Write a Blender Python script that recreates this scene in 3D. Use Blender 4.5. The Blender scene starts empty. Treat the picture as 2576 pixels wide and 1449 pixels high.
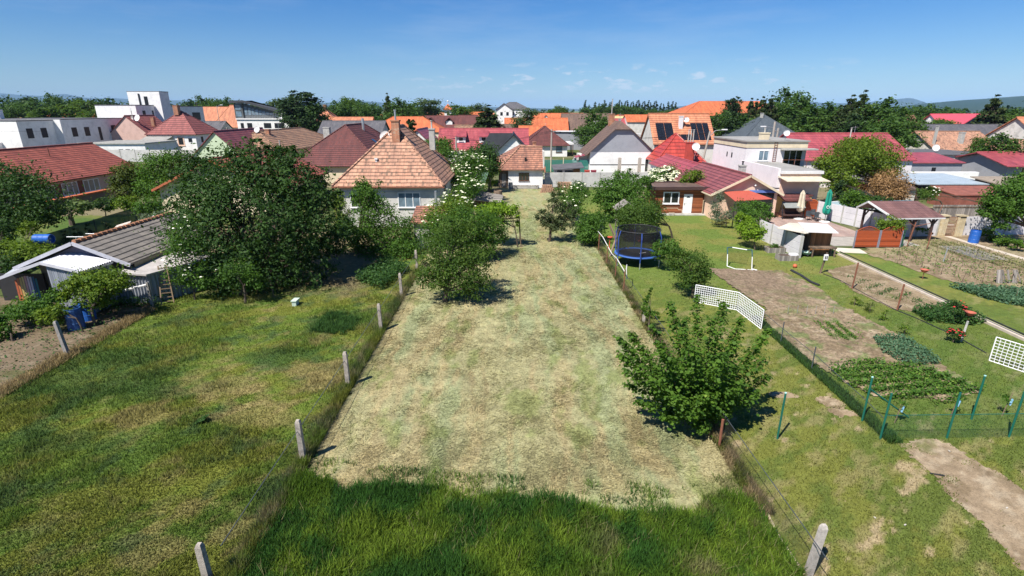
import bpy, math, random
import numpy as np
from mathutils import Vector

random.seed(7)
S = bpy.context.scene
COL = S.collection
R = math.radians

# ---------------------------------------------------------------- camera
H = 10.8; F = 1330.0; PITCH = math.atan(446.5 / F)
cd = bpy.data.cameras.new('camera'); cam = bpy.data.objects.new('camera', cd); COL.objects.link(cam)
cam.location = (0, 0, H); cam.rotation_euler = (math.pi / 2 - PITCH, 0, 0)
cd.sensor_width = 36; cd.lens = 36 * F / 2576; cd.clip_end = 60000; cd.clip_start = 0.1
S.camera = cam
# ---------------------------------------------------------------- light
SUN_EL = R(54); SDX, SDY = -0.68, -0.73            # the sun stands behind the camera, to the left
sd = bpy.data.lights.new('sun', 'SUN'); sun = bpy.data.objects.new('sun', sd); COL.objects.link(sun)
sd.energy = 5.0; sd.angle = R(0.5); sd.color = (1.0, 0.95, 0.87)
k = math.cos(SUN_EL) / math.hypot(SDX, SDY)
SUNV = Vector((SDX * k, SDY * k, math.sin(SUN_EL)))
sun.rotation_euler = (-SUNV).to_track_quat('-Z', 'Y').to_euler()
sun.location = (-30, -30, 60)
W = bpy.data.worlds.new("World"); S.world = W; W.use_nodes = True
wt = W.node_tree; wt.nodes.clear()
wo = wt.nodes.new('ShaderNodeOutputWorld'); bg = wt.nodes.new('ShaderNodeBackground')
sky = wt.nodes.new('ShaderNodeTexSky'); sky.sky_type = 'NISHITA'; sky.sun_disc = False
sky.sun_elevation = SUN_EL; sky.sun_rotation = math.atan2(SDX, SDY)
sky.air_density = 1.0; sky.dust_density = 0.1; sky.ozone_density = 6.0; sky.altitude = 200
bg.inputs['Strength'].default_value = 0.060
# thin clouds by direction: a low bank of small cumulus and faint high wisps
def wn(t, **kw):
    n = wt.nodes.new(t)
    for a, b in kw.items(): setattr(n, a, b)
    return n
def wl(a, b): wt.links.new(a, b)
tc = wn('ShaderNodeTexCoord'); sep = wn('ShaderNodeSeparateXYZ'); wl(tc.outputs['Generated'], sep.inputs[0])
def wm(op, a, b=None, clamp=False):
    n = wn('ShaderNodeMath', operation=op); n.use_clamp = clamp
    for i, v in enumerate((a, b)):
        if v is None: continue
        if isinstance(v, (int, float)): n.inputs[i].default_value = v
        else: wl(v, n.inputs[i])
    return n.outputs[0]
def wnoise(scale, mp, detail=6, rough=.55):
    m = wn('ShaderNodeMapping'); m.inputs['Scale'].default_value = mp; wl(tc.outputs['Generated'], m.inputs[0])
    n = wn('ShaderNodeTexNoise'); n.inputs['Scale'].default_value = scale; n.inputs['Detail'].default_value = detail
    n.inputs['Roughness'].default_value = rough; wl(m.outputs[0], n.inputs['Vector']); return n.outputs['Fac']
def wband(z, a, b, c, d):
    r = wn('ShaderNodeValToRGB'); e = r.color_ramp.elements
    e[0].position = a; e[0].color = (0, 0, 0, 1); e[1].position = d; e[1].color = (0, 0, 0, 1)
    x = e.new(b); x.color = (1, 1, 1, 1); x = e.new(c); x.color = (1, 1, 1, 1)
    wl(z, r.inputs[0]); return r.outputs[0]
z = sep.outputs['Z']; xx = sep.outputs['X']
azb = wband(wm('ADD', wm('MULTIPLY', xx, .5), .5), .38, .48, .66, .80)
cum = wm('MULTIPLY', wm('SUBTRACT', wnoise(26, (1, 1, 3.2)), .545, True), 10, True)
cum = wm('MULTIPLY', wm('MULTIPLY', cum, wband(z, .026, .036, .058, .085)), wm('ADD', wm('MULTIPLY', azb, .9), .12))
cir = wm('MULTIPLY', wm('SUBTRACT', wnoise(2.2, (1, 1, 7), 8, .62), .50, True), 1.6, True)
cir = wm('MULTIPLY', wm('MULTIPLY', cir, wband(z, .03, .08, .20, .36)), .45)
lowhaze = wm('MULTIPLY', wband(z, 0, .001, .012, .13), .05)
cl = wm('MAXIMUM', wm('MULTIPLY', cum, .62), wm('MAXIMUM', cir, lowhaze))
hr_ = wn('ShaderNodeValToRGB'); e = hr_.color_ramp.elements; e[0].position = .0; e[0].color = (.84, .95, 1.02, 1); e[1].position = .17; e[1].color = (.34, .74, 1.12, 1); wl(z, hr_.inputs[0])
tint = wn('ShaderNodeMix', data_type='RGBA', blend_type='MULTIPLY'); tint.inputs[0].default_value = 1; wl(sky.outputs[0], tint.inputs[6]); wl(hr_.outputs[0], tint.inputs[7])
mx = wn('ShaderNodeMix', data_type='RGBA'); wl(cl, mx.inputs[0]); wl(tint.outputs[2], mx.inputs[6]); mx.inputs[7].default_value = (8.2, 8.6, 9.4, 1)
wl(mx.outputs[2], bg.inputs[0]); wl(bg.outputs[0], wo.inputs[0])
S.view_settings.view_transform = 'Standard'; S.view_settings.look = 'None'
S.view_settings.exposure = 0.74; S.view_settings.gamma = 1
S.cycles.max_bounces = 6; S.cycles.transparent_max_bounces = 24; S.cycles.volume_bounces = 0
S.cycles.use_denoising = True

# ---------------------------------------------------------------- where things stand
def ray(px, py):
    u = px - 1288; v = py - 724.5
    return u, F * math.cos(PITCH) - v * math.sin(PITCH), -(F * math.sin(PITCH) + v * math.cos(PITCH))
def G(px, py, z=0.0):                 # the place at height z
    a, b, c = ray(px, py); t = (z - H) / c
    return (a * t, b * t)
def AT(px, py, Y):                    # the point at distance Y
    a, b, c = ray(px, py); t = Y / b
    return (a * t, Y, H + c * t)
# ---------------------------------------------------------------- tagging, linking
LOC = {}
def tag(o, label=None, cat=None, group=None, kind=None):
    if label: o['label'] = label
    if cat: o['category'] = cat
    if group: o['group'] = group
    if kind: o['kind'] = kind
    return o
def thing(name, label, cat, x=0, y=0, z=0, group=None):
    o = bpy.data.objects.new(name, None); COL.objects.link(o); o.location = (x, y, z); o.empty_display_size = .2
    LOC[o.name] = Vector((x, y, z)); tag(o, label, cat, group); return o
class MB:
    def __init__(s): s.v = []; s.f = []; s.m = []; s.cur = 0
    def add(s, vs, fs):
        b = len(s.v); s.v += [tuple(q) for q in vs]; s.f += [tuple(b + i for i in f) for f in fs]; s.m += [s.cur] * len(fs); return s
    def box(s, x0, x1, y0, y1, z0, z1):
        return s.add([(x0, y0, z0), (x1, y0, z0), (x1, y1, z0), (x0, y1, z0), (x0, y0, z1), (x1, y0, z1), (x1, y1, z1), (x0, y1, z1)],
                     [(3, 2, 1, 0), (4, 5, 6, 7), (0, 1, 5, 4), (1, 2, 6, 5), (2, 3, 7, 6), (3, 0, 4, 7)])
    def poly(s, pts): return s.add(pts, [tuple(range(len(pts)))])
    def tube(s, p0, p1, r0, r1=None, n=6, cap=True):
        r1 = r0 if r1 is None else r1; p0 = Vector(p0); p1 = Vector(p1); d = (p1 - p0)
        if d.length < 1e-6: return s
        d.normalize(); a = d.orthogonal().normalized(); b = d.cross(a); vs = []
        for p, r in ((p0, r0), (p1, r1)):
            for i in range(n):
                t = 2 * math.pi * i / n; vs.append(p + (a * math.cos(t) + b * math.sin(t)) * r)
        fs = [(i, (i + 1) % n, n + (i + 1) % n, n + i) for i in range(n)]
        if cap: fs += [tuple(reversed(range(n))), tuple(range(n, 2 * n))]
        return s.add(vs, fs)
    def path(s, pts, r, r2=None, n=6):
        m = len(pts) - 1
        for i in range(m):
            a = r + ((r2 if r2 is not None else r) - r) * i / m; b = r + ((r2 if r2 is not None else r) - r) * (i + 1) / m
            s.tube(pts[i], pts[i + 1], a, b, n)
        return s
    def bar(s, p0, p1, w, h):        # box bar between two points
        p0 = Vector(p0); p1 = Vector(p1); d = (p1 - p0).normalized()
        a = d.cross(Vector((0, 0, 1)))
        a = a.normalized() if a.length > 1e-3 else Vector((1, 0, 0)); b = a.cross(d); a = a * w / 2; b = b * h / 2
        vs = [p0 - a - b, p0 + a - b, p0 + a + b, p0 - a + b, p1 - a - b, p1 + a - b, p1 + a + b, p1 - a + b]
        return s.add(vs, [(3, 2, 1, 0), (4, 5, 6, 7), (0, 1, 5, 4), (1, 2, 6, 5), (2, 3, 7, 6), (3, 0, 4, 7)])
    def ball(s, c, r, n=10, sz=1.0):
        vs = []; fs = []; m = n // 2 + 1
        for j in range(m + 1):
            t = math.pi * j / m
            for i in range(n):
                p = 2 * math.pi * i / n; vs.append((c[0] + r * math.sin(t) * math.cos(p), c[1] + r * math.sin(t) * math.sin(p), c[2] + r * sz * math.cos(t)))
        for j in range(m):
            for i in range(n): fs.append((j * n + i, (j + 1) * n + i, (j + 1) * n + (i + 1) % n, j * n + (i + 1) % n))
        return s.add(vs, fs)
    def lathe(s, c, prof, n=16, sweep=None):
        vs = []; fs = []
        for r, zz in prof:
            for i in range(n):
                p = 2 * math.pi * i / n; vs.append((c[0] + r * math.cos(p), c[1] + r * math.sin(p), c[2] + zz))
        for j in range(len(prof) - 1):
            for i in range(n): fs.append((j * n + i, j * n + (i + 1) % n, (j + 1) * n + (i + 1) % n, (j + 1) * n + i))
        return s.add(vs, fs)
    def shell(s, polys, t=.14):      # roof planes with thickness
        key = lambda p: (round(p[0], 3), round(p[1], 3), round(p[2], 3)); cnt = {}
        for P in polys:
            s.poly(P); s.poly([(q[0], q[1], q[2] - t) for q in reversed(P)])
            for i in range(len(P)):
                a, b = P[i], P[(i + 1) % len(P)]; k_ = frozenset((key(a), key(b))); cnt.setdefault(k_, []).append((a, b))
        for k_, e in cnt.items():
            if len(e) == 1:
                a, b = e[0]; s.poly([b, a, (a[0], a[1], a[2] - t), (b[0], b[1], b[2] - t)])
        return s
    def build(s, name, mat, parent=None, smooth=False):
        off = Vector((0, 0, 0)); p = parent
        while p is not None:
            off = LOC.get(p.name, off); p = p.parent
        me = bpy.data.meshes.new(name); vs = [(q[0] - off[0], q[1] - off[1], q[2] - off[2]) for q in s.v]
        me.from_pydata(vs, [], s.f)
        for m_ in (mat if isinstance(mat, (list, tuple)) else [mat]): me.materials.append(m_)
        me.polygons.foreach_set('material_index', s.m)
        uv = me.uv_layers.new(name='UVMap'); Z = Vector((0, 0, 1)); d = uv.data
        for pl in me.polygons:
            n = pl.normal
            if abs(n.z) > .995: t = Vector((1, 0, 0)); b = Vector((0, 1, 0))
            else: t = Z.cross(n).normalized(); b = n.cross(t)
            for li in pl.loop_indices:
                c = Vector(s.v[me.loops[li].vertex_index]); d[li].uv = (c.dot(t), c.dot(b))
        if smooth: me.polygons.foreach_set('use_smooth', [True] * len(me.polygons))
        me.update(); o = bpy.data.objects.new(name, me); COL.objects.link(o)
        if parent is not None: o.parent = parent
        return o
def dup(src, x, y, z=None, label=None, group=None, rot=0, sc=1):      # a copy of a thing with its parts
    r = src.copy(); COL.objects.link(r)
    r.location = (x, y, src.location.z if z is None else z); r.rotation_euler = (0, 0, rot)
    r.scale = (sc, sc, sc) if isinstance(sc, (int, float)) else sc
    if label: r['label'] = label
    if group: r['group'] = group
    for ch in src.children:
        c = ch.copy(); COL.objects.link(c); c.parent = r
        for g in ch.children: e = g.copy(); COL.objects.link(e); e.parent = c
    LOC[r.name] = Vector(r.location); return r

# ---------------------------------------------------------------- materials
class NT:
    def __init__(s, name):
        s.m = bpy.data.materials.new(name); s.m.use_nodes = True; s.t = s.m.node_tree; s.t.nodes.clear()
        s.o = s.n('ShaderNodeOutputMaterial'); s.b = s.n('ShaderNodeBsdfPrincipled'); s.l(s.b.outputs[0], s.o.inputs[0])
    def n(s, t, **kw):
        x = s.t.nodes.new(t)
        for a, b in kw.items(): setattr(x, a, b)
        return x
    def l(s, a, b): s.t.links.new(a, b)
    def put(s, v, i):
        if isinstance(v, (int, float)): i.default_value = v
        elif isinstance(v, (tuple, list)): i.default_value = tuple(v) + ((1,) if len(v) == 3 and len(i.default_value) == 4 else ())
        else: s.l(v, i)
    def math(s, op, a, b=None, clamp=False):
        x = s.n('ShaderNodeMath', operation=op); x.use_clamp = clamp; s.put(a, x.inputs[0])
        if b is not None: s.put(b, x.inputs[1])
        return x.outputs[0]
    def mix(s, f, a, b, mode='MIX'):
        x = s.n('ShaderNodeMix', data_type='RGBA', blend_type=mode); s.put(f, x.inputs[0]); s.put(a, x.inputs[6]); s.put(b, x.inputs[7]); return x.outputs[2]
    def noise(s, scale, vec=None, detail=4, rough=.55, dist=0, stretch=None):
        x = s.n('ShaderNodeTexNoise'); x.inputs['Scale'].default_value = scale; x.inputs['Detail'].default_value = detail
        x.inputs['Roughness'].default_value = rough; x.inputs['Distortion'].default_value = dist
        if vec is None: vec = s.geo()
        if stretch:
            m = s.n('ShaderNodeMapping'); m.inputs['Scale'].default_value = stretch; s.l(vec, m.inputs[0]); vec = m.outputs[0]
        s.l(vec, x.inputs['Vector']); return x.outputs['Fac']
    def geo(s):
        if not hasattr(s, 'g'): s.g = s.n('ShaderNodeNewGeometry')
        return s.g.outputs['Position']
    def uv(s):
        if not hasattr(s, 'u'):
            s.u = s.n('ShaderNodeUVMap'); s.us = s.n('ShaderNodeSeparateXYZ'); s.l(s.u.outputs[0], s.us.inputs[0])
        return s.u.outputs[0], s.us.outputs[0], s.us.outputs[1]
    def ramp(s, f, a, b, x0=.3, x1=.7):
        r = s.n('ShaderNodeMapRange'); r.inputs[1].default_value = x0; r.inputs[2].default_value = x1; r.clamp = True
        s.put(f, r.inputs[0]); return s.mix(r.outputs[0], a, b)
    def bump(s, h, st=.3, d=.02):
        x = s.n('ShaderNodeBump'); x.inputs['Strength'].default_value = st; x.inputs['Distance'].default_value = d
        s.l(h, x.inputs['Height']); s.l(x.outputs[0], s.b.inputs['Normal'])
    def done(s, col, rough=.8, metal=0, spec=.4):
        s.put(col, s.b.inputs['Base Color']); s.put(rough, s.b.inputs['Roughness']); s.b.inputs['Metallic'].default_value = metal
        s.b.inputs['Specular IOR Level'].default_value = spec; return s.m
def sc3(c, k_): return tuple(min(1, x * k_) for x in c)
MC = {}
def plain(name, c, rough=.75, var=.25, scale=1.5, metal=0, bump=.15, spec=.4):
    if name in MC: return MC[name]
    t = NT(name); a = t.noise(scale, detail=6, rough=.6); b = t.noise(scale * 9, detail=3)
    f = t.math('ADD', t.math('MULTIPLY', a, .65), t.math('MULTIPLY', b, .35))
    col = t.ramp(f, sc3(c, 1 - var), sc3(c, 1 + var * .6), .35, .65); t.bump(b, bump, .02)
    MC[name] = t.done(col, rough, metal, spec); return MC[name]
def stucco(name, c, dirt=.35, plinth=None):
    if name in MC: return MC[name]
    t = NT(name); a = t.noise(.8, detail=7, rough=.65); s_ = t.noise(2.2, detail=5, stretch=(1, 1, .25)); b = t.noise(30, detail=3)
    col = t.ramp(a, sc3(c, 1 - dirt), c, .30, .55); col = t.mix(t.math('MULTIPLY', t.math('SUBTRACT', s_, .5, True), dirt * 2, True), col, sc3(c, .45))
    t.bump(b, .25, .01); MC[name] = t.done(col, .9, 0, .2); return MC[name]
def tiles(name, c1, c2, c3=None, row=.35, colw=.24, line=.55, var=1.0, rough=.75, moss=.5, gap_shade=.14, mscale=.5, bump=.5):
    if name in MC: return MC[name]
    t = NT(name); uv, u, v = t.uv(); ru = t.math('DIVIDE', u, colw); rv = t.math('DIVIDE', v, row)
    wob = t.math('MULTIPLY', t.math('SUBTRACT', t.noise(1.1, detail=3), .5), .25 if c3 else .06); rv = t.math('ADD', rv, wob)
    fu = t.math('FLOOR', ru); fv = t.math('FLOOR', rv); xu = t.math('FRACT', ru); xv = t.math('FRACT', rv)
    cb = t.n('ShaderNodeCombineXYZ'); t.l(fu, cb.inputs[0]); t.l(fv, cb.inputs[1])
    wnz = t.n('ShaderNodeTexWhiteNoise', noise_dimensions='2D'); t.l(cb.outputs[0], wnz.inputs['Vector']); h = wnz.outputs['Value']
    big = t.noise(mscale, detail=6, rough=.65)
    f = t.math('ADD', t.math('MULTIPLY', h, .5 * var), t.math('MULTIPLY', big, .6))
    col = t.ramp(f, c1, c2, .25, .85)
    if c3:
        pa = t.noise(1.7, detail=5, rough=.7); pm = t.math('MULTIPLY', t.math('SUBTRACT', t.math('ADD', pa, t.math('MULTIPLY', h, .28)), .67, True), 7, True)
        col = t.mix(t.math('MULTIPLY', pm, moss), col, c3)
    sn = t.noise(1.0, vec=uv, detail=6, rough=.7, stretch=(1.1, .22, 1)); col = t.mix(1, col, t.ramp(sn, (.70, .70, .72), (1.12, 1.10, 1.06), .36, .62), 'MULTIPLY')
    ln = t.math('LESS_THAN', xv, gap_shade); ln2 = t.math('MULTIPLY', t.math('LESS_THAN', xu, .12), .35)
    col = t.mix(t.math('MULTIPLY', t.math('MAXIMUM', ln, ln2), line), col, sc3(c1, .12))  # dark course lines: joints, plus shade under the tile steps painted into the colour
    hgt = t.math('ADD', t.math('MULTIPLY', t.math('SUBTRACT', 1, xv), 1.0), t.math('MULTIPLY', t.math('SINE', t.math('MULTIPLY', ru, 6.2832)), .3))
    t.bump(hgt, bump, .04); MC[name] = t.done(col, rough, 0, .35); return MC[name]
def seam(name, c, pitch=.5, rough=.4, horiz=False, metal=0, dark=.5, w=.1):
    if name in MC: return MC[name]
    t = NT(name); uv, u, v = t.uv(); x = t.math('FRACT', t.math('DIVIDE', v if horiz else u, pitch)); ln = t.math('LESS_THAN', x, w)
    col = t.ramp(t.noise(.7, detail=5), sc3(c, .85), sc3(c, 1.12)); col = t.mix(t.math('MULTIPLY', ln, dark), col, sc3(c, .35))
    t.bump(t.math('SINE', t.math('MULTIPLY', t.math('DIVIDE', v if horiz else u, pitch), 6.2832)), .35, .03)
    MC[name] = t.done(col, rough, metal, .4); return MC[name]
def wood(name, c, pitch=.14, horiz=True, dark=.6, var=.35):
    if name in MC: return MC[name]
    t = NT(name); uv, u, v = t.uv(); q = t.math('DIVIDE', v if horiz else u, pitch); x = t.math('FRACT', q)
    wz = t.n('ShaderNodeTexWhiteNoise', noise_dimensions='1D'); t.l(t.math('FLOOR', q), wz.inputs['W'])
    g = t.noise(4, detail=5, vec=uv, stretch=(.4, 6, 1) if horiz else (6, .4, 1))
    f = t.math('ADD', t.math('MULTIPLY', wz.outputs['Value'], .5), t.math('MULTIPLY', g, .5)); col = t.ramp(f, sc3(c, 1 - var), sc3(c, 1 + var), .3, .75)
    col = t.mix(t.math('MULTIPLY', t.math('LESS_THAN', x, .14), dark), col, sc3(c, .2)); t.bump(x, .3, .02)
    MC[name] = t.done(col, .7, 0, .3); return MC[name]
def glass(name='window_glass', c=(.02, .025, .03)):
    if name in MC: return MC[name]
    t = NT(name); MC[name] = t.done(t.ramp(t.noise(1.2), c, sc3(c, 2.2)), .08, 0, .8); return MC[name]
def leafm(name, a, b, c, trans=.35):
    if name in MC: return MC[name]
    t = NT(name); at = t.n('ShaderNodeAttribute'); at.attribute_name = 'rv'; r = t.n('ShaderNodeValToRGB'); e = r.color_ramp.elements
    e[0].color = a + (1,); e[1].color = c + (1,); m = e.new(.5); m.color = b + (1,); e[0].position = .12; e[1].position = .9; t.l(at.outputs['Fac'], r.inputs[0])
    t.done(r.outputs[0], .6, 0, .18); tr = t.n('ShaderNodeBsdfTranslucent'); t.l(t.mix(1, r.outputs[0], (1.5, 1.5, .7), 'MULTIPLY'), tr.inputs[0])
    ms = t.n('ShaderNodeMixShader'); ms.inputs[0].default_value = trans; t.l(t.b.outputs[0], ms.inputs[1]); t.l(tr.outputs[0], ms.inputs[2]); t.l(ms.outputs[0], t.o.inputs[0])
    MC[name] = t.m; return t.m
def colm(name, rough=.9, fine=25, amp=.5, trans=0, bump=.5, coarse=3.0):
    if name in MC: return MC[name]
    t = NT(name); at = t.n('ShaderNodeAttribute'); at.attribute_name = 'Col'; col = at.outputs['Color']
    if amp:
        f = t.math('ADD', t.math('MULTIPLY', t.noise(fine, detail=4, rough=.7), .6), t.math('MULTIPLY', t.noise(coarse, detail=5, rough=.65), .4))
        col = t.mix(1, col, t.ramp(f, (1 - amp,) * 3, (1 + amp * .8,) * 3, .38, .62), 'MULTIPLY'); t.bump(f, bump, .08)
    t.done(col, rough, 0, .15)
    if trans:
        tr = t.n('ShaderNodeBsdfTranslucent'); t.l(col, tr.inputs[0]); ms = t.n('ShaderNodeMixShader'); ms.inputs[0].default_value = trans
        t.l(t.b.outputs[0], ms.inputs[1]); t.l(tr.outputs[0], ms.inputs[2]); t.l(ms.outputs[0], t.o.inputs[0])
    MC[name] = t.m; return t.m
def netm(name, c, alpha, rough=.8):
    if name in MC: return MC[name]
    t = NT(name); t.done(c, rough); tr = t.n('ShaderNodeBsdfTransparent'); ms = t.n('ShaderNodeMixShader')
    f = t.math('ADD', t.math('MULTIPLY', t.math('SUBTRACT', t.noise(2), .5), .3 * alpha), alpha, True)
    t.l(f, ms.inputs[0]); t.l(tr.outputs[0], ms.inputs[1]); t.l(t.b.outputs[0], ms.inputs[2]); t.l(ms.outputs[0], t.o.inputs[0]); MC[name] = t.m; return t.m

# ---------------------------------------------------------------- numpy noise and big meshes
def vnoise(x, y, seed=0):
    xi = np.floor(x).astype(np.int64); yi = np.floor(y).astype(np.int64); fx = x - xi; fy = y - yi
    fx = fx * fx * (3 - 2 * fx); fy = fy * fy * (3 - 2 * fy)
    def h(a, b):
        n = (a * 374761393 + b * 668265263 + seed * 1442695041) & 0x7fffffff; n = ((n ^ (n >> 13)) * 1274126177) & 0x7fffffff
        return ((n ^ (n >> 16)) & 0xffff) / 65535.0
    return (h(xi, yi) * (1 - fx) + h(xi + 1, yi) * fx) * (1 - fy) + (h(xi, yi + 1) * (1 - fx) + h(xi + 1, yi + 1) * fx) * fy
def fbm(x, y, s, seed=0, o=6):
    r = 0; a = .5; t = 0
    for i in range(o): r = r + a * vnoise(x / s * 2 ** i, y / s * 2 ** i, seed + i * 17); t += a; a *= .62
    return r / t
def sstep(x, a, b): t = np.clip((x - a) / (b - a), 0, 1); return t * t * (3 - 2 * t)
def mixc(a, b, f): return a * (1 - f[..., None]) + np.array(b) * f[..., None]
def inpoly(x, y, poly):
    c = np.zeros(x.shape, bool); n = len(poly)
    for i in range(n):
        x0, y0 = poly[i]; x1, y1 = poly[(i + 1) % n]
        if y0 == y1: continue
        k_ = ((y0 > y) != (y1 > y)) & (x < (x1 - x0) * (y - y0) / (y1 - y0) + x0); c ^= k_
    return c
def npmesh(name, V, Fc, mat, attr=None, col=None, parent=None, uv=None):
    """V (n,3), Fc (m,k) faces of k corners, attr: one value per face, col: rgb per vertex"""
    me = bpy.data.meshes.new(name); m, k_ = Fc.shape; me.vertices.add(len(V)); me.vertices.foreach_set('co', V.astype(np.float32).ravel())
    me.loops.add(m * k_); me.loops.foreach_set('vertex_index', Fc.astype(np.int32).ravel()); me.polygons.add(m)
    me.polygons.foreach_set('loop_start', np.arange(0, m * k_, k_, dtype=np.int32)); me.polygons.foreach_set('loop_total', np.full(m, k_, dtype=np.int32))
    me.update(calc_edges=True)
    if attr is not None: a = me.attributes.new('rv', 'FLOAT', 'FACE'); a.data.foreach_set('value', attr.astype(np.float32))
    if col is not None:
        a = me.color_attributes.new('Col', 'FLOAT_COLOR', 'POINT'); c = np.ones((len(V), 4), np.float32); c[:, :3] = col; a.data.foreach_set('color', c.ravel())
    me.materials.append(mat); me.validate(); o = bpy.data.objects.new(name, me); COL.objects.link(o)
    if parent is not None: o.parent = parent
    return o
def sheet(name, poly, z, res, cf, mat, rag=.25, kind='structure', bumpy=0, fy=1.0):
    xs = [p[0] for p in poly]; ys = [p[1] for p in poly]
    nx = int((max(xs) - min(xs)) / res) + 3; ny = int((max(ys) - min(ys)) / (res * fy)) + 3
    gx = min(xs) - res + np.arange(nx) * res; gy = min(ys) - res + np.arange(ny) * res * fy; X, Y = np.meshgrid(gx, gy)
    dx = (fbm(X, Y, .9, 3) - .5) * 2 * rag * 2; dy = (fbm(X, Y, .9, 9) - .5) * 2 * rag * 2
    c = cf(X, Y); Zz = z + (fbm(X, Y, 1.2, 5) * bumpy if bumpy else X * 0)
    V = np.stack([X, Y, Zz], -1).reshape(-1, 3); cx = (X + dx)[:-1, :-1] + res / 2; cy = (Y + dy)[:-1, :-1] + res / 2
    ok = inpoly(cx, cy, poly).ravel(); i = (np.arange(ny - 1)[:, None] * nx + np.arange(nx - 1)[None, :]).ravel()[ok]
    Fc = np.stack([i, i + 1, i + nx + 1, i + nx], -1); used = np.unique(Fc); mp = np.zeros(nx * ny, np.int64); mp[used] = np.arange(len(used))
    o = npmesh(name, V[used], mp[Fc], mat, col=c.reshape(-1, 3)[used]); tag(o, kind=kind); return o
def blades(name, x, y, z, hgt, wid, lean, cols, mat, seed=1, label=None, cat=None, lie=0.0, flow=None):
    """grass blades: bent two-piece strips standing (or lying) at x, y"""
    rg = np.random.default_rng(seed); n = len(x); a = rg.uniform(0, 2 * np.pi, n); b = a + rg.uniform(-1, 1, n)
    if flow is not None: b = flow + rg.normal(size=n) * .9; a = b
    h = hgt * rg.uniform(.55, 1.15, n); L = lean * rg.uniform(.2, 1.3, n)
    px_ = -np.sin(a); py_ = np.cos(a); dx = np.cos(b) * L * h; dy = np.sin(b) * L * h; up = h * np.sqrt(np.clip(1 - (L * .9) ** 2, .02, 1)) * (1 - lie); w = wid * rg.uniform(.7, 1.3, n) / 2
    zz = np.full(n, z) if np.isscalar(z) else z
    B = np.stack([x, y, zz], -1); P = np.stack([px_ * w, py_ * w, w * 0], -1)
    Mi = B + np.stack([dx * .4, dy * .4, up * .6], -1); T = B + np.stack([dx, dy, up], -1)
    V = np.stack([B - P, B + P, Mi + P * .8, Mi - P * .8, T + P * .15, T - P * .15], 1).reshape(-1, 3)
    i = np.arange(n)[:, None] * 6; Fc = np.concatenate([i + np.array([[0, 1, 2, 3]]), i + np.array([[3, 2, 4, 5]])], 0)
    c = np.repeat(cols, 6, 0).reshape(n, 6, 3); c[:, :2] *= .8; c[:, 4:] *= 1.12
    o = npmesh(name, V, Fc, mat, col=np.clip(c, 0, 1).reshape(-1, 3)); tag(o, label, cat, kind='stuff'); return o
def scatter(n, poly, seed, fall=0.0):
    rg = np.random.default_rng(seed); xs = [p[0] for p in poly]; ys = [p[1] for p in poly]; ox = []; oy = []; c = 0
    y0, y1 = min(ys), max(ys)
    while c < n:
        x = rg.uniform(min(xs), max(xs), n * 2); u = rg.uniform(0, 1, n * 2)
        if fall:                      # denser where near
            e = 1 - fall; y = (y0 ** e + u * (y1 ** e - y0 ** e)) ** (1 / e)
        else: y = y0 + u * (y1 - y0)
        k_ = inpoly(x, y, poly); ox.append(x[k_]); oy.append(y[k_]); c += int(k_.sum())
    return np.concatenate(ox)[:n], np.concatenate(oy)[:n]

# ---------------------------------------------------------------- trees
def leaves(blobs, n, size, seed=1, clump=.3, up=.5, tall=1.6, shell=.45):
    """blobs: (x,y,z,rx,ry,rz[,weight]) -> leaf quads in clumps through the volume"""
    rg = np.random.default_rng(seed); Vs = []; rv = []; tot = sum((b[6] if len(b) > 6 else 1) * (b[3] * b[4] * b[5]) ** .67 for b in blobs)
    for b in blobs:
        w = (b[6] if len(b) > 6 else 1) * (b[3] * b[4] * b[5]) ** .67 / tot; m = max(8, int(n * w)); R_ = (b[3] * b[4] * b[5]) ** (1 / 3)
        k_ = max(3, int(m / 55) + 2); d = rg.normal(size=(k_, 3)); d /= np.linalg.norm(d, axis=1)[:, None]
        rad = rg.uniform(shell ** 3, 1, k_) ** (1 / 3) * rg.uniform(.86, 1.12, k_); C = d * rad[:, None] * np.array([b[3], b[4], b[5]])
        ci = rg.integers(0, k_, m); off = rg.normal(size=(m, 3)) * clump * R_ * np.array([1, 1, .7]) * rg.uniform(.5, 1.1, k_)[ci][:, None]
        P = C[ci] + off; out = P / (np.linalg.norm(P / np.array([b[3], b[4], b[5]]), axis=1)[:, None] + .2) / R_
        nr = out * .55 + np.array([0, 0, up]) + rg.normal(size=(m, 3)) * .55; nr /= np.linalg.norm(nr, axis=1)[:, None]
        t = rg.normal(size=(m, 3)) + np.array([0, 0, -.35]); t -= (t * nr).sum(1)[:, None] * nr; t /= np.linalg.norm(t, axis=1)[:, None]; s_ = np.cross(nr, t)
        sz = size * rg.uniform(.55, 1.3, m)[:, None]; P = P + np.array(b[:3])
        q = np.stack([P - t * sz * .5, P + s_ * sz * .5 / tall + nr * sz * .1, P + t * sz * .55, P - s_ * sz * .5 / tall + nr * sz * .1], 1); Vs.append(q.reshape(-1, 3))
        rv.append(np.clip(rg.uniform(0, 1, k_)[ci] * .55 + rg.uniform(0, 1, m) * .45, 0, 1))
    V = np.concatenate(Vs); rv = np.concatenate(rv); return V, np.arange(len(V)).reshape(-1, 4), rv
BARK = plain('bark', (.10, .075, .055), .9, .4, 6, bump=.6)
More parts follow.
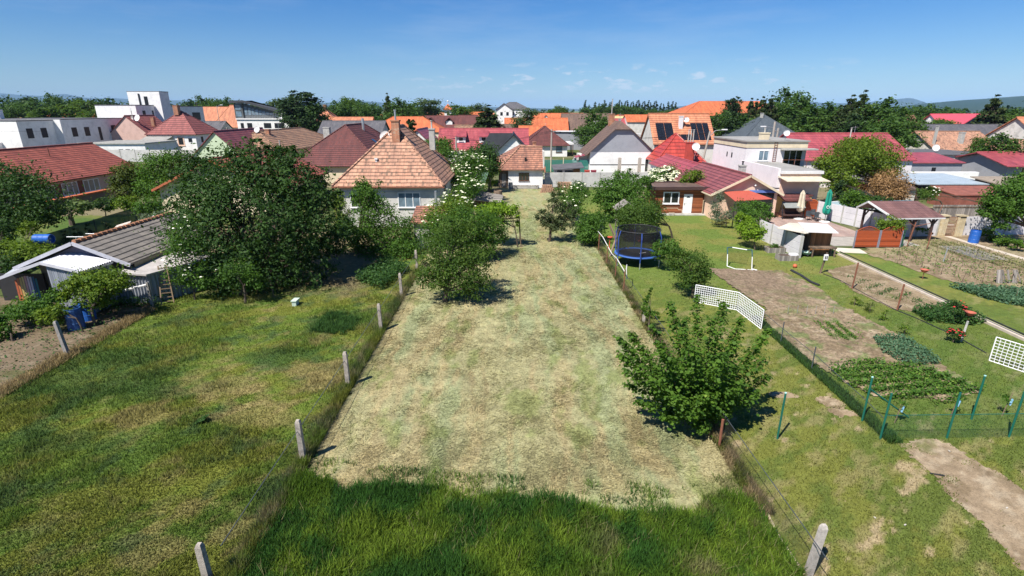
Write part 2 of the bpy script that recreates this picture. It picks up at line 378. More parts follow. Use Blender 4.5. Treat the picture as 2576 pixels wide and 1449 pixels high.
def limbs(base, blobs, r, seed=1, split=.4, k_=None):
    rd = random.Random(seed); m = MB(); bx, by, bz = base; top = max(b[2] for b in blobs); hs = bz + (min(b[2] - b[5] for b in blobs) - bz) * .7 + split
    cx = sum(b[0] for b in blobs) / len(blobs); cy = sum(b[1] for b in blobs) / len(blobs)
    f = (bx + (cx - bx) * .15 + rd.uniform(-.06, .06), by + (cy - by) * .15, max(hs, bz + .3)); mid = ((bx + f[0]) / 2 + rd.uniform(-.05, .05), (by + f[1]) / 2, (bz + f[2]) / 2)
    m.tube((bx, by, bz - .12), mid, r * 1.25, r, 8); m.tube(mid, f, r, r * .8, 8)
    for b in blobs:
        for j in range(2):
            t = (b[0] + rd.uniform(-.5, .5) * b[3], b[1] + rd.uniform(-.5, .5) * b[4], b[2] + rd.uniform(-.2, .55) * b[5])
            c = ((f[0] + t[0]) / 2 + rd.uniform(-.12, .12) * b[3], (f[1] + t[1]) / 2 + rd.uniform(-.12, .12) * b[4], f[2] + (t[2] - f[2]) * .6)
            m.tube(f, c, r * .5, r * .3, 5); m.tube(c, t, r * .3, r * .08, 5)
            for q in range(2):
                e = (t[0] + rd.uniform(-.6, .6) * b[3], t[1] + rd.uniform(-.6, .6) * b[4], t[2] + rd.uniform(-.3, .5) * b[5]); m.tube(c, e, r * .18, r * .04, 4)
    return m
def tree(name, label, cat, base, blobs, n, size, mat, r=.12, seed=1, group=None, trunk=True, up=.5, clump=.3, tall=1.6, shell=.45, flowers=None, bark=None):
    x, y = base[:2]; z = base[2] if len(base) > 2 else 0
    t = thing(name, label, cat, x, y, z, group); V, Fc, rv = leaves(blobs, n, size, seed, clump, up, tall, shell); V = V - np.array([x, y, z])
    npmesh('crown', V, Fc, mat, attr=rv, parent=t)
    if trunk: limbs((x, y, z), blobs, r, seed).build('trunk', bark or BARK, t)
    if flowers:
        fm, fn, fs = flowers; rg = np.random.default_rng(seed + 5); bl = [b for b in blobs]; P = []
        for i in range(fn):
            b = bl[rg.integers(0, len(bl))]; d = rg.normal(size=3); d[2] = abs(d[2]) * .8 + .1; d[1] -= .4; d /= np.linalg.norm(d)
            P.append(np.array(b[:3]) + d * np.array(b[3:6]) * rg.uniform(.95, 1.12))
        mb = MB()
        for p in P:
            s_ = fs * rg.uniform(.6, 1.2); a = rg.uniform(0, 3); q = []
            for j in range(6): q.append((p[0] + math.cos(a + j * 1.047) * s_, p[1] + math.sin(a + j * 1.047) * s_, p[2] + .3 * s_ * rg.uniform(-1, 1)))
            mb.add(q + [(p[0], p[1], p[2] + s_ * .45)], [(j, (j + 1) % 6, 6) for j in range(6)])
        f_ = mb.build('blossom', fm, t); f_['kind'] = 'stuff'
    return t
def pb(px, py, Y, rw, rh, w=1, depth=None):        # a blob seen at that place, at distance Y
    x, y, z_ = AT(px, py, Y); k_ = math.hypot(Y, H - z_) / F; rx = rw * k_; return (x, y, z_, rx, depth if depth else rx, rh * k_ * 1.02, w)

# ================================================================ THE SETTING
gm = colm('ground_surface', amp=.35)
def base_col(x, y):
    c = mixc(np.zeros(x.shape + (3,)) + np.array([.075, .10, .030]), (.20, .17, .10), sstep(fbm(x, y, 14, 2), .45, .62)); return c
def far_col(x, y):
    c = np.zeros(x.shape + (3,)) + np.array([.06, .085, .03]); c = mixc(c, (.22, .22, .09), sstep(fbm(x, y, 900, 4), .5, .6)); return mixc(c, (.10, .15, .04), sstep(fbm(x, y, 500, 8), .55, .62))
o = sheet('ground', [(-26000, -300), (26000, -300), (26000, 42000), (-26000, 42000)], -.02, 650, far_col, gm, rag=0)
o = sheet('yards', [(-170, -20), (150, -20), (220, 320), (-240, 320)], -.008, 2.0, base_col, gm, rag=0)
def meadow_col(x, y):
    s = np.zeros(x.shape + (3,)); c = s + np.array([.122, .172, .026])
    xr = x * .8 + y * .6; yr = -x * .6 + y * .8
    c = mixc(c, (.078, .135, .022), sstep(fbm(xr, yr * 2.2, 3.4, 11), .44, .60) * .8); c = mixc(c, (.165, .170, .030), sstep(fbm(xr, yr * 2, 2.4, 23), .46, .62) * .7)
    c = mixc(c, (.25, .20, .085), sstep(fbm(xr, yr * 1.6, 1.3, 31), .54, .66) * sstep(x + y * .25, -12, -6) * .6)
    c = mixc(c, (.050, .090, .034), sstep(fbm(x, y, 1.0, 37), .56, .66) * .6); c = mixc(c, (.19, .17, .065), sstep(fbm(x, y, .5, 39), .58, .68) * .4)
    def spot(cx, cy, rx, ry, colr, st=1.0, sd=41):
        d = ((x - cx) / rx) ** 2 + ((y - cy) / ry) ** 2 + (fbm(x, y, .8, sd) - .5) * 3.2; return mixc(c, colr, (1 - sstep(d, .3, 1.3)) * st)
    for cx, cy, rx, ry in ((-12.2, 19.2, 2.0, 1.3), (-9.6, 17.2, 1.6, 1.0), (-8.3, 20.5, 1.2, 1.4), (-13.6, 17.1, 1.4, .8)): c = spot(cx, cy, rx, ry, (.29, .225, .10), .5)
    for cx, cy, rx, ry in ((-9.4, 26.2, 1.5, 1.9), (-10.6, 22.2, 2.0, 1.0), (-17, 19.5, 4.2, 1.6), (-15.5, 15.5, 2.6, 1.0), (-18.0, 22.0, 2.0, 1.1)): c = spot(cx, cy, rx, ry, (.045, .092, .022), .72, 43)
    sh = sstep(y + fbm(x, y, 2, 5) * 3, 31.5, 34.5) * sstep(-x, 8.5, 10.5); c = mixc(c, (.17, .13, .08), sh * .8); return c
MEADOW = [(-6.7, 9), (-6.7, 46), (-30, 52), (-22.8, 30.5), (-20.6, 28.5), (-20.4, 17.5), (-22, 8), (-14, 8)]
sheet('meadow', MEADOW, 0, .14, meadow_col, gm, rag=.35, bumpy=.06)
def soil_col(x, y):
    c = np.zeros(x.shape + (3,)) + np.array([.26, .195, .125]); c = mixc(c, (.19, .14, .085), sstep(fbm(x, y, 1.1, 3), .45, .62)); c = mixc(c, (.33, .26, .175), sstep(fbm(x, y, .5, 7), .55, .7))
    return mixc(c, (.12, .135, .04), sstep(fbm(x, y, 1.7, 19), .62, .72) * .7)
def darksoil_col(x, y): return soil_col(x, y) * .62
sheet('garden_soil', [(-20.2, 17.0), (-20.5, 28.4), (-22.0, 30.4), (-46, 30.4), (-40, 12), (-22, 12)], .01, .16, darksoil_col, gm, rag=.4, bumpy=.08)
def hay_col(x, y):
    wv = x + .5 * (fbm(x, y, 4, 50) - .5) * 3; c = np.zeros(x.shape + (3,)) + np.array([.310, .288, .150]); a = fbm(wv * 2.4, y * .20, 1.8, 51); b = fbm(wv * 2.0, y * .26, 1.3, 57)
    c = mixc(c, (.245, .290, .150), sstep(a, .42, .60) * .6); c = mixc(c, (.36, .285, .15), sstep(b, .50, .64) * .6); c = mixc(c, (.17, .205, .06), sstep(fbm(wv * 1.5, y * .6, 1.2, 61), .57, .68) * .6)
    c = mixc(c, (.24, .20, .10), (1 - sstep(x + 6.7, .1, .6)) * .6); c = c * (0.72 + .56 * fbm(wv * 1.5, y * .8, .5, 77))[..., None]
    return mixc(c, (.22, .235, .08), sstep(y, 30, 60) * .30 * sstep(fbm(x, y, 3, 12), .35, .6))
HAY = [(-6.55, 12.2), (-3, 11.6), (0, 11.2), (4, 10.8), (7.2, 11.6), (7.0, 44.5), (7.2, 60), (8.5, 76), (-1.9, 77.6), (-1.8, 66), (-6.3, 50), (-6.6, 36)]
sheet('hay_field', HAY, .008, .11, hay_col, colm('hay_surface', amp=.42, fine=16, bump=.8), rag=.25, bumpy=.13)
def tall_col(x, y):
    c = np.zeros(x.shape + (3,)) + np.array([.075, .140, .014]); c = mixc(c, (.135, .205, .022), sstep(fbm(x, y, 1.0, 71), .42, .60)); c = mixc(c, (.036, .100, .016), sstep(fbm(x, y, 1.6, 73), .48, .62))
    w = sstep(fbm(x, y, 1.1, 75), .52, .68) * sstep(x - (y - 8) * .35, .2, 2.4); return mixc(c, (.20, .175, .085), w * .75)
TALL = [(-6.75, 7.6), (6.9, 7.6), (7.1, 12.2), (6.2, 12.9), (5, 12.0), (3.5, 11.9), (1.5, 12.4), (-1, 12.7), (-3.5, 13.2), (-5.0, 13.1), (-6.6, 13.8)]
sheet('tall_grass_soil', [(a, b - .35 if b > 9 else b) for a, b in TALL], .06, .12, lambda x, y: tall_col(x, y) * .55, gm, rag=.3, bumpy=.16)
def lawn_col(x, y):
    c = np.zeros(x.shape + (3,)) + np.array([.150, .162, .034]); u = x * .75 + y * .66; v = -x * .66 + y * .75; c = mixc(c, (.095, .130, .026), sstep(fbm(u * .7, v * 1.8, 1.3, 81), .46, .58) * .85); c = mixc(c, (.25, .215, .095), sstep(fbm(u * .7, v * 1.8, .8, 83), .54, .66) * .6)
    c = mixc(c, (.36, .28, .17), sstep(fbm(u * .6, v * 1.6, .8, 85), .66, .72) * (1 - sstep(y, 17, 30)) * .85)
    c = mixc(c, (.070, .125, .022), sstep(x, 12.6, 13.6) * (1 - sstep(y, 26, 30)) * sstep(y, 15.3, 16.2) * .6)
    far = sstep(y, 26, 38); return c * (1 - far[..., None]) + mixc(np.zeros(x.shape + (3,)) + np.array([.115, .165, .032]), (.175, .18, .045), sstep(fbm(x, y, 3, 87), .45, .65)) * far[..., None]
LAWN = [(7.15, 8), (14, 8), (24, 13), (31, 22), (30.5, 41), (25.8, 42), (24, 44), (22.6, 56.8), (14.5, 58), (13, 76.5), (8.7, 76.5), (7.4, 60), (7.1, 44)]
sheet('lawn', LAWN, .004, .14, lawn_col, gm, rag=.12, bumpy=.03)
def gp(*p): return [G(a, b) for a, b in p]
bed = gp((1782, 678), (1968, 683), (2060, 730), (2150, 792), (2270, 850), (2340, 900), (2470, 985), (2380, 1008), (2200, 1000), (2105, 950), (1990, 880), (1925, 830), (1922, 775), (1862, 735))
def bed_col(x, y):
    c = soil_col(x, y); d = sstep(y, 26, 34); c = mixc(c, (.20, .145, .10), d * .8 * (1 - sstep(x, 17.6, 18.8)))
    return mixc(c, (.11, .16, .045), sstep(fbm(x, y, .7, 91), .53, .66) * (1 - d * (1 - sstep(x, 17.3, 18.6))) * .7)
sheet('vegetable_bed', bed, .016, .12, bed_col, colm('clod_surface', amp=.5, fine=9, bump=1.0), rag=.2, bumpy=.12)
sheet('flower_bed', gp((2075, 682), (2158, 664), (2300, 728), (2410, 783), (2375, 800), (2250, 778), (2150, 735)), .016, .14, soil_col, gm, rag=.12, bumpy=.05)
sheet('ploughed_soil', [(28.0, 41.5), (30.5, 25), (33, 17), (60, 17), (60, 62), (48, 62), (38, 47), (33.5, 45.8)], .012, .3, lambda x, y: mixc(soil_col(x, y), (.26, .24, .13), sstep(fbm(x, y, 2.2, 95), .5, .62) * .6), gm, rag=.3, bumpy=.07)
sheet('grass_strip', [(25.7, 40.5), (28.6, 41.5), (29.6, 30), (33, 27), (34, 18), (25.4, 18)], .018, .2, lambda x, y: lawn_col(x, y) * .95, gm, rag=.3)
sheet('dirt_track', gp((2255, 1112), (2350, 1106), (2430, 1140), (2500, 1190), (2580, 1240), (2760, 1370), (2700, 1500), (2570, 1430), (2490, 1340), (2420, 1270), (2340, 1190)), .012, .12, lambda x, y: mixc(soil_col(x, y) * 1.05, (.36, .29, .20), sstep(fbm(x, y, .3, 5), .5, .7)), gm, rag=.2, bumpy=.03)
for q, r_ in (((1970, 995), (.55, .3)), ((2085, 1012), (.5, .45)), ((2120, 1040), (.5, .4))):
    cx, cy = G(*q); sheet('bare_patch', [(cx + r_[0] * math.cos(a), cy + r_[1] * math.sin(a)) for a in np.linspace(0, 6.28, 12)[:-1]], .02, .08, lambda x, y: soil_col(x, y) * 1.15, gm, rag=.12)
sheet('yard', [(4.6, 80.2), (24, 79.5), (27, 95), (13.5, 96), (6, 99), (4.6, 84)], .004, .5, lambda x, y: mixc(np.zeros(x.shape + (3,)) + np.array([.34, .32, .29]), (.22, .22, .14), sstep(fbm(x, y, 3, 4), .5, .7)), gm, rag=.3)
# a road in front of the far row of houses
sheet('road', [(-140, 176), (140, 150), (140, 157), (-140, 184)], .004, 3, lambda x, y: np.zeros(x.shape + (3,)) + .07, gm, rag=0)
gb = [( -24.2, 45.5), (-70, 33), (-70, 48), (-53, 55), (-40, 56)]
sheet('back_lawn', [(-30, 39), (-60, 28), (-60, 56), (-39, 57), (-26, 55), (-22.5, 47)], .002, .4, lambda x, y: mixc(np.zeros(x.shape + (3,)) + np.array([.07, .12, .025]), (.13, .15, .04), sstep(fbm(x, y, 3, 4), .45, .6)), gm, rag=.4)

# ---- grass, hay strands and crops: uncountable
bm_ = colm('blade_surface', amp=0, trans=.35)
x, y = scatter(125000, [(-6.7, 8.6), (6.95, 8.6), (7.05, 12.1), (6.2, 12.9), (5, 12.0), (3.5, 11.9), (1.5, 12.4), (-1, 12.7), (-3.5, 13.2), (-5.0, 13.1), (-6.6, 13.8)], 3); y = y + (fbm(x, x * 0 + 3, .7, 2) - .5) * 1.1 * sstep(y, 10.5, 12.5)
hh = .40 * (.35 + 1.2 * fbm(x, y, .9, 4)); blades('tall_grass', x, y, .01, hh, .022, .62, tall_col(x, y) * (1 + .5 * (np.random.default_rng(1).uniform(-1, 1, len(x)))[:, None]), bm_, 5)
x, y = scatter(150000, [(-6.4, 13.3), (6.9, 12.6), (7.0, 44), (6.5, 60), (-1, 62), (-6.3, 44)], 7, fall=2.0)
rg = np.random.default_rng(3); cc = hay_col(x, y) * rg.uniform(.55, 1.75, len(x))[:, None]
blades('hay_strands', x, y, .03 + .04 * rg.uniform(0, 1, len(x)), .21 + .004 * y, .012 + .0006 * y, 1.1, cc, bm_, 8, lie=.72, flow=6.28 * fbm(x * .8, y * .5, 1.6, 99) * 1.6)
x, y = scatter(150000, [(-6.8, 9.5), (-6.8, 34), (-20, 33), (-20.6, 27), (-20.4, 17), (-16, 12), (-11, 9)], 11, fall=1.6)
mh = .10 + .20 * sstep(fbm(x, y, 2.6, 11), .46, .60) * fbm(x, y, .5, 6); k_ = (.25 + .55 * 1.0)
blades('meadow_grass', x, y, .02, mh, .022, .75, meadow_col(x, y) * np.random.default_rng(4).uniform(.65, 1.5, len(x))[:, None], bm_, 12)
x, y = scatter(110000, [(7.3, 9), (13, 9), (22, 14), (25, 22), (25, 40), (22, 52), (7.4, 52)], 13, fall=1.9)
track = gp((2255, 1112), (2350, 1106), (2430, 1140), (2500, 1190), (2580, 1240), (2760, 1370), (2700, 1500), (2570, 1430), (2490, 1340), (2420, 1270), (2340, 1190))
okk = ~inpoly(x, y, bed) & ~(inpoly(x, y, track) & (fbm(x, y, .8, 4) > .36))
for q in ((1970, 995), (2085, 1012), (2120, 1040)): cx, cy = G(*q); okk &= ((x - cx) ** 2 + (y - cy) ** 2 * 1.6) > .16
x = x[okk]; y = y[okk]
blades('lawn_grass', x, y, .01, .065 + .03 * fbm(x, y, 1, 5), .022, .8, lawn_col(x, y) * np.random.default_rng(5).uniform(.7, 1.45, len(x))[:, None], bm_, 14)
# rough strip growing along the old left fence, and weeds along the right one
x, y = scatter(20000, [(-6.95, 9), (-6.5, 9), (-6.5, 36), (-6.9, 36)], 15, fall=1.4)
cc = mixc(meadow_col(x, y), (.23, .20, .11), sstep(fbm(x, y, .5, 3), .50, .66) * .8) * np.random.default_rng(6).uniform(.5, 1.5, len(x))[:, None]
blades('fence_weeds', x, y, .01, .22 + .40 * fbm(x, y, .7, 8), .016, .5, cc, bm_, 16)
x, y = scatter(14000, [(6.85, 12), (7.35, 12), (7.35, 46), (6.9, 46)], 17, fall=1.2)
cc = mixc(lawn_col(x, y) * .7, (.25, .19, .10), sstep(fbm(x, y, .6, 3), .52, .6)) * np.random.default_rng(7).uniform(.5, 1.4, len(x))[:, None]
blades('boundary_weeds', x, y, .01, .15 + .35 * fbm(x, y, .7, 8), .018, .6, cc, bm_, 18)
x, y = scatter(9000, [(12.85, 15.4), (13.35, 15.4), (13.5, 27), (13.1, 27)], 19)
blades('mesh_fence_weeds', x, y, .01, .14 + .2 * fbm(x, y, .7, 8), .02, .6, np.array([.05, .11, .025]) * np.random.default_rng(7).uniform(.5, 1.4, (len(x), 1)), bm_, 20)
x, y = scatter(7000, [(-20.9, 17.3), (-20.0, 17.3), (-20.2, 28.2), (-20.9, 28.2)], 21)
blades('dry_weeds', x, y, .01, .15 + .3 * fbm(x, y, .7, 8), .02, .7, np.array([.36, .27, .13]) * np.random.default_rng(7).uniform(.4, 1.2, (len(x), 1)), bm_, 22)

def crop(name, poly, n, size, hgt, mat, seed, rows=None, ang=0.0):
    x, y = scatter(n, poly, seed); rg = np.random.default_rng(seed)
    if rows:
        ca, sa = math.cos(ang), math.sin(ang); u = x * ca + y * sa; v = -x * sa + y * ca; v = np.round(v / rows) * rows + rg.normal(size=n) * rows * .17; x = u * ca - v * sa; y = u * sa + v * ca
    P = np.stack([x, y, rg.uniform(.02, hgt, n)], -1); nr = rg.normal(size=(n, 3)) * .5 + np.array([0, 0, .8]); nr /= np.linalg.norm(nr, axis=1)[:, None]
    t = rg.normal(size=(n, 3)); t -= (t * nr).sum(1)[:, None] * nr; t /= np.linalg.norm(t, axis=1)[:, None]; s_ = np.cross(nr, t); sz = size * rg.uniform(.5, 1.3, n)[:, None]
    V = np.stack([P - t * sz * .5, P + s_ * sz * .3, P + t * sz * .5, P - s_ * sz * .3], 1).reshape(-1, 3)
    o = npmesh(name, V, np.arange(len(V)).reshape(-1, 4), mat, attr=rg.uniform(0, 1, n)); tag(o, kind='stuff')
LP = leafm('potato_leaf', (.05, .12, .02), (.11, .21, .03), (.20, .29, .05)); LB = leafm('onion_leaf', (.06, .13, .07), (.11, .20, .11), (.17, .27, .14)); LD = leafm('bed_leaf', (.03, .08, .02), (.06, .13, .03), (.11, .19, .05))
crop('potato_plants', gp((2085, 935), (2180, 915), (2330, 930), (2470, 985), (2380, 1010), (2210, 1003), (2110, 962)), 9000, .11, .35, LP, 31, rows=.55, ang=.15)
crop('onion_plants', gp((2195, 853), (2270, 852), (2340, 893), (2365, 922), (2290, 925), (2215, 890)), 3200, .12, .35, LB, 32)
crop('bean_rows', gp((2045, 812), (2120, 815), (2165, 855), (2110, 860)), 1500, .09, .18, LP, 33, rows=.5, ang=1.45)
SOILC = plain('soil_clod', (.24, .18, .12), .95, .45, 4)
crop('soil_clods', bed, 7000, .10, .05, SOILC, 50)
crop('soil_clods', [(28.6, 40.5), (30.5, 27), (35, 20), (44, 24), (44, 44), (34, 45)], 7000, .15, .06, SOILC, 51)
crop('weed_cover', bed, 5000, .07, .08, LP, 34)
crop('low_vegetables', gp((2292, 785), (2400, 772), (2480, 815), (2440, 822), (2330, 812)), 3500, .14, .5, LD, 35)
crop('kale_plants', gp((2385, 722), (2576, 735), (2600, 780), (2480, 755)), 4000, .16, .4, LB, 36)
crop('seedlings', [(28.5, 38), (33, 26), (36.5, 26), (34.5, 44), (30, 41)], 2600, .12, .35, LP, 37, rows=1.1, ang=1.35)
crop('garlic_rows', [(34.8, 44.5), (37.8, 44), (38.4, 30), (35.8, 30)], 4200, .13, .4, leafm('dry_leaf', (.12, .14, .05), (.24, .24, .10), (.38, .34, .16)), 38, rows=.7, ang=1.5)
crop('strawberry_plants', gp((2125, 690), (2300, 742), (2330, 772), (2200, 742)), 900, .10, .15, LD, 39, rows=.9, ang=.6)
crop('garden_weeds', [(-20.6, 18), (-20.8, 28), (-30, 29), (-30, 20)], 2500, .12, .25, LD, 40)
crop('fern_clump', [(-8.2, 31.5), (-10.5, 33.5), (-9.5, 38), (-7.2, 36)], 5200, .16, .75, LD, 41)
x, y = scatter(6500, [(-8.1, 24.4), (-10.4, 25.0), (-10.3, 27.6), (-8.4, 27.4)], 42); w_ = fbm(x, y, .8, 5); x, y = x[w_ > .42], y[w_ > .42]
blades('dark_grass_clump', x, y, .02, .26, .025, .7, np.array([.045, .105, .024]) * np.random.default_rng(7).uniform(.5, 1.5, (len(x), 1)), bm_, 42)
x, y = scatter(2600, [(-6.6, 8.6), (6.9, 8.6), (7.05, 12.3), (3.5, 12.1), (-1, 12.9), (-6.5, 13.7)], 44); w_ = fbm(x, y, 1.1, 75) + .12 * sstep(x, 0, 3); x, y = x[w_ > .52], y[w_ > .52]
blades('seed_stalks', x, y, .02, .46, .014, .6, np.array([.26, .24, .11]) * np.random.default_rng(7).uniform(.6, 1.3, (len(x), 1)), bm_, 45)
x, y = scatter(9000, [(-6.3, 12.9), (-3, 12.7), (1, 12.3), (5, 11.8), (6.9, 12.4), (7.0, 13.9), (5, 13.2), (1, 13.5), (-3, 14.0), (-6.4, 14.6)], 46); w_ = fbm(x, y, .6, 9); x, y = x[w_ > .50], y[w_ > .50]
blades('edge_grass', x, y, .02, .26, .018, .7, tall_col(x, y) * np.random.default_rng(8).uniform(.6, 1.5, (len(x), 1)), bm_, 47)
crop('nettle_clump', [(-11.6, 16.5), (-11.1, 16.5), (-11.1, 16.9), (-11.6, 16.9)], 350, .10, .25, LD, 43)
crop('ivy_cover', [(-24.5, 27.2), (-20.8, 28.6), (-20.3, 30.0), (-25, 29.8)], 1500, .16, .55, LD, 44)

# ---- hills far off
def hill(name, pts, D, depth, col):
    V = []; Fc = []; n = len(pts); px = np.linspace(pts[0][0], pts[-1][0], 140); rw = np.interp(px, [p[0] for p in pts], [p[1] for p in pts])
    rw = rw + (fbm(px, px * 0, 28, 5) - .5) * 1.1
    for a, b in zip(px, rw):
        x, y, z_ = AT(a, b, D); k_ = (D - depth) / D
        V += [(x * k_, D - depth, -5), (x * (k_ + .4 * (1 - k_)), D - depth * .6, z_ * .45), (x * (k_ + .75 * (1 - k_)), D - depth * .25, z_ * .85), (x, D, z_), (x * 1.1, D * 1.1, z_ * .5), (x * 1.2, D * 1.2, -5)]
    for i in range(len(px) - 1):
        for j in range(5): Fc.append((i * 6 + j, (i + 1) * 6 + j, (i + 1) * 6 + j + 1, i * 6 + j + 1))
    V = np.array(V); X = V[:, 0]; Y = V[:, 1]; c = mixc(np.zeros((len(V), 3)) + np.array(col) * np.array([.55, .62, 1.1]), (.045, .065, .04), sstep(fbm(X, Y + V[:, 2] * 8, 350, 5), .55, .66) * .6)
    o = npmesh(name, V, np.array(Fc), gm, col=c); tag(o, kind='structure')
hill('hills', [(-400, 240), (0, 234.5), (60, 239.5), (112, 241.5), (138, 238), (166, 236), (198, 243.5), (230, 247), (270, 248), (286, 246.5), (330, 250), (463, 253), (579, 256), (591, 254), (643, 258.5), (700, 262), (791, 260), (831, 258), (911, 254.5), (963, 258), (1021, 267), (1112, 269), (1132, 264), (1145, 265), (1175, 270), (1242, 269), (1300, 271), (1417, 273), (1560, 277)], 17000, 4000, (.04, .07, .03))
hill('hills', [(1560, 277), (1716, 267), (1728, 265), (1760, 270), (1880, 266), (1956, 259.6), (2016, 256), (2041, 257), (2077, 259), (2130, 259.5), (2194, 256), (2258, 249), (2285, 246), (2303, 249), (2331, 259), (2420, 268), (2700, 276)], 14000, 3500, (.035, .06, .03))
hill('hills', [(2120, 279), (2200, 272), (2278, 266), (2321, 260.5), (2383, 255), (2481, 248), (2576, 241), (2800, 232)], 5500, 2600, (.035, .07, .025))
# ---- far wood that reads as one mass
FL = leafm('forest_leaf', (.018, .045, .010), (.038, .080, .016), (.075, .125, .025), .15)
def forest(name, n, pr, Df, topf, seed, size=1.5):
    rd = random.Random(seed); bl = []
    for i in range(n):
        px = rd.uniform(*pr); D = Df(px) * rd.uniform(.86, 1.35); h = max(5, AT(px, topf(px), Df(px))[2]) * rd.uniform(.72, 1.06); x, y, _ = AT(px, 300, D); w = h * rd.uniform(.32, .5)
        bl.append((x, y, h * .55, w, w, h * .47))
    V, Fc, rv = leaves(bl, n * 85, size, seed, .3, .6, 1.2, .7); o = npmesh(name, V, Fc, FL, attr=rv); tag(o, kind='stuff')
forest('far_forest', 520, (-60, 1460), lambda p: np.interp(p, [0, 250, 700, 1100, 1500], [430, 470, 620, 900, 1200]), lambda p: np.interp(p, [0, 120, 260, 420, 560, 700, 900, 1050, 1300, 1500], [249, 250, 249, 254, 259, 264, 262, 269, 272, 275]), 5, 2.2)
forest('far_forest', 300, (1700, 2700), lambda p: np.interp(p, [1700, 2100, 2600], [700, 420, 330]), lambda p: np.interp(p, [1700, 2000, 2300, 2600], [272, 272, 273, 270]), 6, 1.8)
forest('near_wood', 130, (-40, 560), lambda p: 290, lambda p: np.interp(p, [0, 240, 560], [262, 258, 266]), 7, 1.2)

# ================================================================ BUILDINGS
WHITE = stucco('white_plaster', (.80, .79, .77), .2); OFFW = stucco('old_white_plaster', (.62, .60, .56), .35); GREYW = stucco('grey_plaster', (.30, .31, .34), .15)
PINK = stucco('pink_plaster', (.62, .42, .36), .2); CREAM = stucco('cream_plaster', (.66, .56, .40), .2); PEACH = stucco('peach_plaster', (.72, .50, .38), .18); LILAC = stucco('pale_plaster', (.72, .68, .68), .12)
CONC = plain('concrete', (.42, .41, .38), .9, .3, 2, bump=.4); DARKR = plain('dark_felt', (.10, .10, .11), .9, .3, .8); FELT = plain('grey_felt', (.30, .29, .27), .9, .3, .7)
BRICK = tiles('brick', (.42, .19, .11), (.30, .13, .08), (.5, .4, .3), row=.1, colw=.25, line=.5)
T_OLD = tiles('old_clay_tiles', (.54, .30, .20), (.40, .20, .13), (.17, .12, .085), row=.42, colw=.22, line=.88, moss=.85, gap_shade=.24)
T_BROWN = tiles('brown_clay_tiles', (.40, .19, .125), (.27, .12, .085), (.15, .10, .08), row=.44, colw=.22, line=.85, moss=.5, gap_shade=.24)
T_TAN = tiles('tan_tiles', (.37, .215, .135), (.25, .14, .09), (.14, .12, .09), row=.62, colw=.25, line=.85, moss=.6, gap_shade=.28)
T_RED = tiles('red_tiles', (.36, .105, .075), (.27, .075, .055), None, row=.42, colw=.3, line=.85, gap_shade=.28)
T_ROSE = tiles('rose_tiles', (.33, .11, .10), (.25, .08, .075), None, row=.75, colw=.4, line=.75, gap_shade=.28)
T_MAROON = tiles('maroon_tiles', (.16, .050, .045), (.115, .042, .040), None, row=.5, colw=.4, line=.75, gap_shade=.28)
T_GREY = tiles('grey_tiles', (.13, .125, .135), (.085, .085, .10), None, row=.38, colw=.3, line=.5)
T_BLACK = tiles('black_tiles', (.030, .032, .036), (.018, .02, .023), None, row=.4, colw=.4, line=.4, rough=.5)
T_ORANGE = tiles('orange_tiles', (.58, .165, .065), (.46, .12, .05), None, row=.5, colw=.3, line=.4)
T_PALEOR = tiles('pale_orange_tiles', (.60, .25, .135), (.48, .18, .10), None, row=.55, colw=.3, line=.65, gap_shade=.25)
M_RED = tiles('red_metal_sheet', (.38, .085, .095), (.32, .065, .08), None, row=.7, colw=.4, line=.5, rough=.45, gap_shade=.2)
M_BRIGHT = tiles('bright_red_sheet', (.46, .065, .05), (.38, .05, .04), None, row=.75, colw=.4, line=.65, rough=.45, gap_shade=.22)
M_MAROON = tiles('maroon_sheet', (.27, .085, .085), (.21, .065, .065), None, row=.48, colw=.35, line=.75, rough=.5, gap_shade=.22)
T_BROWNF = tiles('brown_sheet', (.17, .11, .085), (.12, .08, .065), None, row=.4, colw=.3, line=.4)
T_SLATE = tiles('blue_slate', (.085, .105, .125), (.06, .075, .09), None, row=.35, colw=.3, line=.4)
T_ASB = tiles('weathered_fibre_tiles', (.25, .225, .20), (.165, .15, .135), (.30, .27, .23), row=.42, colw=.18, line=.98, moss=.4, gap_shade=.25)
GL = glass(c=(.012, .014, .016)); GLM = plain('dull_glass', (.018, .020, .024), .4, .3, spec=.25); GLB = glass('blue_glass', (.10, .14, .17)); FRW = plain('white_frame', (.80, .80, .80), .4, .05); FRB = plain('brown_frame', (.12, .06, .035), .5, .2)
BLIND = seam('blind', (.36, .45, .50), .08, .5, True); TRIMW = plain('white_trim', (.66, .65, .64), .6, .15); TRIMB = plain('brown_trim', (.07, .04, .035), .5, .2); TRIMD = plain('dark_trim', (.03, .03, .032), .5, .2)
STEEL = plain('galvanised_steel', (.50, .52, .54), .35, .2, metal=.6); RUST = plain('rusty_steel', (.22, .085, .05), .85, .35); DISH = plain('dish_paint', (.72, .72, .71), .5, .08)
PANEL = seam('solar_cells', (.012, .014, .02), 1.0, .15, dark=0); BPLANK = wood('brown_planks', (.26, .085, .035), .16, True, .65)
OLDW = wood('old_wood', (.17, .12, .085), .16, False, .6); GREYWOOD = wood('grey_wood', (.25, .225, .20), .18, False, .6)

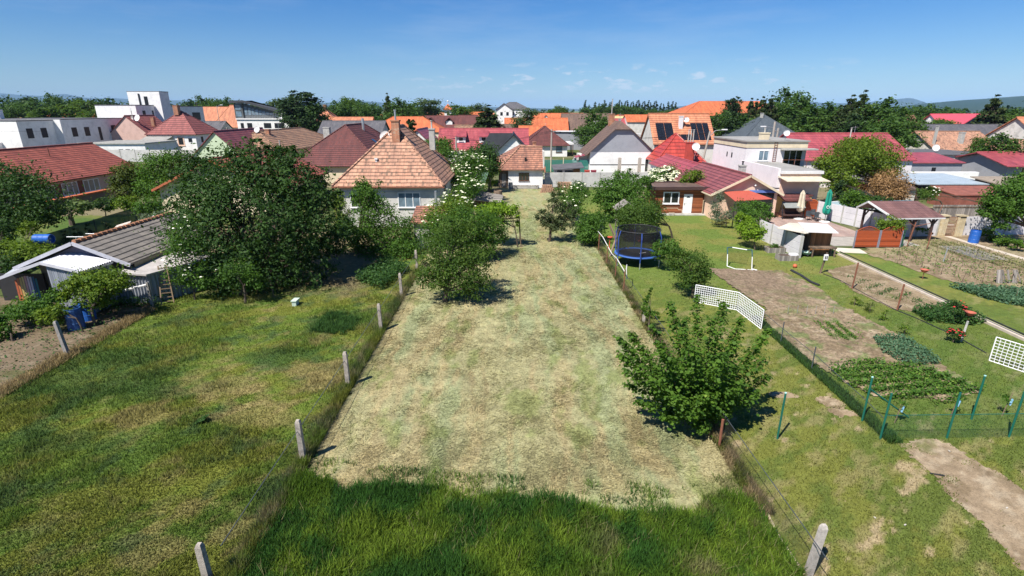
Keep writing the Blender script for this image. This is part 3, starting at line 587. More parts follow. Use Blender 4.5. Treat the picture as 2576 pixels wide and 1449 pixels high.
def roof_polys(kind, x0, x1, y0, y1, he, hr, ov, ridge=None, inset=None):
    X0, X1, Y0, Y1 = x0 - ov, x1 + ov, y0 - ov, y1 + ov
    if kind == 'gx':
        ry = ridge if ridge is not None else (y0 + y1) / 2; za = he - ov * (hr - he) / (ry - y0); zb = he - ov * (hr - he) / (y1 - ry)
        return [[(X0, Y0, za), (X1, Y0, za), (X1, ry, hr), (X0, ry, hr)], [(X1, Y1, zb), (X0, Y1, zb), (X0, ry, hr), (X1, ry, hr)]]
    if kind == 'gy':
        rx = ridge if ridge is not None else (x0 + x1) / 2; za = he - ov * (hr - he) / (rx - x0); zb = he - ov * (hr - he) / (x1 - rx)
        return [[(X0, Y1, za), (X0, Y0, za), (rx, Y0, hr), (rx, Y1, hr)], [(X1, Y0, zb), (X1, Y1, zb), (rx, Y1, hr), (rx, Y0, hr)]]
    if kind == 'hip':                   # inset: the ridge's (x or y) ends from each side
        w, d = x1 - x0, y1 - y0
        if w >= d: a = inset or d / 2; A = (x0 + a, (y0 + y1) / 2, hr); B = (x1 - a, (y0 + y1) / 2, hr); run = d / 2
        else: a = inset or w / 2; A = ((x0 + x1) / 2, y0 + a, hr); B = ((x0 + x1) / 2, y1 - a, hr); run = w / 2
        z_ = he - ov * (hr - he) / run; p = [(X0, Y0, z_), (X1, Y0, z_), (X1, Y1, z_), (X0, Y1, z_)]
        if w >= d: return [[p[0], p[1], B, A], [p[2], p[3], A, B], [p[3], p[0], A], [p[1], p[2], B]]
        return [[p[0], p[1], A], [p[1], p[2], B, A], [p[2], p[3], B], [p[3], p[0], A, B]]
    if kind == 'shedy': return [[(X0, Y0, he), (X1, Y0, he), (X1, Y1, hr), (X0, Y1, hr)]]
    if kind == 'shedx': return [[(X0, Y0, he), (X1, Y0, hr), (X1, Y1, hr), (X0, Y1, he)]]
def house(name, label, x0, x1, y0, y1, he, hr, kind, wall, roof, ov=.4, z0=0, cat='house', ridge=None, group=None, t=.12, trim=None, inset=None):
    h = thing(name, label, cat, (x0 + x1) / 2, (y0 + y1) / 2, z0, group); m = MB(); zw = he - .02 if kind != 'flat' else he
    m.box(x0, x1, y0, y1, z0 - .1, zw)
    if kind == 'gx':
        ry = ridge if ridge is not None else (y0 + y1) / 2
        m.poly([(x0, y1, zw), (x0, y0, zw), (x0, ry, hr - .1)]); m.poly([(x1, y0, zw), (x1, y1, zw), (x1, ry, hr - .1)])
    if kind == 'gy':
        rx = ridge if ridge is not None else (x0 + x1) / 2
        m.poly([(x0, y0, zw), (x1, y0, zw), (rx, y0, hr - .1)]); m.poly([(x1, y1, zw), (x0, y1, zw), (rx, y1, hr - .1)])
    if kind in ('shedy', 'shedx'):
        zt = hr - .15
        if kind == 'shedy': m.poly([(x0, y1, zw), (x0, y0, zw), (x0, y1, zt)]); m.poly([(x1, y0, zw), (x1, y1, zw), (x1, y1, zt)]); m.poly([(x1, y1, zw), (x0, y1, zw), (x0, y1, zt), (x1, y1, zt)])
        else: m.poly([(x0, y0, zw), (x1, y0, zw), (x1, y0, zt)])
    m.build('wall', wall, h); r = MB()
    if kind == 'flat':
        r.box(x0 - ov, x1 + ov, y0 - ov, y1 + ov, he, he + t); r.build('roof', roof, h)
        if trim:
            q = MB(); e = ov + .03; zt = he + t + .12
            q.box(x0 - e, x1 + e, y0 - e, y0 - ov + .18, he - .05, zt); q.box(x0 - e, x1 + e, y1 + ov - .18, y1 + e, he - .05, zt); q.box(x0 - e, x0 - ov + .18, y0 - ov + .18, y1 + ov - .18, he - .05, zt); q.box(x1 + ov - .18, x1 + e, y0 - ov + .18, y1 + ov - .18, he - .05, zt); q.build('parapet', trim, h)
    else:
        P = roof_polys(kind, x0, x1, y0, y1, he, hr, ov, ridge, inset); P = [[(a, b, c + t) for a, b, c in q] for q in P]; r.shell(P, t); rf = r.build('roof', roof, h); c = MB()
        if kind in ('gx', 'gy', 'hip'):         # ridge and hip caps
            seen = {}
            for q in P:
                for i in range(len(q)):
                    a, b = q[i], q[(i + 1) % len(q)]; kk = frozenset(((round(a[0], 2), round(a[1], 2), round(a[2], 2)), (round(b[0], 2), round(b[1], 2), round(b[2], 2)))); seen[kk] = seen.get(kk, 0) + 1
                    if seen[kk] == 2: c.tube((a[0], a[1], a[2] + .0), (b[0], b[1], b[2] + .0), .13, n=6)
            if c.v: c.build('ridge', roof, h)
        if trim:
            g = MB(); zb = min(p[2] for p in P[0]) - t - .02
            for q in P[:1] + (P[1:2] if kind == 'gy' else []):
                lo = [p for p in q if p[2] < zb + t + .3]
                if len(lo) == 2: g.bar((lo[0][0], lo[0][1], zb), (lo[1][0], lo[1][1], zb), .12, .12)
            if kind == 'gy':
                for q in P:
                    e = sorted([p for p in q if abs(p[1] - (y0 - ov)) < .01], key=lambda p: p[2])
                    if len(e) == 2: g.bar((e[0][0], e[0][1] - .03, e[0][2] - .1), (e[1][0], e[1][1] - .03, e[1][2] - .1), .06, .22)
            g.build('gutter' if kind != 'gy' else 'fascia', trim, h)
    h['_b'] = 0; del h['_b']; return h
def win(h, face, pos, a, z_, w, hh, fr=None, pane=None, n=2, sill=True, name='window', fw=.07):
    """face F looks to the camera (-Y), E to +X, W to -X; pos is that wall's plane"""
    fr = fr or FRW; pane = pane or GL; f = MB(); g = MB(); x0, x1, z1 = a - w / 2, a + w / 2, z_ + hh
    def bx(m, u0, u1, v0, v1, d0, d1):
        if face == 'F': m.box(u0, u1, pos - d1, pos - d0, v0, v1)
        elif face == 'E': m.box(pos + d0, pos + d1, u0, u1, v0, v1)
        else: m.box(pos - d1, pos - d0, u0, u1, v0, v1)
    bx(f, x0, x1, z_, z_ + fw, .0, .06); bx(f, x0, x1, z1 - fw, z1, .0, .06); bx(f, x0, x0 + fw, z_ + fw, z1 - fw, .0, .06); bx(f, x1 - fw, x1, z_ + fw, z1 - fw, .0, .06)
    for i in range(1, n): c = x0 + w * i / n; bx(f, c - fw / 2, c + fw / 2, z_ + fw, z1 - fw, .0, .055)
    if sill: bx(f, x0 - .08, x1 + .08, z_ - .05, z_, .0, .13)
    bx(g, x0 + fw, x1 - fw, z_ + fw, z1 - fw, .004, .02); o = f.build(name, fr, h); g.build('pane', pane, o); return o
def dark(h, face, pos, a, z_, w, hh, mat=None, name='window'):
    g = MB()
    if face == 'F': g.box(a - w / 2, a + w / 2, pos - .03, pos + .05, z_, z_ + hh)
    elif face == 'E': g.box(pos - .05, pos + .03, a - w / 2, a + w / 2, z_, z_ + hh)
    else: g.box(pos - .03, pos + .05, a - w / 2, a + w / 2, z_, z_ + hh)
    return g.build(name, mat or GLM, h)
def door(h, face, pos, a, w, hh, mat, z0=0):
    g = MB(); d = .05
    def bx(u0, u1, v0, v1, d0, d1):
        if face == 'F': g.box(u0, u1, pos - d1, pos - d0, v0, v1)
        elif face == 'W': g.box(pos - d1, pos - d0, u0, u1, v0, v1)
        else: g.box(pos + d0, pos + d1, u0, u1, v0, v1)
    bx(a - w / 2, a + w / 2, z0, z0 + hh, 0, d)
    for i in (-1, 1):
        for v0, v1 in ((.12, .45), (.5, .75)): bx(a + i * w * .22 - w * .13, a + i * w * .22 + w * .13, z0 + hh * v0, z0 + hh * v1, d, d + .02)
    o = g.build('door', mat, h); k_ = MB()
    if face == 'F': k_.box(a - w * .42, a - w * .34, pos - .12, pos - d, z0 + .95, z0 + 1.1); g2 = [(a + math.cos(t) * w * .2, pos - d - .012, z0 + hh * .82 + math.sin(t) * w * .16) for t in np.linspace(0, math.pi, 8)]
    else: k_.box(pos - .12, pos - d, a - w * .42, a - w * .34, z0 + .95, z0 + 1.1); g2 = None
    k_.build('handle', STEEL, o)
    if g2: MB().poly(g2).build('door_window', GL, o)
    return o
def chimney(h, x, y, z0, z1, w=.5, d=None, mat=None, pipes=0, ph=.6, cap=None, pm=None):
    d = d or w; m = MB(); m.box(x - w / 2, x + w / 2, y - d / 2, y + d / 2, z0, z1); m.box(x - w / 2 - .06, x + w / 2 + .06, y - d / 2 - .06, y + d / 2 + .06, z1 - .12, z1 + .02); o = m.build('chimney', mat or BRICK, h)
    if pipes:
        p = MB()
        for i in range(pipes): c = x + (i - (pipes - 1) / 2) * w / pipes; p.tube((c, y, z1), (c, y, z1 + ph), .09, n=8); p.tube((c, y, z1 + ph), (c, y, z1 + ph + .08), .14, n=8)
        p.build('flue_pipe', pm or CONC, o)
    return o
def dish(h, x, y, z_, r=.45, pole=.6):
    m = MB(); prof = [(0.02, 0), (r * .5, .04), (r * .85, .12), (r, .19)]; n = 14; d = Vector((-.25, -.85, .3)).normalized(); a = d.orthogonal().normalized(); b = d.cross(a); c = Vector((x, y, z_)); vs = []
    for rr, zz in prof:
        for i in range(n): t = 2 * math.pi * i / n; vs.append(c + (a * math.cos(t) + b * math.sin(t)) * rr + d * zz)
    m.add(vs, [(j * n + i, j * n + (i + 1) % n, (j + 1) * n + (i + 1) % n, (j + 1) * n + i) for j in range(3) for i in range(n)])
    o = m.build('satellite_dish', DISH, h, True); q = MB(); q.tube((x, y + .05, z_), (x, y + .1, z_ - pole), .03, n=5); q.tube(c, c + d * r * 1.1, .015, n=4); q.build('dish_mast', STEEL, o); return o

# --- the old house beside the field
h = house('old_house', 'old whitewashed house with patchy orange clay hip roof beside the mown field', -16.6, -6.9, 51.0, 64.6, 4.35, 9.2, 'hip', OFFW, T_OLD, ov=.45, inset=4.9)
win(h, 'F', 51.0, -9.9, 1.9, 2.15, 1.45, pane=GLB, n=3); win(h, 'F', 51.0, -14.9, 1.9, 1.3, 1.3, n=2)
m = MB(); m.box(-16.62, -6.88, 50.93, 51.0, 3.35, 3.42); m.box(-16.7, -6.8, 50.9, 51.0, 4.2, 4.3); m.build('cornice', OFFW, h)
MB().bar((-17.1, 50.5, 3.9), (-6.4, 50.5, 3.9), .12, .12).build('gutter', RUST, h); MB().tube((-17.0, 50.6, 3.9), (-17.0, 50.8, 0), .05).build('downpipe', RUST, h)
for yy in (54.2, 55.4): dark(h, 'E', -6.9, yy, 2.2, .5, 1.2)
c = chimney(h, -11.5, 54.7, 6.9, 9.9, .75, mat=BRICK, pipes=1, ph=.9, pm=STEEL); chimney(h, -8.9, 61.2, 6.6, 8.9, .6, mat=CONC, pipes=1, ph=.8); dish(h, -12.7, 55.2, 8.3, .55, .9); chimney(h, -13.2, 52.7, 5.9, 6.4, .18, mat=TRIMW)
h = house('brick_annex', 'small white lean-to annex with rusty brown sheet roof and steel flue', -8.0, -5.9, 42.4, 45.2, 2.1, 2.9, 'shedy', OFFW, T_BROWN, ov=.25, cat='shed')
MB().tube((-6.2, 43.2, 2.3), (-6.2, 43.2, 4.6), .1, n=8).build('flue_pipe', STEEL, h)
# --- the little house at the end of the field
h = thing('cottage', 'small white cottage with sloped clay tile roof at the end of the mown field', 'house', 1.2, 80, 0); MB().box(-.55, 4.5, 78.4, 86, -.1, 2.9).build('wall', WHITE, h)
dk = MB(); dk.box(-1.95, -.55, 78.8, 86, -.1, 2.75); dk.build('plank_porch', OLDW, h); MB().box(-1.5, -.9, 78.74, 78.8, .1, 2.0).build('door', GREYWOOD, h)
A = (1.3, 82.0, 5.75); B = (4.55, 82.0, 5.65); P = [[(-2.05, 77.9, 2.7), (4.65, 77.9, 2.7), B, A], [(-4.1, 86.5, 2.9), (-4.1, 78.8, 2.4), (-2.05, 77.9, 2.7), A, (1.3, 86.5, 5.75)], [B, (4.65, 86.5, 3.2), (1.3, 86.5, 5.75), A]]
MB().shell(P, .12).build('roof', T_BROWN, h); c = MB(); c.tube(P[0][0], A, .13); c.tube(A, B, .13); c.build('ridge', T_OLD, h); MB().box(4.66, 4.85, 77.9, 86.5, 2.3, 3.1).build('parapet', BRICK, h)
MB().box(4.5, 4.68, 78.2, 86, 2.6, 5.2).build('gable_wall', OFFW, h)
win(h, 'F', 78.4, 1.75, 1.05, 1.5, 1.15, fr=FRB, pane=GL, n=3); chimney(h, 3.4, 83.4, 4.5, 6.3, .5); MB().tube((2.0, 79.5, 3.6), (2.0, 79.4, 4.3), .16, n=8).build('vent_pipe', TRIMD, h)
MB().box(-.3, 3.8, 77.7, 78.4, 0, .45).build('step', CONC, h)
# --- the tall white and grey gable house
h = thing('gable_house', 'white house with big grey gable and half-hipped brown roof behind the panel wall', 'house', 19.7, 102, 0)
w_ = MB(); w_.box(14.1, 25.4, 98, 108, -.1, 3.75); w_.build('wall', WHITE, h)
MB().poly([(14.05, 97.97, 3.75), (25.45, 97.97, 3.75), (21.25, 97.97, 7.62), (18.15, 97.97, 7.62)]).build('gable', GREYW, h)
g = MB().box(14.1, 25.4, 97.95, 98, 1.45, 1.56); g.build('cornice', TRIMD, h)
P = [[(13.3, 108.4, 3.2), (13.3, 97.5, 3.2), (18.27, 97.5, 7.7), (19.7, 100.0, 9.0), (19.7, 108.4, 9.0)], [(26.2, 97.5, 3.2), (26.2, 108.4, 3.2), (19.7, 108.4, 9.0), (19.7, 100, 9.0), (21.16, 97.5, 7.7)], [(18.27, 97.5, 7.7), (21.16, 97.5, 7.7), (19.7, 100, 9.0)]]
MB().shell(P, .14).build('roof', T_BROWNF, h); win(h, 'F', 98, 24.6, .2, 1.1, 2.3, n=1, sill=False, name='balcony_door'); chimney(h, 19.0, 106, 8, 10.2, 1.1, .6, pipes=1, ph=2.6)
chimney(h, 20.3, 104.5, 8.5, 9.3, .4, mat=CONC)
MB().box(12.6, 14.1, 100, 106, -.1, 3.0).build('porch', OFFW, h); MB().shell([[(11.6, 99, 2.7), (14.2, 99, 3.3), (14.2, 102, 3.3), (11.6, 102, 2.7)]], .1).build('porch_roof', M_RED, h)
# --- house with solar panels
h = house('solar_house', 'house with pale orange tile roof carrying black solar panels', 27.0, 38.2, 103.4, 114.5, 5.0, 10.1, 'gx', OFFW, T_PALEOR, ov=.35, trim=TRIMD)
sl = (10.1 - 5.0) / 5.55
def onroof(m, xa, xb, ya, yb): f = lambda yy: 5.0 + (yy - 103.4) * sl + .22; m.shell([[(xa, ya, f(ya)), (xb, ya, f(ya)), (xb, yb, f(yb)), (xa, yb, f(yb))]], .06)
for xa, ya, nx, ny in ((27.7, 103.75, 2, 3), (34.4, 103.75, 3, 3), (30.98, 103.75, 3, 1)):
    for i in range(nx):
        for j in range(ny): pw = 1.6 if xa < 28 else 1.14; m = MB(); onroof(m, xa + i * pw, xa + i * pw + pw - .06, ya + j * 1.1, ya + j * 1.1 + 1.05); m.build('solar_panel', PANEL, h)
chimney(h, 32.4, 106.3, 7.3, 9.8, .7, mat=LILAC); dish(h, 33.4, 106.2, 9.1, .5, .7); dark(h, 'F', 103.4, 35.4, .3, .9, 2.2, FRW, 'door')
# --- red pyramid roof and the low red roofs before it
h = house('pyramid_house', 'house with bright red pyramid roof and red painted chimney', 24.6, 32.0, 91, 99, 3.0, 6.9, 'hip', OFFW, M_BRIGHT, ov=.45)
c = chimney(h, 29.2, 89.6, 2.6, 5.9, 1.2, 1.0, mat=plain('red_paint', (.42, .06, .045)), pipes=3, ph=1.9); dish(h, 29.9, 88.8, 5.2, .62, 2.0)
h = house('red_annex', 'low annex under faded pink and red sheet roofs behind the white elder bush', 22.6, 28.0, 72, 88, 2.75, 3.95, 'gy', LILAC, M_RED, ov=.3, ridge=25.0, cat='annex')
# --- cream flat-roofed villa
h = thing('flat_villa', 'two-storey cream villa with flat grey roof, terrace and large dark balcony doors', 'house', 32.5, 68, 0)
m = MB(); m.box(28.8, 36.2, 67, 78, 2.6, 6.45); m.build('wall', LILAC, h); MB().box(28.74, 36.26, 66.94, 78.06, 6.45, 7.15).build('fascia', CREAM, h); MB().box(28.8, 36.2, 67, 78, -.1, 2.6).build('lower_wall', CREAM, h)
MB().box(28.6, 36.4, 66.8, 78.2, 7.15, 7.32).build('roof', FELT, h); MB().box(32.9, 37.0, 65.8, 66.9, 6.25, 6.4).build('canopy', CONC, h)
for z_ in (2.6, 6.4): MB().box(28.75, 28.8, 66.97, 78, z_, z_ + .08).build('cornice', TRIMB, h)
win(h, 'F', 67, 31.0, 5.05 - .15, 1.25, 1.25, pane=GLB, n=2); win(h, 'F', 67, 34.6, 4.1, 2.3, 2.1, n=3, fr=TRIMW, name='balcony_door', sill=False)
for yy, z_, w2 in ((72.8, 5.0, .3), (71.2, 5.0, .35), (73.6, 1.5, .35), (72.0, 1.5, .35), (70.3, 1.5, .7)): dark(h, 'W', 28.8, yy, z_, w2, .6)
m = MB(); m.box(28.2, 32.8, 57, 66.9, -.1, 4.7); m.box(28.2, 28.45, 57, 66.9, 4.7, 5.0); m.build('terrace_wall', LILAC, h); MB().box(28.5, 32.8, 57.05, 66.9, 4.7, 4.78).build('terrace_floor', FELT, h)
MB().box(28.4, 32.9, 56.7, 57, 4.45, 4.75).build('gutter', TRIMW, h); MB().box(28.6, 32.75, 56.9, 57, 0, 4.4).build('lower_wall', PEACH, h); m = MB(); m.shell([[(28.5, 55.4, 3.85), (33.0, 55.4, 3.85), (32.6, 56.9, 4.2), (28.2, 56.9, 4.2)]], .06); m.build('awning', plain('beige_canvas', (.55, .48, .36)), h)
for i in range(3): MB().box(28.2 + (i == 0) * 4.3, 28.3 + 4.3 + .1, 57 + i * 3, 57.08 + i * 3, 4.75, 4.8)
m = MB()
for xx in (32.95, 34.4, 35.9): m.tube((xx, 65.9, 4.1), (xx, 65.9, 5.1), .03)
m.tube((32.95, 65.9, 5.1), (35.9, 65.9, 5.1), .03); m.build('railing', RUST, h)
m = MB()
for i in range(12): m.bar((32.15, 66.9, 4.3 + i * .25), (32.5, 66.9, 4.3 + i * .25), .03, .03)
m.bar((32.15, 66.9, 4.2), (32.15, 66.9, 7.3), .04, .04); m.bar((32.5, 66.9, 4.2), (32.5, 66.9, 7.3), .04, .04); m.build('wall_ladder', RUST, h)
chimney(h, 31.9, 69.5, 7.3, 8.15, 1.0, .8, mat=CREAM, pipes=1, ph=.5); dish(h, 33.6, 67.4, 8.15, .37, .8)
# --- slate roof and long red roof to its right
h = house('slate_house', 'house with dark blue-grey slate hip roof before the dark conifers', 58.0, 71.6, 136, 150, 4.6, 9.6, 'hip', OFFW, T_SLATE, ov=.5); chimney(h, 63.8, 142, 9, 10.2, .6, mat=CONC)
h = house('long_red_house', 'long low house with pinkish red sheet roof right of the flat villa', 42.8, 58.5, 79, 93, 4.0, 7.3, 'gx', LILAC, M_RED, ov=.35); chimney(h, 50.6, 82.2, 5.0, 6.9, .6, mat=plain('pink_paint', (.4, .12, .11)), pipes=1, ph=1.4); dark(h, 'F', 79, 45.2, 2.4, 1.0, 1.0)
MB().shell([[(54.1, 80.7, 4.98), (54.9, 80.7, 4.98), (54.9, 81.6, 5.4), (54.1, 81.6, 5.4)]], .1).build('skylight', GL, h)
# --- long maroon house with gable, blue beam, and its annexes
h = house('maroon_garden_house', 'long maroon sheet roof house with peach gable and blue beam over a dark opening', 20.9, 27.5, 55.0, 68.5, 2.75, 4.45, 'gy', PEACH, M_MAROON, ov=.45, ridge=24.3, trim=CREAM)
MB().box(24.5, 27.3, 54.86, 55.0, 2.75, 3.0).build('beam', plain('blue_paint', (.13, .20, .50)), h); dark(h, 'F', 55.0, 25.9, .2, 2.5, 2.5, plain('dark_room', (.012, .011, .012)), 'opening'); MB().box(24.3, 24.5, 54.9, 54.98, 0, 3.2).build('post', CREAM, h)
c = chimney(h, 25.4, 59.5, 3.6, 5.1, .62, mat=CONC, pipes=1, ph=.35, pm=TRIMD)
lamp = MB().ball((25.0, 54.8, 3.5), .09).build('wall_lamp', FRW, h)
h = house('felt_roof_annex', 'annex with flat dark felt roof and beige roller blind beside the terrace', 27.7, 31.9, 57.2, 63, 2.85, 3.0, 'flat', PEACH, DARKR, ov=.2, cat='annex'); win(h, 'F', 57.2, 29.3, 1.4, 2.0, 1.1, pane=BLIND, n=1)
h = thing('sun_sail', 'brick red canvas awning spread over the garden wall', 'awning', 23.3, 53, 2.4)
sq = [AT(1850, 506, 50.6), AT(1943, 500, 51.2), AT(1884, 479, 54.8), AT(1820, 482, 54.8)]
MB().shell([sq], .04).build('canvas', plain('red_canvas', (.42, .085, .055), .8, .1), h); m = MB()
for p in sq[:2]: m.tube((p[0], p[1], 0), (p[0], p[1], p[2] - .05), .05)
m.build('frame', TRIMD, h)
h = house('terrace_block', 'yellow rendered block with small maroon tiled canopy on the terrace', 27.6, 31.6, 55.9, 57.1, 2.25, 2.4, 'flat', plain('yellow_render', (.66, .48, .18)), T_MAROON, ov=.1, cat='wall')
MB().shell([[(28.3, 54.9, 1.95), (31.2, 54.9, 1.95), (31.0, 55.9, 2.45), (28.0, 55.9, 2.45)]], .08).build('canopy', T_MAROON, h); MB().box(27.55, 31.65, 55.86, 55.9, 0, .55).build('plinth', plain('clay_plinth', (.42, .19, .11)), h)
# --- wood cabin
h = house('wood_cabin', 'brown weatherboard cabin with white door and flat brown roof', 15.5, 21.3, 57.6, 61.5, 2.75, 2.8, 'flat', BPLANK, T_BROWNF, ov=.45, t=.16, trim=TRIMB, cat='cabin')
win(h, 'F', 57.6, 17.3, 1.15, 1.75, 1.3, n=2, fw=.12); door(h, 'F', 57.6, 19.15, .95, 2.05, FRW, .15); MB().box(15.5, 21.6, 56.7, 57.5, 0, .14).build('step', CONC, h)
MB().box(21.3, 22.6, 57.9, 61, 0, 2.1).build('side_store', BPLANK, h); m = MB()
for a, b in (((20.7, .1), (20.7, 1.6)), ((21.7, .1), (21.7, 1.6)), ((20.7, 1.6), (21.7, 1.6)), ((20.7, .1), (21.7, .1))): m.bar((a[0], 57.2, a[1]), (b[0], 57.2, b[1]), .06, .06)
m.build('screen_frame', plain('pale_wood', (.45, .36, .24)), h); MB().box(20.72, 21.68, 57.22, 57.24, .1, 1.6).build('screen', netm('dark_mesh', (.05, .05, .045), .75), h)
m = MB(); m.path([(16.0, 56.9, 0), (16.0, 56.9, .6), (16.4, 56.9, .62), (16.5, 56.9, .8), (17.9, 56.9, .8), (18.0, 56.9, .62), (18.4, 56.9, .6), (18.4, 56.9, 0)], .03); m.path([(17.0, 56.6, 0), (16.9, 56.6, .35), (17.5, 56.6, .35), (17.45, 56.6, 0)], .03)
tag(m.build('bench_frame', plain('cream_metal', (.5, .42, .3))), 'thin cream metal garden bench frame before the cabin window', 'bench')
# --- left: the red-roofed house
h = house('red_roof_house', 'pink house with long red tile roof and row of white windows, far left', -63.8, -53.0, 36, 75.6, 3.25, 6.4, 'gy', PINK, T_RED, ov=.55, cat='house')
SHUT = plain('brown_panel', (.24, .075, .045))
for yy, w2 in ((67.3, 2.6), (63.9, 2.4), (60.6, 2.2), (57.3, 2.4)): win(h, 'E', -53.0, yy, 1.15, w2, 1.5, pane=plain('net_curtain', (.35, .30, .24), .5), n=3, fw=.1)
for yy in (65.6, 62.2, 59.0): dark(h, 'E', -53.0, yy, 1.15, 1.0, 1.5, SHUT, 'panel')
chimney(h, -59.5, 50.5, 5.6, 7.0, .8, mat=plain('terracotta_paint', (.30, .09, .06))); m = MB()
for yy in np.arange(40, 75, 1.15):
    for q in range(2): m.box(-54.1 - q * .9, -54.0 - q * .9, yy + q * .55, yy + .35 + q * .55, 3.72 + q * .5, 3.86 + q * .5)
m.build('snow_guard', T_RED, h); MB().tube((-56.6, 66.5, 5.2), (-56.6, 66.5, 6.5), .05).build('vent_pipe', RUST, h)
h = thing('garden_wall', 'low garden wall with orange tile coping in front of the pink house', 'wall', -50, 55, 0); MB().box(-50.2, -49.9, 42, 66, 0, 1.45).build('wall', plain('dark_render', (.12, .11, .10)), h); MB().box(-50.4, -49.7, 42, 66, 1.45, 1.6).build('coping', T_ORANGE, h)
h = house('cream_barn', 'cream gable building with orange roof edge hidden behind the cherry tree', -38.0, -25.7, 57.4, 73.2, 2.9, 5.8, 'gy', CREAM, T_RED, ov=.5, trim=plain('orange_trim', (.45, .13, .06)), cat='building')
m = MB()
for yy in np.arange(60, 73, .8):
    for q in range(3): m.box(-26.5 - q * .6, -26.4 - q * .6, yy + q * .3, yy + .25 + q * .3, 3.22 + q * .28, 3.32 + q * .28)
m.build('snow_guard', plain('pale_clips', (.5, .3, .25)), h)
# --- left background: white modern flats
h = thing('white_apartments', 'large white flat-roofed modern block with dark windows and stair tower', 'building', -115, 150, 0)
m = MB()
for x0, x1, y0, y1, z1 in ((-130, -111, 124, 134, 8.5), (-130, -109.3, 134, 156, 8.7), (-119.4, -107.8, 160, 168.4, 12.2), (-115.2, -105.6, 168.5, 173, 16.1), (-118, -105.7, 173, 191, 12.0), (-131, -115.5, 116, 124, 4)): m.box(x0, x1, y0, y1, -.1, z1)
m.build('wall', WHITE, h); m = MB()
for x0, x1, y0, y1, z1 in ((-130, -111, 124, 134, 8.5), (-130, -109.3, 134.3, 156, 8.7), (-119.4, -107.8, 160, 168.2, 12.2), (-115.2, -105.6, 168.6, 173, 16.1), (-118, -105.7, 173.3, 191, 12.0)): m.box(x0 - .08, x1 + .08, y0 - .08, y1 + .08, z1, z1 + .18)
m.build('roof', DARKR, h)
for yy in (126.8, 130.7): dark(h, 'E', -111, yy, 4.7, 1.7, 2.2)
for yy in (137.7, 141.8): dark(h, 'E', -109.3, yy, 4.6, 1.7, 2.2)
dark(h, 'E', -109.3, 146.2, 3.3, 1.0, 3.4); dark(h, 'E', -109.3, 151.4, 4.8, 1.7, 2.2); dark(h, 'E', -107.8, 163.2, 8.6, 1.3, 2.2); dark(h, 'E', -107.8, 167.2, 8.8, .7, 2.0); dark(h, 'F', 168.5, -109.9, 11.6, 1.1, 3.2); MB().box(-112.0, -111.6, 168.3, 168.5, 11, 15.6).build('downpipe', TRIMD, h)
for yy, w2 in ((176.5, 2.4), (179.6, 2.4), (186.3, 4.6)): dark(h, 'E', -105.7, yy, 7.8, w2, 2.4)
chimney(h, -124.5, 135, 8.5, 11, 1.2, mat=WHITE)
# --- pink gable and its hip-roofed neighbour
h = house('pink_gable_house', 'pink gable house with dark red tile roof and white satellite dish', -109.3, -99.6, 150, 162, 5.1, 9.4, 'gy', PINK, T_ROSE, ov=.25); dish(h, -101.8, 151, 8.9, .9, 1.2); chimney(h, -103.3, 151.2, 7, 9.2, .5, mat=OFFW, pipes=1, ph=1.5); chimney(h, -101.0, 156, 6.5, 9.0, .9)
h = house('hip_roof_villa', 'white villa with brownish red hip roof and brick chimney', -99.4, -86.4, 150, 163, 4.9, 10.6, 'hip', WHITE, T_ROSE, ov=.5); chimney(h, -93.4, 155.4, 9.6, 12.2, 1.3); win(h, 'F', 150, -90.6, 1.6, 1.9, 2.4, fr=PEACH, n=1, fw=.3); dark(h, 'F', 150, -88.0, 2.6, 1.0, 1.0); dark(h, 'E', -86.4, 153, 2.4, 1.1, 1.5); dark(h, 'E', -86.4, 157, 2.4, 1.1, 1.5)
MB().shell([[(-99.6, 145.5, 3.0), (-92.5, 145.5, 3.0), (-92.5, 150, 4.2), (-99.6, 150, 4.2)]], .12).build('porch_roof', FELT, h)
h = house('flat_garage', 'low white garage with flat grey felt roof and small paired windows', -101.4, -86, 128, 140, 3.4, 3.5, 'flat', WHITE, FELT, ov=.25, cat='garage', trim=CONC)
for xx in (-97.8, -96.2, -91.8, -90.2): dark(h, 'F', 128, xx, 1.2, 1.0, 1.0)
# --- green gable, tan roof, maroon hip
h = house('green_gable_house', 'pale green gable house with maroon sheet roof', -53.2, -43.8, 89.6, 107, 3.1, 7.5, 'gy', plain('green_render', (.52, .62, .42), .85, .1), M_MAROON, ov=.25, ridge=-48.5)
dish(h, -46.6, 101, 7.5, .6, .9); chimney(h, -45.7, 103, 5.5, 7.5, .8)
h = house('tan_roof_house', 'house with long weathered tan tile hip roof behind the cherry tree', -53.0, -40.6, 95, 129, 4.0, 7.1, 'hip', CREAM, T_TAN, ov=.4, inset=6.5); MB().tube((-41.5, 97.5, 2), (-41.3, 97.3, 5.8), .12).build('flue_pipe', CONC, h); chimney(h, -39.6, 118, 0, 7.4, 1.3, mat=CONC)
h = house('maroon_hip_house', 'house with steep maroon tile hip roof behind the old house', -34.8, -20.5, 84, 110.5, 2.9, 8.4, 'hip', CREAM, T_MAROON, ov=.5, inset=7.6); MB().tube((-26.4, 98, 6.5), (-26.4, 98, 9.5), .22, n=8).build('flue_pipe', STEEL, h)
MB().shell([[(-24.4, 95.0, 6.1), (-23.6, 95.0, 5.5), (-23.6, 96.4, 5.5), (-24.4, 96.4, 6.1)]], .1).build('skylight', GL, h)
h = house('grey_roof_house', 'wide house with grey tile roof behind the maroon hip roof', -47.5, -32.2, 133, 147, 4.2, 8.2, 'gx', OFFW, T_GREY, ov=.4)
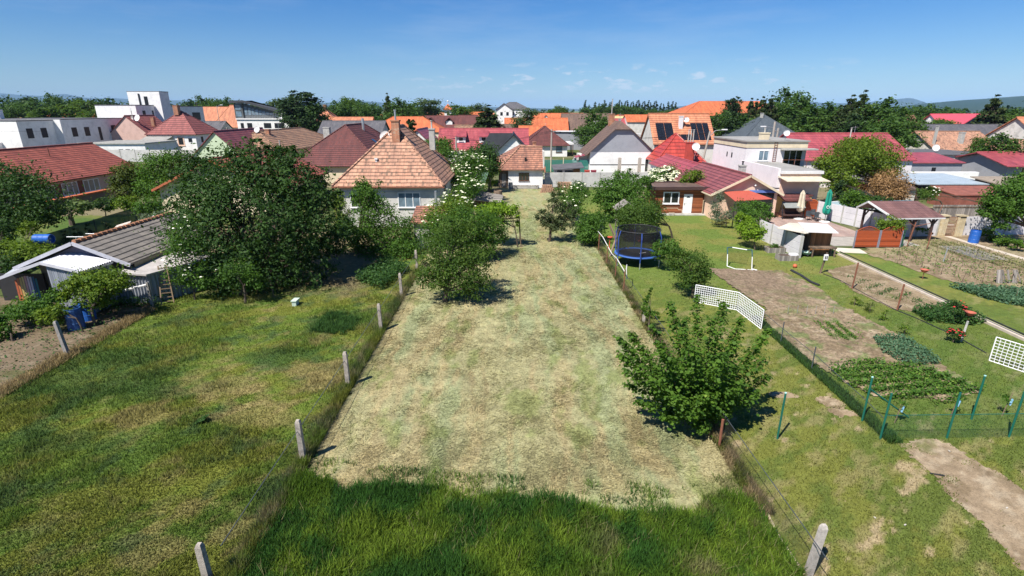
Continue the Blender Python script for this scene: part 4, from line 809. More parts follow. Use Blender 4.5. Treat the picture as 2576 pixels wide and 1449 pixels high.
# --- white block with the raised dark pavilion
h = thing('pavilion_block', 'white two-storey block with dark glazed pavilion under a sloping roof', 'building', -96, 215, 0)
m = MB(); m.box(-114, -87, 205, 228, -.1, 7.6); m.build('wall', WHITE, h); MB().box(-114.3, -86.7, 204.7, 228.3, 7.6, 8.1).build('roof', TRIMW, h); h.location.x = -89.0; h.scale.x = .707
for xx, z_, w2 in ((-111.5, 4.6, 1.6), (-107.6, 4.6, 2.6), (-98.3, 4.6, 3.8), (-92, 4.6, 5.2), (-110.6, 1.2, 2.6), (-105, 1.2, 4), (-98, 1.2, 4), (-91.5, 1.2, 4)): dark(h, 'F', 205, xx, z_, w2, 1.8)
m = MB(); m.box(-115.5, -111.2, 206.5, 211, 8.1, 13.3); m.box(-111.2, -95.5, 207, 211, 8.1, 10); m.poly([(-111.2, 207, 10), (-95.5, 207, 10), (-95.5, 207, 10.6), (-111.2, 207, 13.4)]); m.build('pavilion', plain('slate_panel', (.10, .11, .11)), h)
MB().shell([[(-117, 205.5, 14.2), (-110, 205.5, 14.4), (-92.5, 205.5, 11.0), (-92.5, 213, 11.0), (-110, 213, 14.4), (-117, 213, 14.2)]], .8).build('pavilion_roof', plain('dark_sheet', (.055, .058, .065)), h)
for i in range(8): zt = 12.3 - i * .32; dark(h, 'F', 206.95, -109.8 + i * 1.85, 9.2, 1.45, zt - 9.4, GLB, 'pane')
for z_ in (8.7, 11): dark(h, 'F', 206.45, -113.4, z_, 2.8, 1.8, GLB, 'pane')
m = MB()
for i in range(26): m.tube((-109 + i * .86, 205.2, 8.1), (-109 + i * .86, 205.2, 9.8), .05, n=4)
for z_ in (8.7, 9.2, 9.8): m.tube((-109, 205.2, z_), (-87.4, 205.2, z_), .05, n=4)
m.build('railing', STEEL, h); MB().path([(-90, 207, 9.2), (-87.5, 214, 9.2), (-86.6, 216, 8.6), (-86.5, 216, 4.5)], .55, n=8).build('duct', STEEL, h); dish(h, -89.5, 204.5, 9.0, 1.0, .8)
# --- houses of the far rows
def fh(label, x0, x1, y0, y1, he, hr, kind, wall, roof, ov=.4, name='house', **kw): return house(name, label, x0, x1, y0, y1, he, hr, kind, wall, roof, ov, group='houses of the far town', **kw)
fh('orange hip roof house with brick chimney left of the orange row', -79.5, -66.5, 212, 226, 5.0, 11.2, 'hip', PEACH, T_PALEOR); h = bpy.data.objects['house']; chimney(h, -73, 218, 10.6, 13.0, 1.2)
fh('pale orange roof house beside the white flats', -145, -124, 240, 252, 6, 12.2, 'gx', OFFW, T_PALEOR); fh('steep orange roof with stepped dormer right of white flats', -126, -112, 232, 244, 4.5, 12.8, 'hip', CREAM, T_PALEOR); fh('dark low roof house below the orange roof', -112, -104, 196, 206, 4, 7, 'gx', OFFW, T_GREY)
fh('long bright orange tile roof above the old house chimney', -50, -23.5, 188, 204, 4.0, 8.6, 'hip', CREAM, T_ORANGE, inset=8); fh('thin pale orange roof strip beside the long orange roof', -68, -50.5, 196, 206, 5.0, 8.4, 'gx', OFFW, T_PALEOR)
h = fh('long dark maroon roof with two white dormers', -43.5, -15.5, 236, 250, 4.0, 8.5, 'gx', WHITE, T_MAROON)
for xx in (-27.0, -35.0): MB().box(xx - 1.4, xx + 1.4, 237.5, 243, 4.5, 6.6).build('dormer', WHITE, h); MB().shell([[(xx - 1.9, 237, 6.2), (xx, 237, 8.0), (xx, 243, 8.0), (xx - 1.9, 243, 6.2)], [(xx, 237, 8.0), (xx + 1.9, 237, 6.2), (xx + 1.9, 243, 6.2), (xx, 243, 8.0)]], .2).build('dormer_roof', T_MAROON, h)
h = fh('white house with dark gable next to the long dormer roof', -22.4, -14.6, 232, 240, 5.5, 8.8, 'gx', LILAC, T_MAROON); win(h, 'F', 232, -17.6, 3, 2.4, 2, n=2)
h = thing('church_tower', 'small white church tower with orange cap and golden ball above the roofs', 'tower', -37.8, 330, 0); MB().box(-39.8, -35.8, 328, 332, -.1, 11.6).build('wall', WHITE, h); MB().shell([[(-40.6, 327, 11.5), (-35.0, 327, 11.5), (-37.8, 330, 14.6)], [(-35.0, 327, 11.5), (-35.0, 333, 11.5), (-37.8, 330, 14.6)], [(-35, 333, 11.5), (-40.6, 333, 11.5), (-37.8, 330, 14.6)], [(-40.6, 333, 11.5), (-40.6, 327, 11.5), (-37.8, 330, 14.6)]], .3).build('roof', T_ORANGE, h)
dark(h, 'F', 328, -37.8, 8.2, 1.3, 2.2); m = MB(); m.tube((-37.8, 330, 14), (-37.8, 330, 16), .1); m.ball((-37.8, 330, 16), .5, 8); m.build('ball', DISH, h)
h = fh('white nave gable below the church tower', -56, -41, 334, 350, 5.5, 9.5, 'gx', WHITE, T_PALEOR)
h = fh('pale roof house with dark blue solar panels on orange tiles', -26, -12, 268, 280, 5.5, 10.0, 'gx', CREAM, T_ORANGE)
for i in range(7): MB().shell([[(-23.5 + i * 1.5, 269.2, 6.5), (-22.1 + i * 1.5, 269.2, 6.5), (-22.1 + i * 1.5, 271.6, 8.3), (-23.5 + i * 1.5, 271.6, 8.3)]], .1).build('solar_panel', plain('blue_cells', (.03, .06, .12), .2), h)
h = fh('large white house with grey hip roof on the skyline', -8.4, 9.5, 300, 314, 11.5, 15.0, 'hip', WHITE, T_GREY, name='apartment_house')
for xx in (-3.4, 0.2): dark(h, 'F', 300, xx, 8.4, 1.6, 1.8)
MB().shell([[(-8.8, 297, 11.2), (-4.2, 297, 14.6), (-4.2, 305, 14.6), (-8.8, 305, 11.2)], [(-4.2, 297, 14.6), (.6, 297, 11.2), (.6, 305, 11.2), (-4.2, 305, 14.6)]], .3).build('gable_roof', T_GREY, h); w_ = MB(); w_.box(-8.2, .2, 297.5, 300, -.1, 11.2); w_.poly([(-8.2, 297.5, 11.2), (.2, 297.5, 11.2), (-4.2, 297.5, 14.3)]); w_.build('gable_wall', WHITE, h); MB().box(1, 6, 298.6, 300, 6.6, 7.8).build('balcony', CONC, h)
for xx in (-5.6, -2.4): dark(h, 'F', 297.5, xx, 8.2, 1.3, 1.8)
fh('orange roof below the white skyline house', -3.2, 7.2, 254, 264, 3.4, 7.4, 'gx', OFFW, T_ORANGE); fh('long brown roof behind the red dormer roof', -4.6, 13.0, 196, 212, 1.5, 5.9, 'gx', OFFW, T_BROWNF); fh('orange roof with small white gable on the centre skyline', 10.5, 27.5, 268, 280, 5.2, 9.4, 'gx', OFFW, T_ORANGE)
h = fh('white gabled house crossing the orange skyline roof', 12.6, 19.5, 262, 269, 5.0, 8.8, 'gy', WHITE, T_ORANGE); h = fh('plain bright orange roof left of the brown dormer house', 7.2, 19.0, 186, 200, 3.0, 8.2, 'gx', OFFW, T_ORANGE)
h = fh('brown roof house with cream gabled dormer', 17.8, 35.5, 190, 204, 4.0, 9.6, 'gx', CREAM, T_BROWNF); w_ = MB(); w_.box(26.2, 32, 186.5, 190, -.1, 4.5); w_.poly([(26.2, 186.5, 4.5), (32, 186.5, 4.5), (29.1, 186.5, 7.2)]); w_.build('dormer', CREAM, h)
MB().shell([[(25.2, 185.9, 4.2), (29.1, 185.9, 7.7), (29.1, 195, 7.7), (25.2, 195, 4.2)], [(29.1, 185.9, 7.7), (33.0, 185.9, 4.2), (33, 195, 4.2), (29.1, 195, 7.7)]], .3).build('dormer_roof', TRIMW, h); dark(h, 'F', 186.5, 29.1, 4.4, 1.6, 1.3); dark(h, 'F', 186.5, 29.1, 1.2, 3.4, 2.0, FRB)
fh('low yellow roofed hall on the skyline', 37.5, 62, 268, 282, 5.5, 8.0, 'gx', CREAM, plain('yellow_roof', (.50, .42, .20))); fh('small dusty red roof beside the hall', 38.5, 47, 226, 238, 4.0, 7.5, 'gx', OFFW, M_RED); fh('small tan roof cottage behind the red dormer roof', -16.6, -10.4, 158, 168, 3.0, 6.6, 'gx', OFFW, T_TAN)
fh('pale roof bungalow right of the grey gable', 55, 66, 262, 274, 5, 8.2, 'gx', OFFW, FELT); fh('dull pink roof beside the pale bungalow', 66, 75, 262, 274, 4.5, 8.2, 'hip', OFFW, T_BROWN); fh('brown roof house behind the white flat wing', 66, 73, 212, 224, 3.5, 7.4, 'hip', OFFW, T_BROWN)
h = house('flat_wing', 'low white flat-roofed wing right of the grey gable house', 23.6, 34.0, 128, 150, 4.7, 4.8, 'flat', WHITE, FELT, ov=.1, trim=TRIMW, cat='building'); dark(h, 'F', 128, 27.8, .8, 1.6, 1.6)
# church-like big orange roof
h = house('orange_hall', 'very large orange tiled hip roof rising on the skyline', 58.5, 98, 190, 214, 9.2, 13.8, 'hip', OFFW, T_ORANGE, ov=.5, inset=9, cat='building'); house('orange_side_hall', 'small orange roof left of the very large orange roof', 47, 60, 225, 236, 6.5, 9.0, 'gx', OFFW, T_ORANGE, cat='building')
# red metal dormer roof
h = house('red_dormer_house', 'long house with crimson sheet roof and two white dormers', -15.6, 3.2, 117, 127.5, 3.0, 6.9, 'gx', WHITE, M_RED, ov=.5, ridge=122.2)
for xx in (-11.0, -6.1):
    MB().box(xx - .95, xx + .95, 118.3, 121.5, 4.2, 5.55).build('dormer', WHITE, h); MB().shell([[(xx - 1.25, 117.9, 5.5), (xx + 1.25, 117.9, 5.5), (xx + 1.0, 121.4, 6.6), (xx - 1.0, 121.4, 6.6)]], .1).build('dormer_roof', M_RED, h); win(h, 'F', 118.3, xx, 4.5, 1.0, .85, n=1)
h = house('red_cross_wing', 'white gabled wing with dark red roof left of the dormer roof', -24.2, -15.7, 113.5, 127, 3.2, 7.0, 'gy', WHITE, M_RED, ov=.35, ridge=-19.5, cat='house'); dark(h, 'F', 113.5, -22, 1.2, .8, 1.4)
h = house('black_roof_house', 'white gable house with black tile roof behind the cottage', -3.3, 3.5, 104.8, 116.5, 3.0, 6.4, 'gy', WHITE, T_BLACK, ov=.45, ridge=.35, trim=TRIMD); MB().shell([[(-7.2, 105.6, 2.9), (0, 105.6, 2.9), (0, 111, 6.5), (-4.4, 111, 6.5)], [(-7.2, 105.6, 2.9), (-4.4, 111, 6.5), (-7.2, 115, 2.9)]], .12).build('side_roof', T_BLACK, h); MB().box(-6.6, -3.3, 106.2, 115, -.1, 2.8).build('side_wall', WHITE, h)
h = house('white_bungalow', 'white bungalow with maroon hip roof and green screens before it', 3.2, 13.6, 134.4, 148, 3.0, 6.9, 'hip', WHITE, T_MAROON, ov=.6)
win(h, 'F', 134.4, 11.6, 1.0, 1.5, 1.7, fr=FRB, pane=GLB, n=1); dark(h, 'F', 134.4, 4.6, .8, 1.8, 1.8); MB().box(13.6, 15.6, 138, 147, 2.6, 3.0).build('porch_roof', TRIMW, h)
m = MB()
for yy in (138, 141, 144): m.tube((15.4, yy, 0), (15.4, yy, 2.7), .1)
m.build('porch_post', FRB, h)
h = house('white_canopy_block', 'long flat white roof edge beyond the maroon bungalow', 11.5, 24.5, 158, 164, 5.0, 5.3, 'flat', GREYW, TRIMW, ov=.3, cat='building')
h = house('orange_low_house', 'low orange roof between crimson and maroon roofs', 2.2, 11, 150, 160, 2.6, 6.6, 'gx', OFFW, T_ORANGE)
# --- right background 
h = house('tan_gable_house', 'white gable house with salmon clay tile roof on the right', 88.0, 101.5, 113, 127, 3.0, 6.4, 'gx', OFFW, T_OLD, ov=.35); chimney(h, 94.5, 115.5, 4.0, 6.5, .8, mat=CONC); chimney(h, 88.6, 115, 3.5, 7.8, .4, mat=CONC)
h = house('charcoal_roof_house', 'wide charcoal tile roof behind the salmon roof', 93, 130, 128, 146, 3.6, 7.4, 'gx', OFFW, T_GREY, ov=.4)
h = house('flat_annex', 'off-white annex with flat dark grey roof before the salmon roof', 73, 86, 96.5, 110, 3.3, 3.4, 'flat', OFFW, DARKR, ov=.3, cat='annex'); win(h, 'F', 96.5, 80.4, .9, 1.2, 1.6, n=2); dish(h, 77.6, 100, 4.3, .6, .7)
h = house('grey_lean_to', 'grey lean-to with sloping wine red roof behind the brown bush', 63.0, 75.0, 90, 97, 2.5, 3.6, 'shedy', GREYW, M_RED, ov=.3, cat='shed'); dark(h, 'F', 90, 70.4, 1.0, .7, .8); MB().box(63, 76, 87.5, 88.3, 0, 1.3).build('white_wall', WHITE, h)
h = house('grey_villa', 'dark grey house with wine red low roof and white front door, far right', 79.5, 104, 86.5, 98, 2.5, 4.0, 'gx', GREYW, M_RED, ov=.8); door(h, 'F', 86.5, 85.2, 1.1, 2.1, FRW); win(h, 'F', 86.5, 82.2, 1.0, 1.0, 1.2, fr=TRIMW, n=1); win(h, 'F', 86.5, 90.8, .9, .9, 1.3, fr=TRIMW, n=1)
h = house('chalet', 'chalet with bright pink roof and blue gable balcony', 138, 158, 176, 190, 5.0, 9.6, 'gx', WHITE, plain('pink_sheet', (.52, .08, .11), .5, .1), ov=.5); w_ = MB(); w_.box(137.5, 149.5, 172, 176, -.1, 5.2); w_.build('front_wall', WHITE, h); MB().poly([(137.5, 171.9, 5.2), (149.5, 171.9, 5.2), (143.5, 171.9, 9.2)]).build('gable', plain('teal_boards', (.08, .17, .21)), h); MB().shell([[(136.6, 171, 4.8), (143.5, 171, 9.8), (143.5, 182, 9.8), (136.6, 182, 4.8)], [(143.5, 171, 9.8), (150.4, 171, 4.8), (150.4, 182, 4.8), (143.5, 182, 9.8)]], .3).build('gable_roof', plain('pink_sheet', (.5, .1, .12)), h)
fh('faded brick red roof among the right-hand trees', 118, 134, 180, 192, 4.5, 9.2, 'gx', OFFW, T_BROWN); fh('orange roof peeking through the right-hand trees', 126, 140, 165, 175, 4.0, 7.4, 'hip', OFFW, T_ORANGE); fh('wine coloured hip roof at the far right edge', 172, 186, 190, 204, 4.5, 8.8, 'hip', OFFW, T_MAROON); fh('dull red roof behind the pink chalet', 128, 142, 196, 206, 4.5, 8.8, 'hip', OFFW, T_BROWN)
fh('orange tiled house at the right picture edge', 103, 118, 106, 120, 5.2, 9.4, 'gx', OFFW, T_PALEOR); fh('small cream gable with orange roof at the right edge', 93, 99, 99.5, 106, 3.2, 5.5, 'gy', CREAM, T_OLD)
fh('orange roof with a solar panel beyond the white flats, far left', -226, -190, 262, 278, 5.0, 9.2, 'gx', OFFW, T_ORANGE); fh('blue-grey roof right of the far left orange roof', -190, -168, 262, 276, 4.0, 8.2, 'gx', OFFW, T_GREY); fh('dark mossy roof at the far left edge', -262, -228, 250, 266, 4.0, 7.6, 'gx', OFFW, T_BROWN)
rd = random.Random(5); RM = [(T_ORANGE, 'orange'), (T_PALEOR, 'pale orange'), (T_BROWN, 'brown'), (T_RED, 'red'), (T_GREY, 'grey'), (T_MAROON, 'maroon')]
for i in range(26):
    px = 820 + i * 37; D = 290 + 55 * (i % 3); x, y, _ = AT(px, 300, D); w2 = rd.uniform(9, 15); rm, nm = RM[rd.randrange(6)]
    if 1090 < px < 1160 or 1230 < px < 1350: continue
    fh(nm + ' roof in the farthest row of houses', x - w2 / 2, x + w2 / 2, y, y + 11, 4.2, rd.uniform(7.2, 9.0), 'gx' if i % 2 else 'hip', OFFW, rm)

# ================================================================ TREES AND BUSHES
LDARK = leafm('cherry_leaf', (0.024, 0.056, 0.013), (0.047, 0.101, 0.020), (0.157, 0.162, 0.041), .25); LMID = leafm('mid_leaf', (0.042, 0.098, 0.015), (0.090, 0.182, 0.025), (0.195, 0.295, 0.045))
LAPP = leafm('apple_leaf', (0.041, 0.088, 0.014), (0.094, 0.158, 0.026), (0.175, 0.234, 0.053), .4); LYEL = leafm('yellow_green_leaf', (0.070, 0.129, 0.014), (0.152, 0.222, 0.023), (0.281, 0.328, 0.035)); LLIME = leafm('vine_leaf', (0.105, 0.187, 0.014), (0.199, 0.316, 0.023), (0.316, 0.433, 0.047))
LMAP = leafm('maple_leaf', (.045, .105, .014), (.110, .205, .024), (.23, .33, .045), .42); LOLV = leafm('olive_leaf', (0.047, 0.070, 0.026), (0.088, 0.117, 0.047), (0.164, 0.187, 0.082)); LSIL = leafm('silver_leaf', (0.082, 0.117, 0.070), (0.152, 0.199, 0.129), (0.246, 0.292, 0.199))
LBRN = leafm('tamarisk_leaf', (0.195, 0.119, 0.052), (0.360, 0.217, 0.103), (0.509, 0.337, 0.167), .2); LCON = leafm('conifer_leaf', (0.018, 0.040, 0.013), (0.038, 0.073, 0.021), (0.090, 0.126, 0.032), .15); LFAR = leafm('far_leaf', (0.033, 0.077, 0.015), (0.074, 0.140, 0.025), (0.165, 0.232, 0.039), .3)
LRUS = leafm('rusty_green_leaf', (0.041, 0.070, 0.014), (0.099, 0.129, 0.023), (0.187, 0.129, 0.035)); LPIN = leafm('spruce_leaf', (0.019, 0.037, 0.009), (0.047, 0.068, 0.018), (0.091, 0.103, 0.030), .1); FLW = plain('elder_flower', (0.725, 0.725, 0.515), .8, .1); FLR = plain('white_rose', (0.877, 0.854, 0.725), .8, .05)
# the cherry tree: large, dark, leaning crown of hanging clumps
tree('cherry_tree', 'huge dark cherry tree shading the left meadow beside the shed', 'tree', (-16.6, 34.0),
     [pb(640, 560, 34, 200, 150, 1.5), pb(555, 470, 35, 105, 95), pb(640, 410, 35.5, 75, 62), pb(740, 470, 35, 95, 85), pb(800, 570, 34.5, 75, 95), pb(770, 655, 33, 85, 70), pb(650, 665, 32, 110, 70), pb(520, 570, 34, 95, 95), pb(700, 395, 36, 50, 42), pb(575, 700, 31.5, 45, 40), pb(500, 430, 36, 55, 55), pb(652, 368, 36, 16, 22), pb(735, 395, 36, 26, 24), pb(790, 455, 36, 30, 26), pb(845, 505, 35, 22, 26)],
     46000, .23, LDARK, .30, 3, up=.35, clump=.135, tall=2.0, shell=.42)
tree('rose_bush', 'climbing rose with big white blooms between the shed and the cherry tree', 'bush', (-19.0, 29.8), [pb(470, 590, 30.5, 40, 42), pb(455, 660, 29.8, 38, 55), pb(505, 690, 29.8, 38, 35)], 3600, .14, LMID, .05, 5, flowers=(FLR, 26, .10))
tree('fruit_sapling', 'young fruit tree with brown trunk under the edge of the cherry crown', 'tree', (-15.7, 29.2), [pb(600, 690, 29.3, 42, 32), pb(640, 705, 29.2, 22, 20)], 1500, .13, LMID, .07, 6)
tree('plum_tree', 'green plum tree standing before the old house wall', 'tree', (-12.8, 41.5), [pb(925, 480, 42, 36, 36), pb(945, 540, 42, 48, 40), pb(1000, 590, 41.5, 52, 48), pb(920, 605, 41, 42, 40), pb(1010, 630, 40, 44, 35), pb(925, 510, 43, 30, 50), pb(960, 640, 40.5, 50, 34), pb(890, 590, 41.5, 30, 38)], 20000, .17, LMID, .12, 7, clump=.24)
tree('tall_shrub', 'tall thin shrub growing against the left corner of the old house', 'bush', (-15.6, 47.5), [pb(860, 540, 47.5, 22, 45), pb(845, 500, 48, 16, 28)], 2600, .15, LYEL, .06, 8)
tree('apple_tree', 'round apple tree inside the mown field near the left fence', 'tree', (-3.95, 29.4), [pb(1150, 690, 29.5, 78, 52, 1.2), pb(1130, 625, 29.8, 62, 52), pb(1195, 650, 29.3, 42, 48), pb(1150, 575, 30.5, 48, 34), pb(1085, 700, 29, 42, 30), pb(1195, 715, 29, 42, 30), pb(1065, 665, 30, 22, 30)], 15000, .13, LAPP, .13, 9, clump=.22)
tree('plum_thicket', 'tangled green thicket behind the apple tree', 'bush', (-5.0, 38.5), [pb(1110, 580, 37, 52, 44), pb(1165, 560, 38, 50, 42), pb(1218, 572, 39.5, 46, 42), pb(1215, 612, 38.5, 42, 28), pb(1255, 590, 40.5, 22, 22)], 14000, .15, LMID, .1, 10)
tree('elder_bush', 'flowering elder with flat cream blooms beside the brick annex', 'bush', (-6.0, 43.0), [pb(1110, 535, 42.5, 42, 32), pb(1145, 520, 43, 36, 28), pb(1090, 560, 42, 25, 25)], 5200, .15, LYEL, .08, 11, flowers=(FLW, 34, .15))
tree('elder_bush', 'elder full of white flowers right of the old house corner', 'bush', (-4.8, 51), [pb(1150, 495, 50, 34, 24), pb(1180, 470, 51, 32, 26), pb(1165, 520, 48, 32, 22)], 4600, .16, LMID, .08, 12, flowers=(FLW, 42, .15))
tree('elder_tree', 'tall elder tree covered in creamy blossom between the two old roofs', 'tree', (-4.0, 63), [pb(1160, 402, 64, 34, 22), pb(1185, 430, 63, 40, 34), pb(1165, 450, 62, 40, 34), pb(1203, 402, 65, 22, 16), pb(1190, 470, 60, 28, 18)], 11000, .20, LMID, .15, 13, flowers=(FLW, 170, .16))
tree('dark_tree', 'dark rounded tree behind the blossoming elder', 'tree', (-3.0, 74), [pb(1218, 390, 74, 36, 26), pb(1195, 405, 73, 26, 26), pb(1232, 410, 73, 24, 24)], 6500, .26, LDARK, .2, 14)
tree('hazel_tree', 'bright green bushy tree before the crimson dormer roof', 'tree', (-11.5, 78), [pb(1105, 370, 80, 28, 22), pb(1122, 385, 78, 22, 20), pb(1085, 365, 82, 12, 16)], 4000, .26, LMID, .15, 15)
tree('conifer_group', 'narrow pair of dark cypresses behind the old house roof', 'tree', (-18.2, 107), [pb(1028, 318, 108, 8, 16), pb(1038, 320, 107, 9, 18)], 1800, .34, LCON, .15, 16, clump=.18)
t = tree('hop_vine', 'lime green vine climbing at the cottage corner', 'vine', (-3.4, 75.5), [pb(1235, 450, 75, 14, 22), pb(1245, 430, 76, 14, 14), pb(1222, 440, 74, 13, 18)], 2200, .2, LLIME, .06, 17)
t = tree('vine_arbour', 'bright green grapevine over an arched trellis at the edge of the mown field', 'vine', (.5, 42.6), [pb(1250, 525, 43, 34, 17), pb(1285, 530, 42.6, 22, 16), pb(1225, 530, 43.5, 26, 16), pb(1303, 548, 42.3, 8, 22), pb(1250, 552, 42.6, 26, 16), pb(1215, 548, 43, 18, 16)], 5600, .17, LLIME, .05, 18)
m = MB(); m.path([(-1.6, 42.6, 0), (-1.6, 42.6, 2.1), (.6, 42.6, 2.3), (.75, 42.6, 0)], .05); m.path([(-1.6, 43.8, 0), (-1.6, 43.8, 2.1), (.6, 43.8, 2.3), (.7, 43.8, 0)], .05); m.build('trellis', OLDW, t)
tree('sparse_tree', 'sparse olive-toned young tree standing alone in the mown field', 'tree', (3.2, 44.5), [pb(1392, 535, 44.5, 34, 34, .5), pb(1365, 545, 44.3, 22, 20, .5), pb(1425, 560, 44.3, 26, 20, .6), pb(1395, 500, 45, 18, 18, .5), pb(1430, 530, 45, 24, 24, .8), pb(1395, 560, 44.5, 30, 20, .6)], 5600, .15, LOLV, .12, 19, clump=.20)
tree('flowering_bush', 'bush with few cream flowers at the right edge of the mown field', 'bush', (6.4, 53.5), [pb(1442, 495, 54, 32, 30), pb(1455, 475, 55, 22, 18), pb(1438, 522, 51, 26, 22)], 7000, .16, LMID, .06, 20, flowers=(FLW, 26, .13))
tree('boundary_bush', 'dense green bush on the right field boundary by the wire fence', 'bush', (6.6, 43.5), [pb(1484, 568, 44, 32, 34), pb(1478, 590, 43, 28, 20), pb(1502, 555, 45, 20, 24)], 7500, .15, LMID, .08, 21)
tree('weed_bush', 'thin weedy bush before the panel wall near the brick pile', 'bush', (5.4, 71), [pb(1410, 475, 71, 12, 16), pb(1400, 490, 68, 14, 14)], 900, .18, LOLV, .04, 22)
tree('walnut_tree', 'broad walnut tree in front of the white and grey gable house', 'tree', (12.0, 52.5), [pb(1550, 480, 55, 52, 32), pb(1590, 500, 54, 42, 36), pb(1530, 500, 54, 38, 28), pb(1570, 450, 57, 34, 20), pb(1620, 465, 57, 26, 22), pb(1545, 530, 52.5, 26, 20)], 13000, .22, LMID, .16, 23, clump=.22)
tree('cherry_bush', 'bushy olive green tree behind the trampoline', 'bush', (14.3, 46), [pb(1610, 538, 45, 52, 32), pb(1640, 535, 45.5, 28, 26), pb(1585, 560, 44.6, 26, 16), pb(1625, 562, 44.6, 36, 16), pb(1575, 540, 45.5, 26, 22)], 11000, .16, LAPP, .08, 24)
tree('snowball_elder', 'large elder smothered in white blossom behind the wood cabin', 'tree', (20.5, 70), [pb(1672, 442, 70, 34, 22), pb(1690, 455, 69, 26, 20), pb(1648, 460, 68, 20, 16)], 6500, .2, LMID, .12, 25, flowers=(FLW, 330, .2))
tree('sumac_tree', 'airy yellow-green tree leaning over the maroon garden house roof', 'tree', (22.8, 62), [pb(1740, 442, 62, 24, 14), pb(1722, 450, 62, 14, 12), pb(1755, 450, 61.5, 14, 12), pb(1715, 462, 62, 10, 10)], 2200, .2, LYEL, .08, 26)
tree('peach_tree', 'small fruit tree right beside the trampoline', 'tree', (12.0, 35.7), [pb(1675, 620, 36, 30, 22), pb(1660, 635, 35.7, 18, 16), pb(1700, 630, 36, 18, 16)], 2600, .14, LMID, .07, 27)
tree('plum_sapling', 'small leafy fruit tree beside the folded lattice goal', 'tree', (11.0, 30.2), [pb(1735, 665, 31, 42, 34), pb(1705, 650, 31.5, 26, 24), pb(1760, 690, 30.5, 28, 26), pb(1725, 700, 30.5, 26, 18)], 6200, .13, LAPP, .09, 28)
tree('hornbeam_shoot', 'slender upright leafy shoot on the wire fence behind the maple', 'bush', (6.95, 24.8), [pb(1632, 745, 25.2, 11, 26), pb(1630, 780, 25, 16, 20), pb(1640, 795, 24.8, 18, 12)], 1300, .11, LMAP, .04, 29, clump=.2)
tree('silver_shrub', 'silvery grey conifer shrub by the garden wall of the lawn', 'bush', (21.0, 51.0), [pb(1805, 515, 51.5, 14, 30), pb(1800, 545, 51, 16, 16), pb(1828, 545, 50, 12, 20)], 2600, .13, LSIL, .05, 30)
tree('terrace_hedge', 'dark green hedge growing over the terrace wall under the red awning', 'hedge', (23.0, 47.0), [pb(1878, 522, 48, 26, 18), pb(1910, 522, 48.5, 24, 18), pb(1930, 545, 47, 16, 16), pb(1890, 545, 46.5, 26, 16)], 5200, .15, LMID, .06, 31)
tree('hydrangea', 'lime green broad-leaved bush hanging over the grey lawn wall', 'bush', (19.8, 41.8), [pb(1865, 550, 45, 16, 18), pb(1885, 570, 43, 26, 20), pb(1905, 585, 41.8, 18, 20), pb(1875, 590, 42.5, 16, 12)], 3600, .17, LLIME, .05, 32)
tree('maple_shade_tree', 'big yellow-green tree right of the flat cream villa', 'tree', (46.5, 63), [pb(2145, 395, 64, 56, 40, 1.2), pb(2098, 420, 63, 38, 38), pb(2200, 405, 66, 56, 44), pb(2105, 455, 61, 38, 28), pb(2225, 430, 64, 36, 26), pb(2165, 368, 67, 46, 22)], 18000, .27, leafm('golden_leaf', (.07, .115, .012), (.135, .20, .02), (.26, .29, .03)), .25, 33)
tree('dark_cypress', 'slim dark cypress below the big yellow-green tree', 'tree', (42.5, 58.5), [pb(2112, 470, 58.5, 9, 18), pb(2112, 495, 58.5, 10, 16)], 1400, .2, LCON, .08, 34)
tree('garden_juniper', 'fresh green spreading bush behind the terrace panel wall', 'bush', (41.0, 53.5), [pb(2150, 500, 54, 26, 20), pb(2175, 510, 53.5, 18, 16), pb(2130, 505, 54, 14, 14)], 3200, .18, LMAP, .07, 35)
tree('dark_laurel', 'dark laurel bush between the green bush and the brown tamarisk', 'bush', (44.5, 54.5), [pb(2205, 508, 55, 24, 16), pb(2235, 515, 54.5, 18, 12)], 2200, .2, LDARK, .07, 36)
tree('tamarisk_bush', 'feathery brown tamarisk bush before the grey lean-to', 'bush', (50.0, 60.5), [pb(2235, 460, 61, 40, 30), pb(2225, 485, 60.5, 34, 22), pb(2255, 490, 60, 26, 20)], 9500, .24, LBRN, .1, 37, clump=.35, tall=2.6)
tree('barberry', 'small russet bush left of the brown tamarisk', 'bush', (47.5, 61), [pb(2165, 470, 62, 16, 12), pb(2150, 462, 63, 12, 9)], 1200, .18, leafm('russet_leaf', (.10, .05, .02), (.17, .09, .04), (.25, .16, .07), .2), .05, 38)
tree('rose_shrub', 'pale flowering shrub before the rusty shed wall', 'bush', (48.5, 53.5), [pb(2330, 490, 53.8, 24, 12), pb(2345, 480, 54, 16, 10)], 1900, .16, LAPP, .05, 39, flowers=(FLR, 14, .1))
tree('pergola_shrub', 'leafy yellowish shrub growing in front of the maroon pergola', 'bush', (32.2, 42.9), [pb(2235, 560, 43.2, 26, 16), pb(2215, 575, 43.2, 14, 12), pb(2262, 565, 43.2, 14, 14)], 2600, .15, LYEL, .05, 40)
tree('mulberry_tree', 'leafy tree with leaning dark trunk at the right picture edge', 'tree', (44.2, 44.0), [pb(2545, 500, 44, 48, 42, 1.3), pb(2500, 520, 44, 28, 24), pb(2575, 460, 45, 34, 30), pb(2520, 555, 43.6, 24, 18), pb(2480, 535, 44, 20, 12)], 11000, .2, LMID, .17, 41)
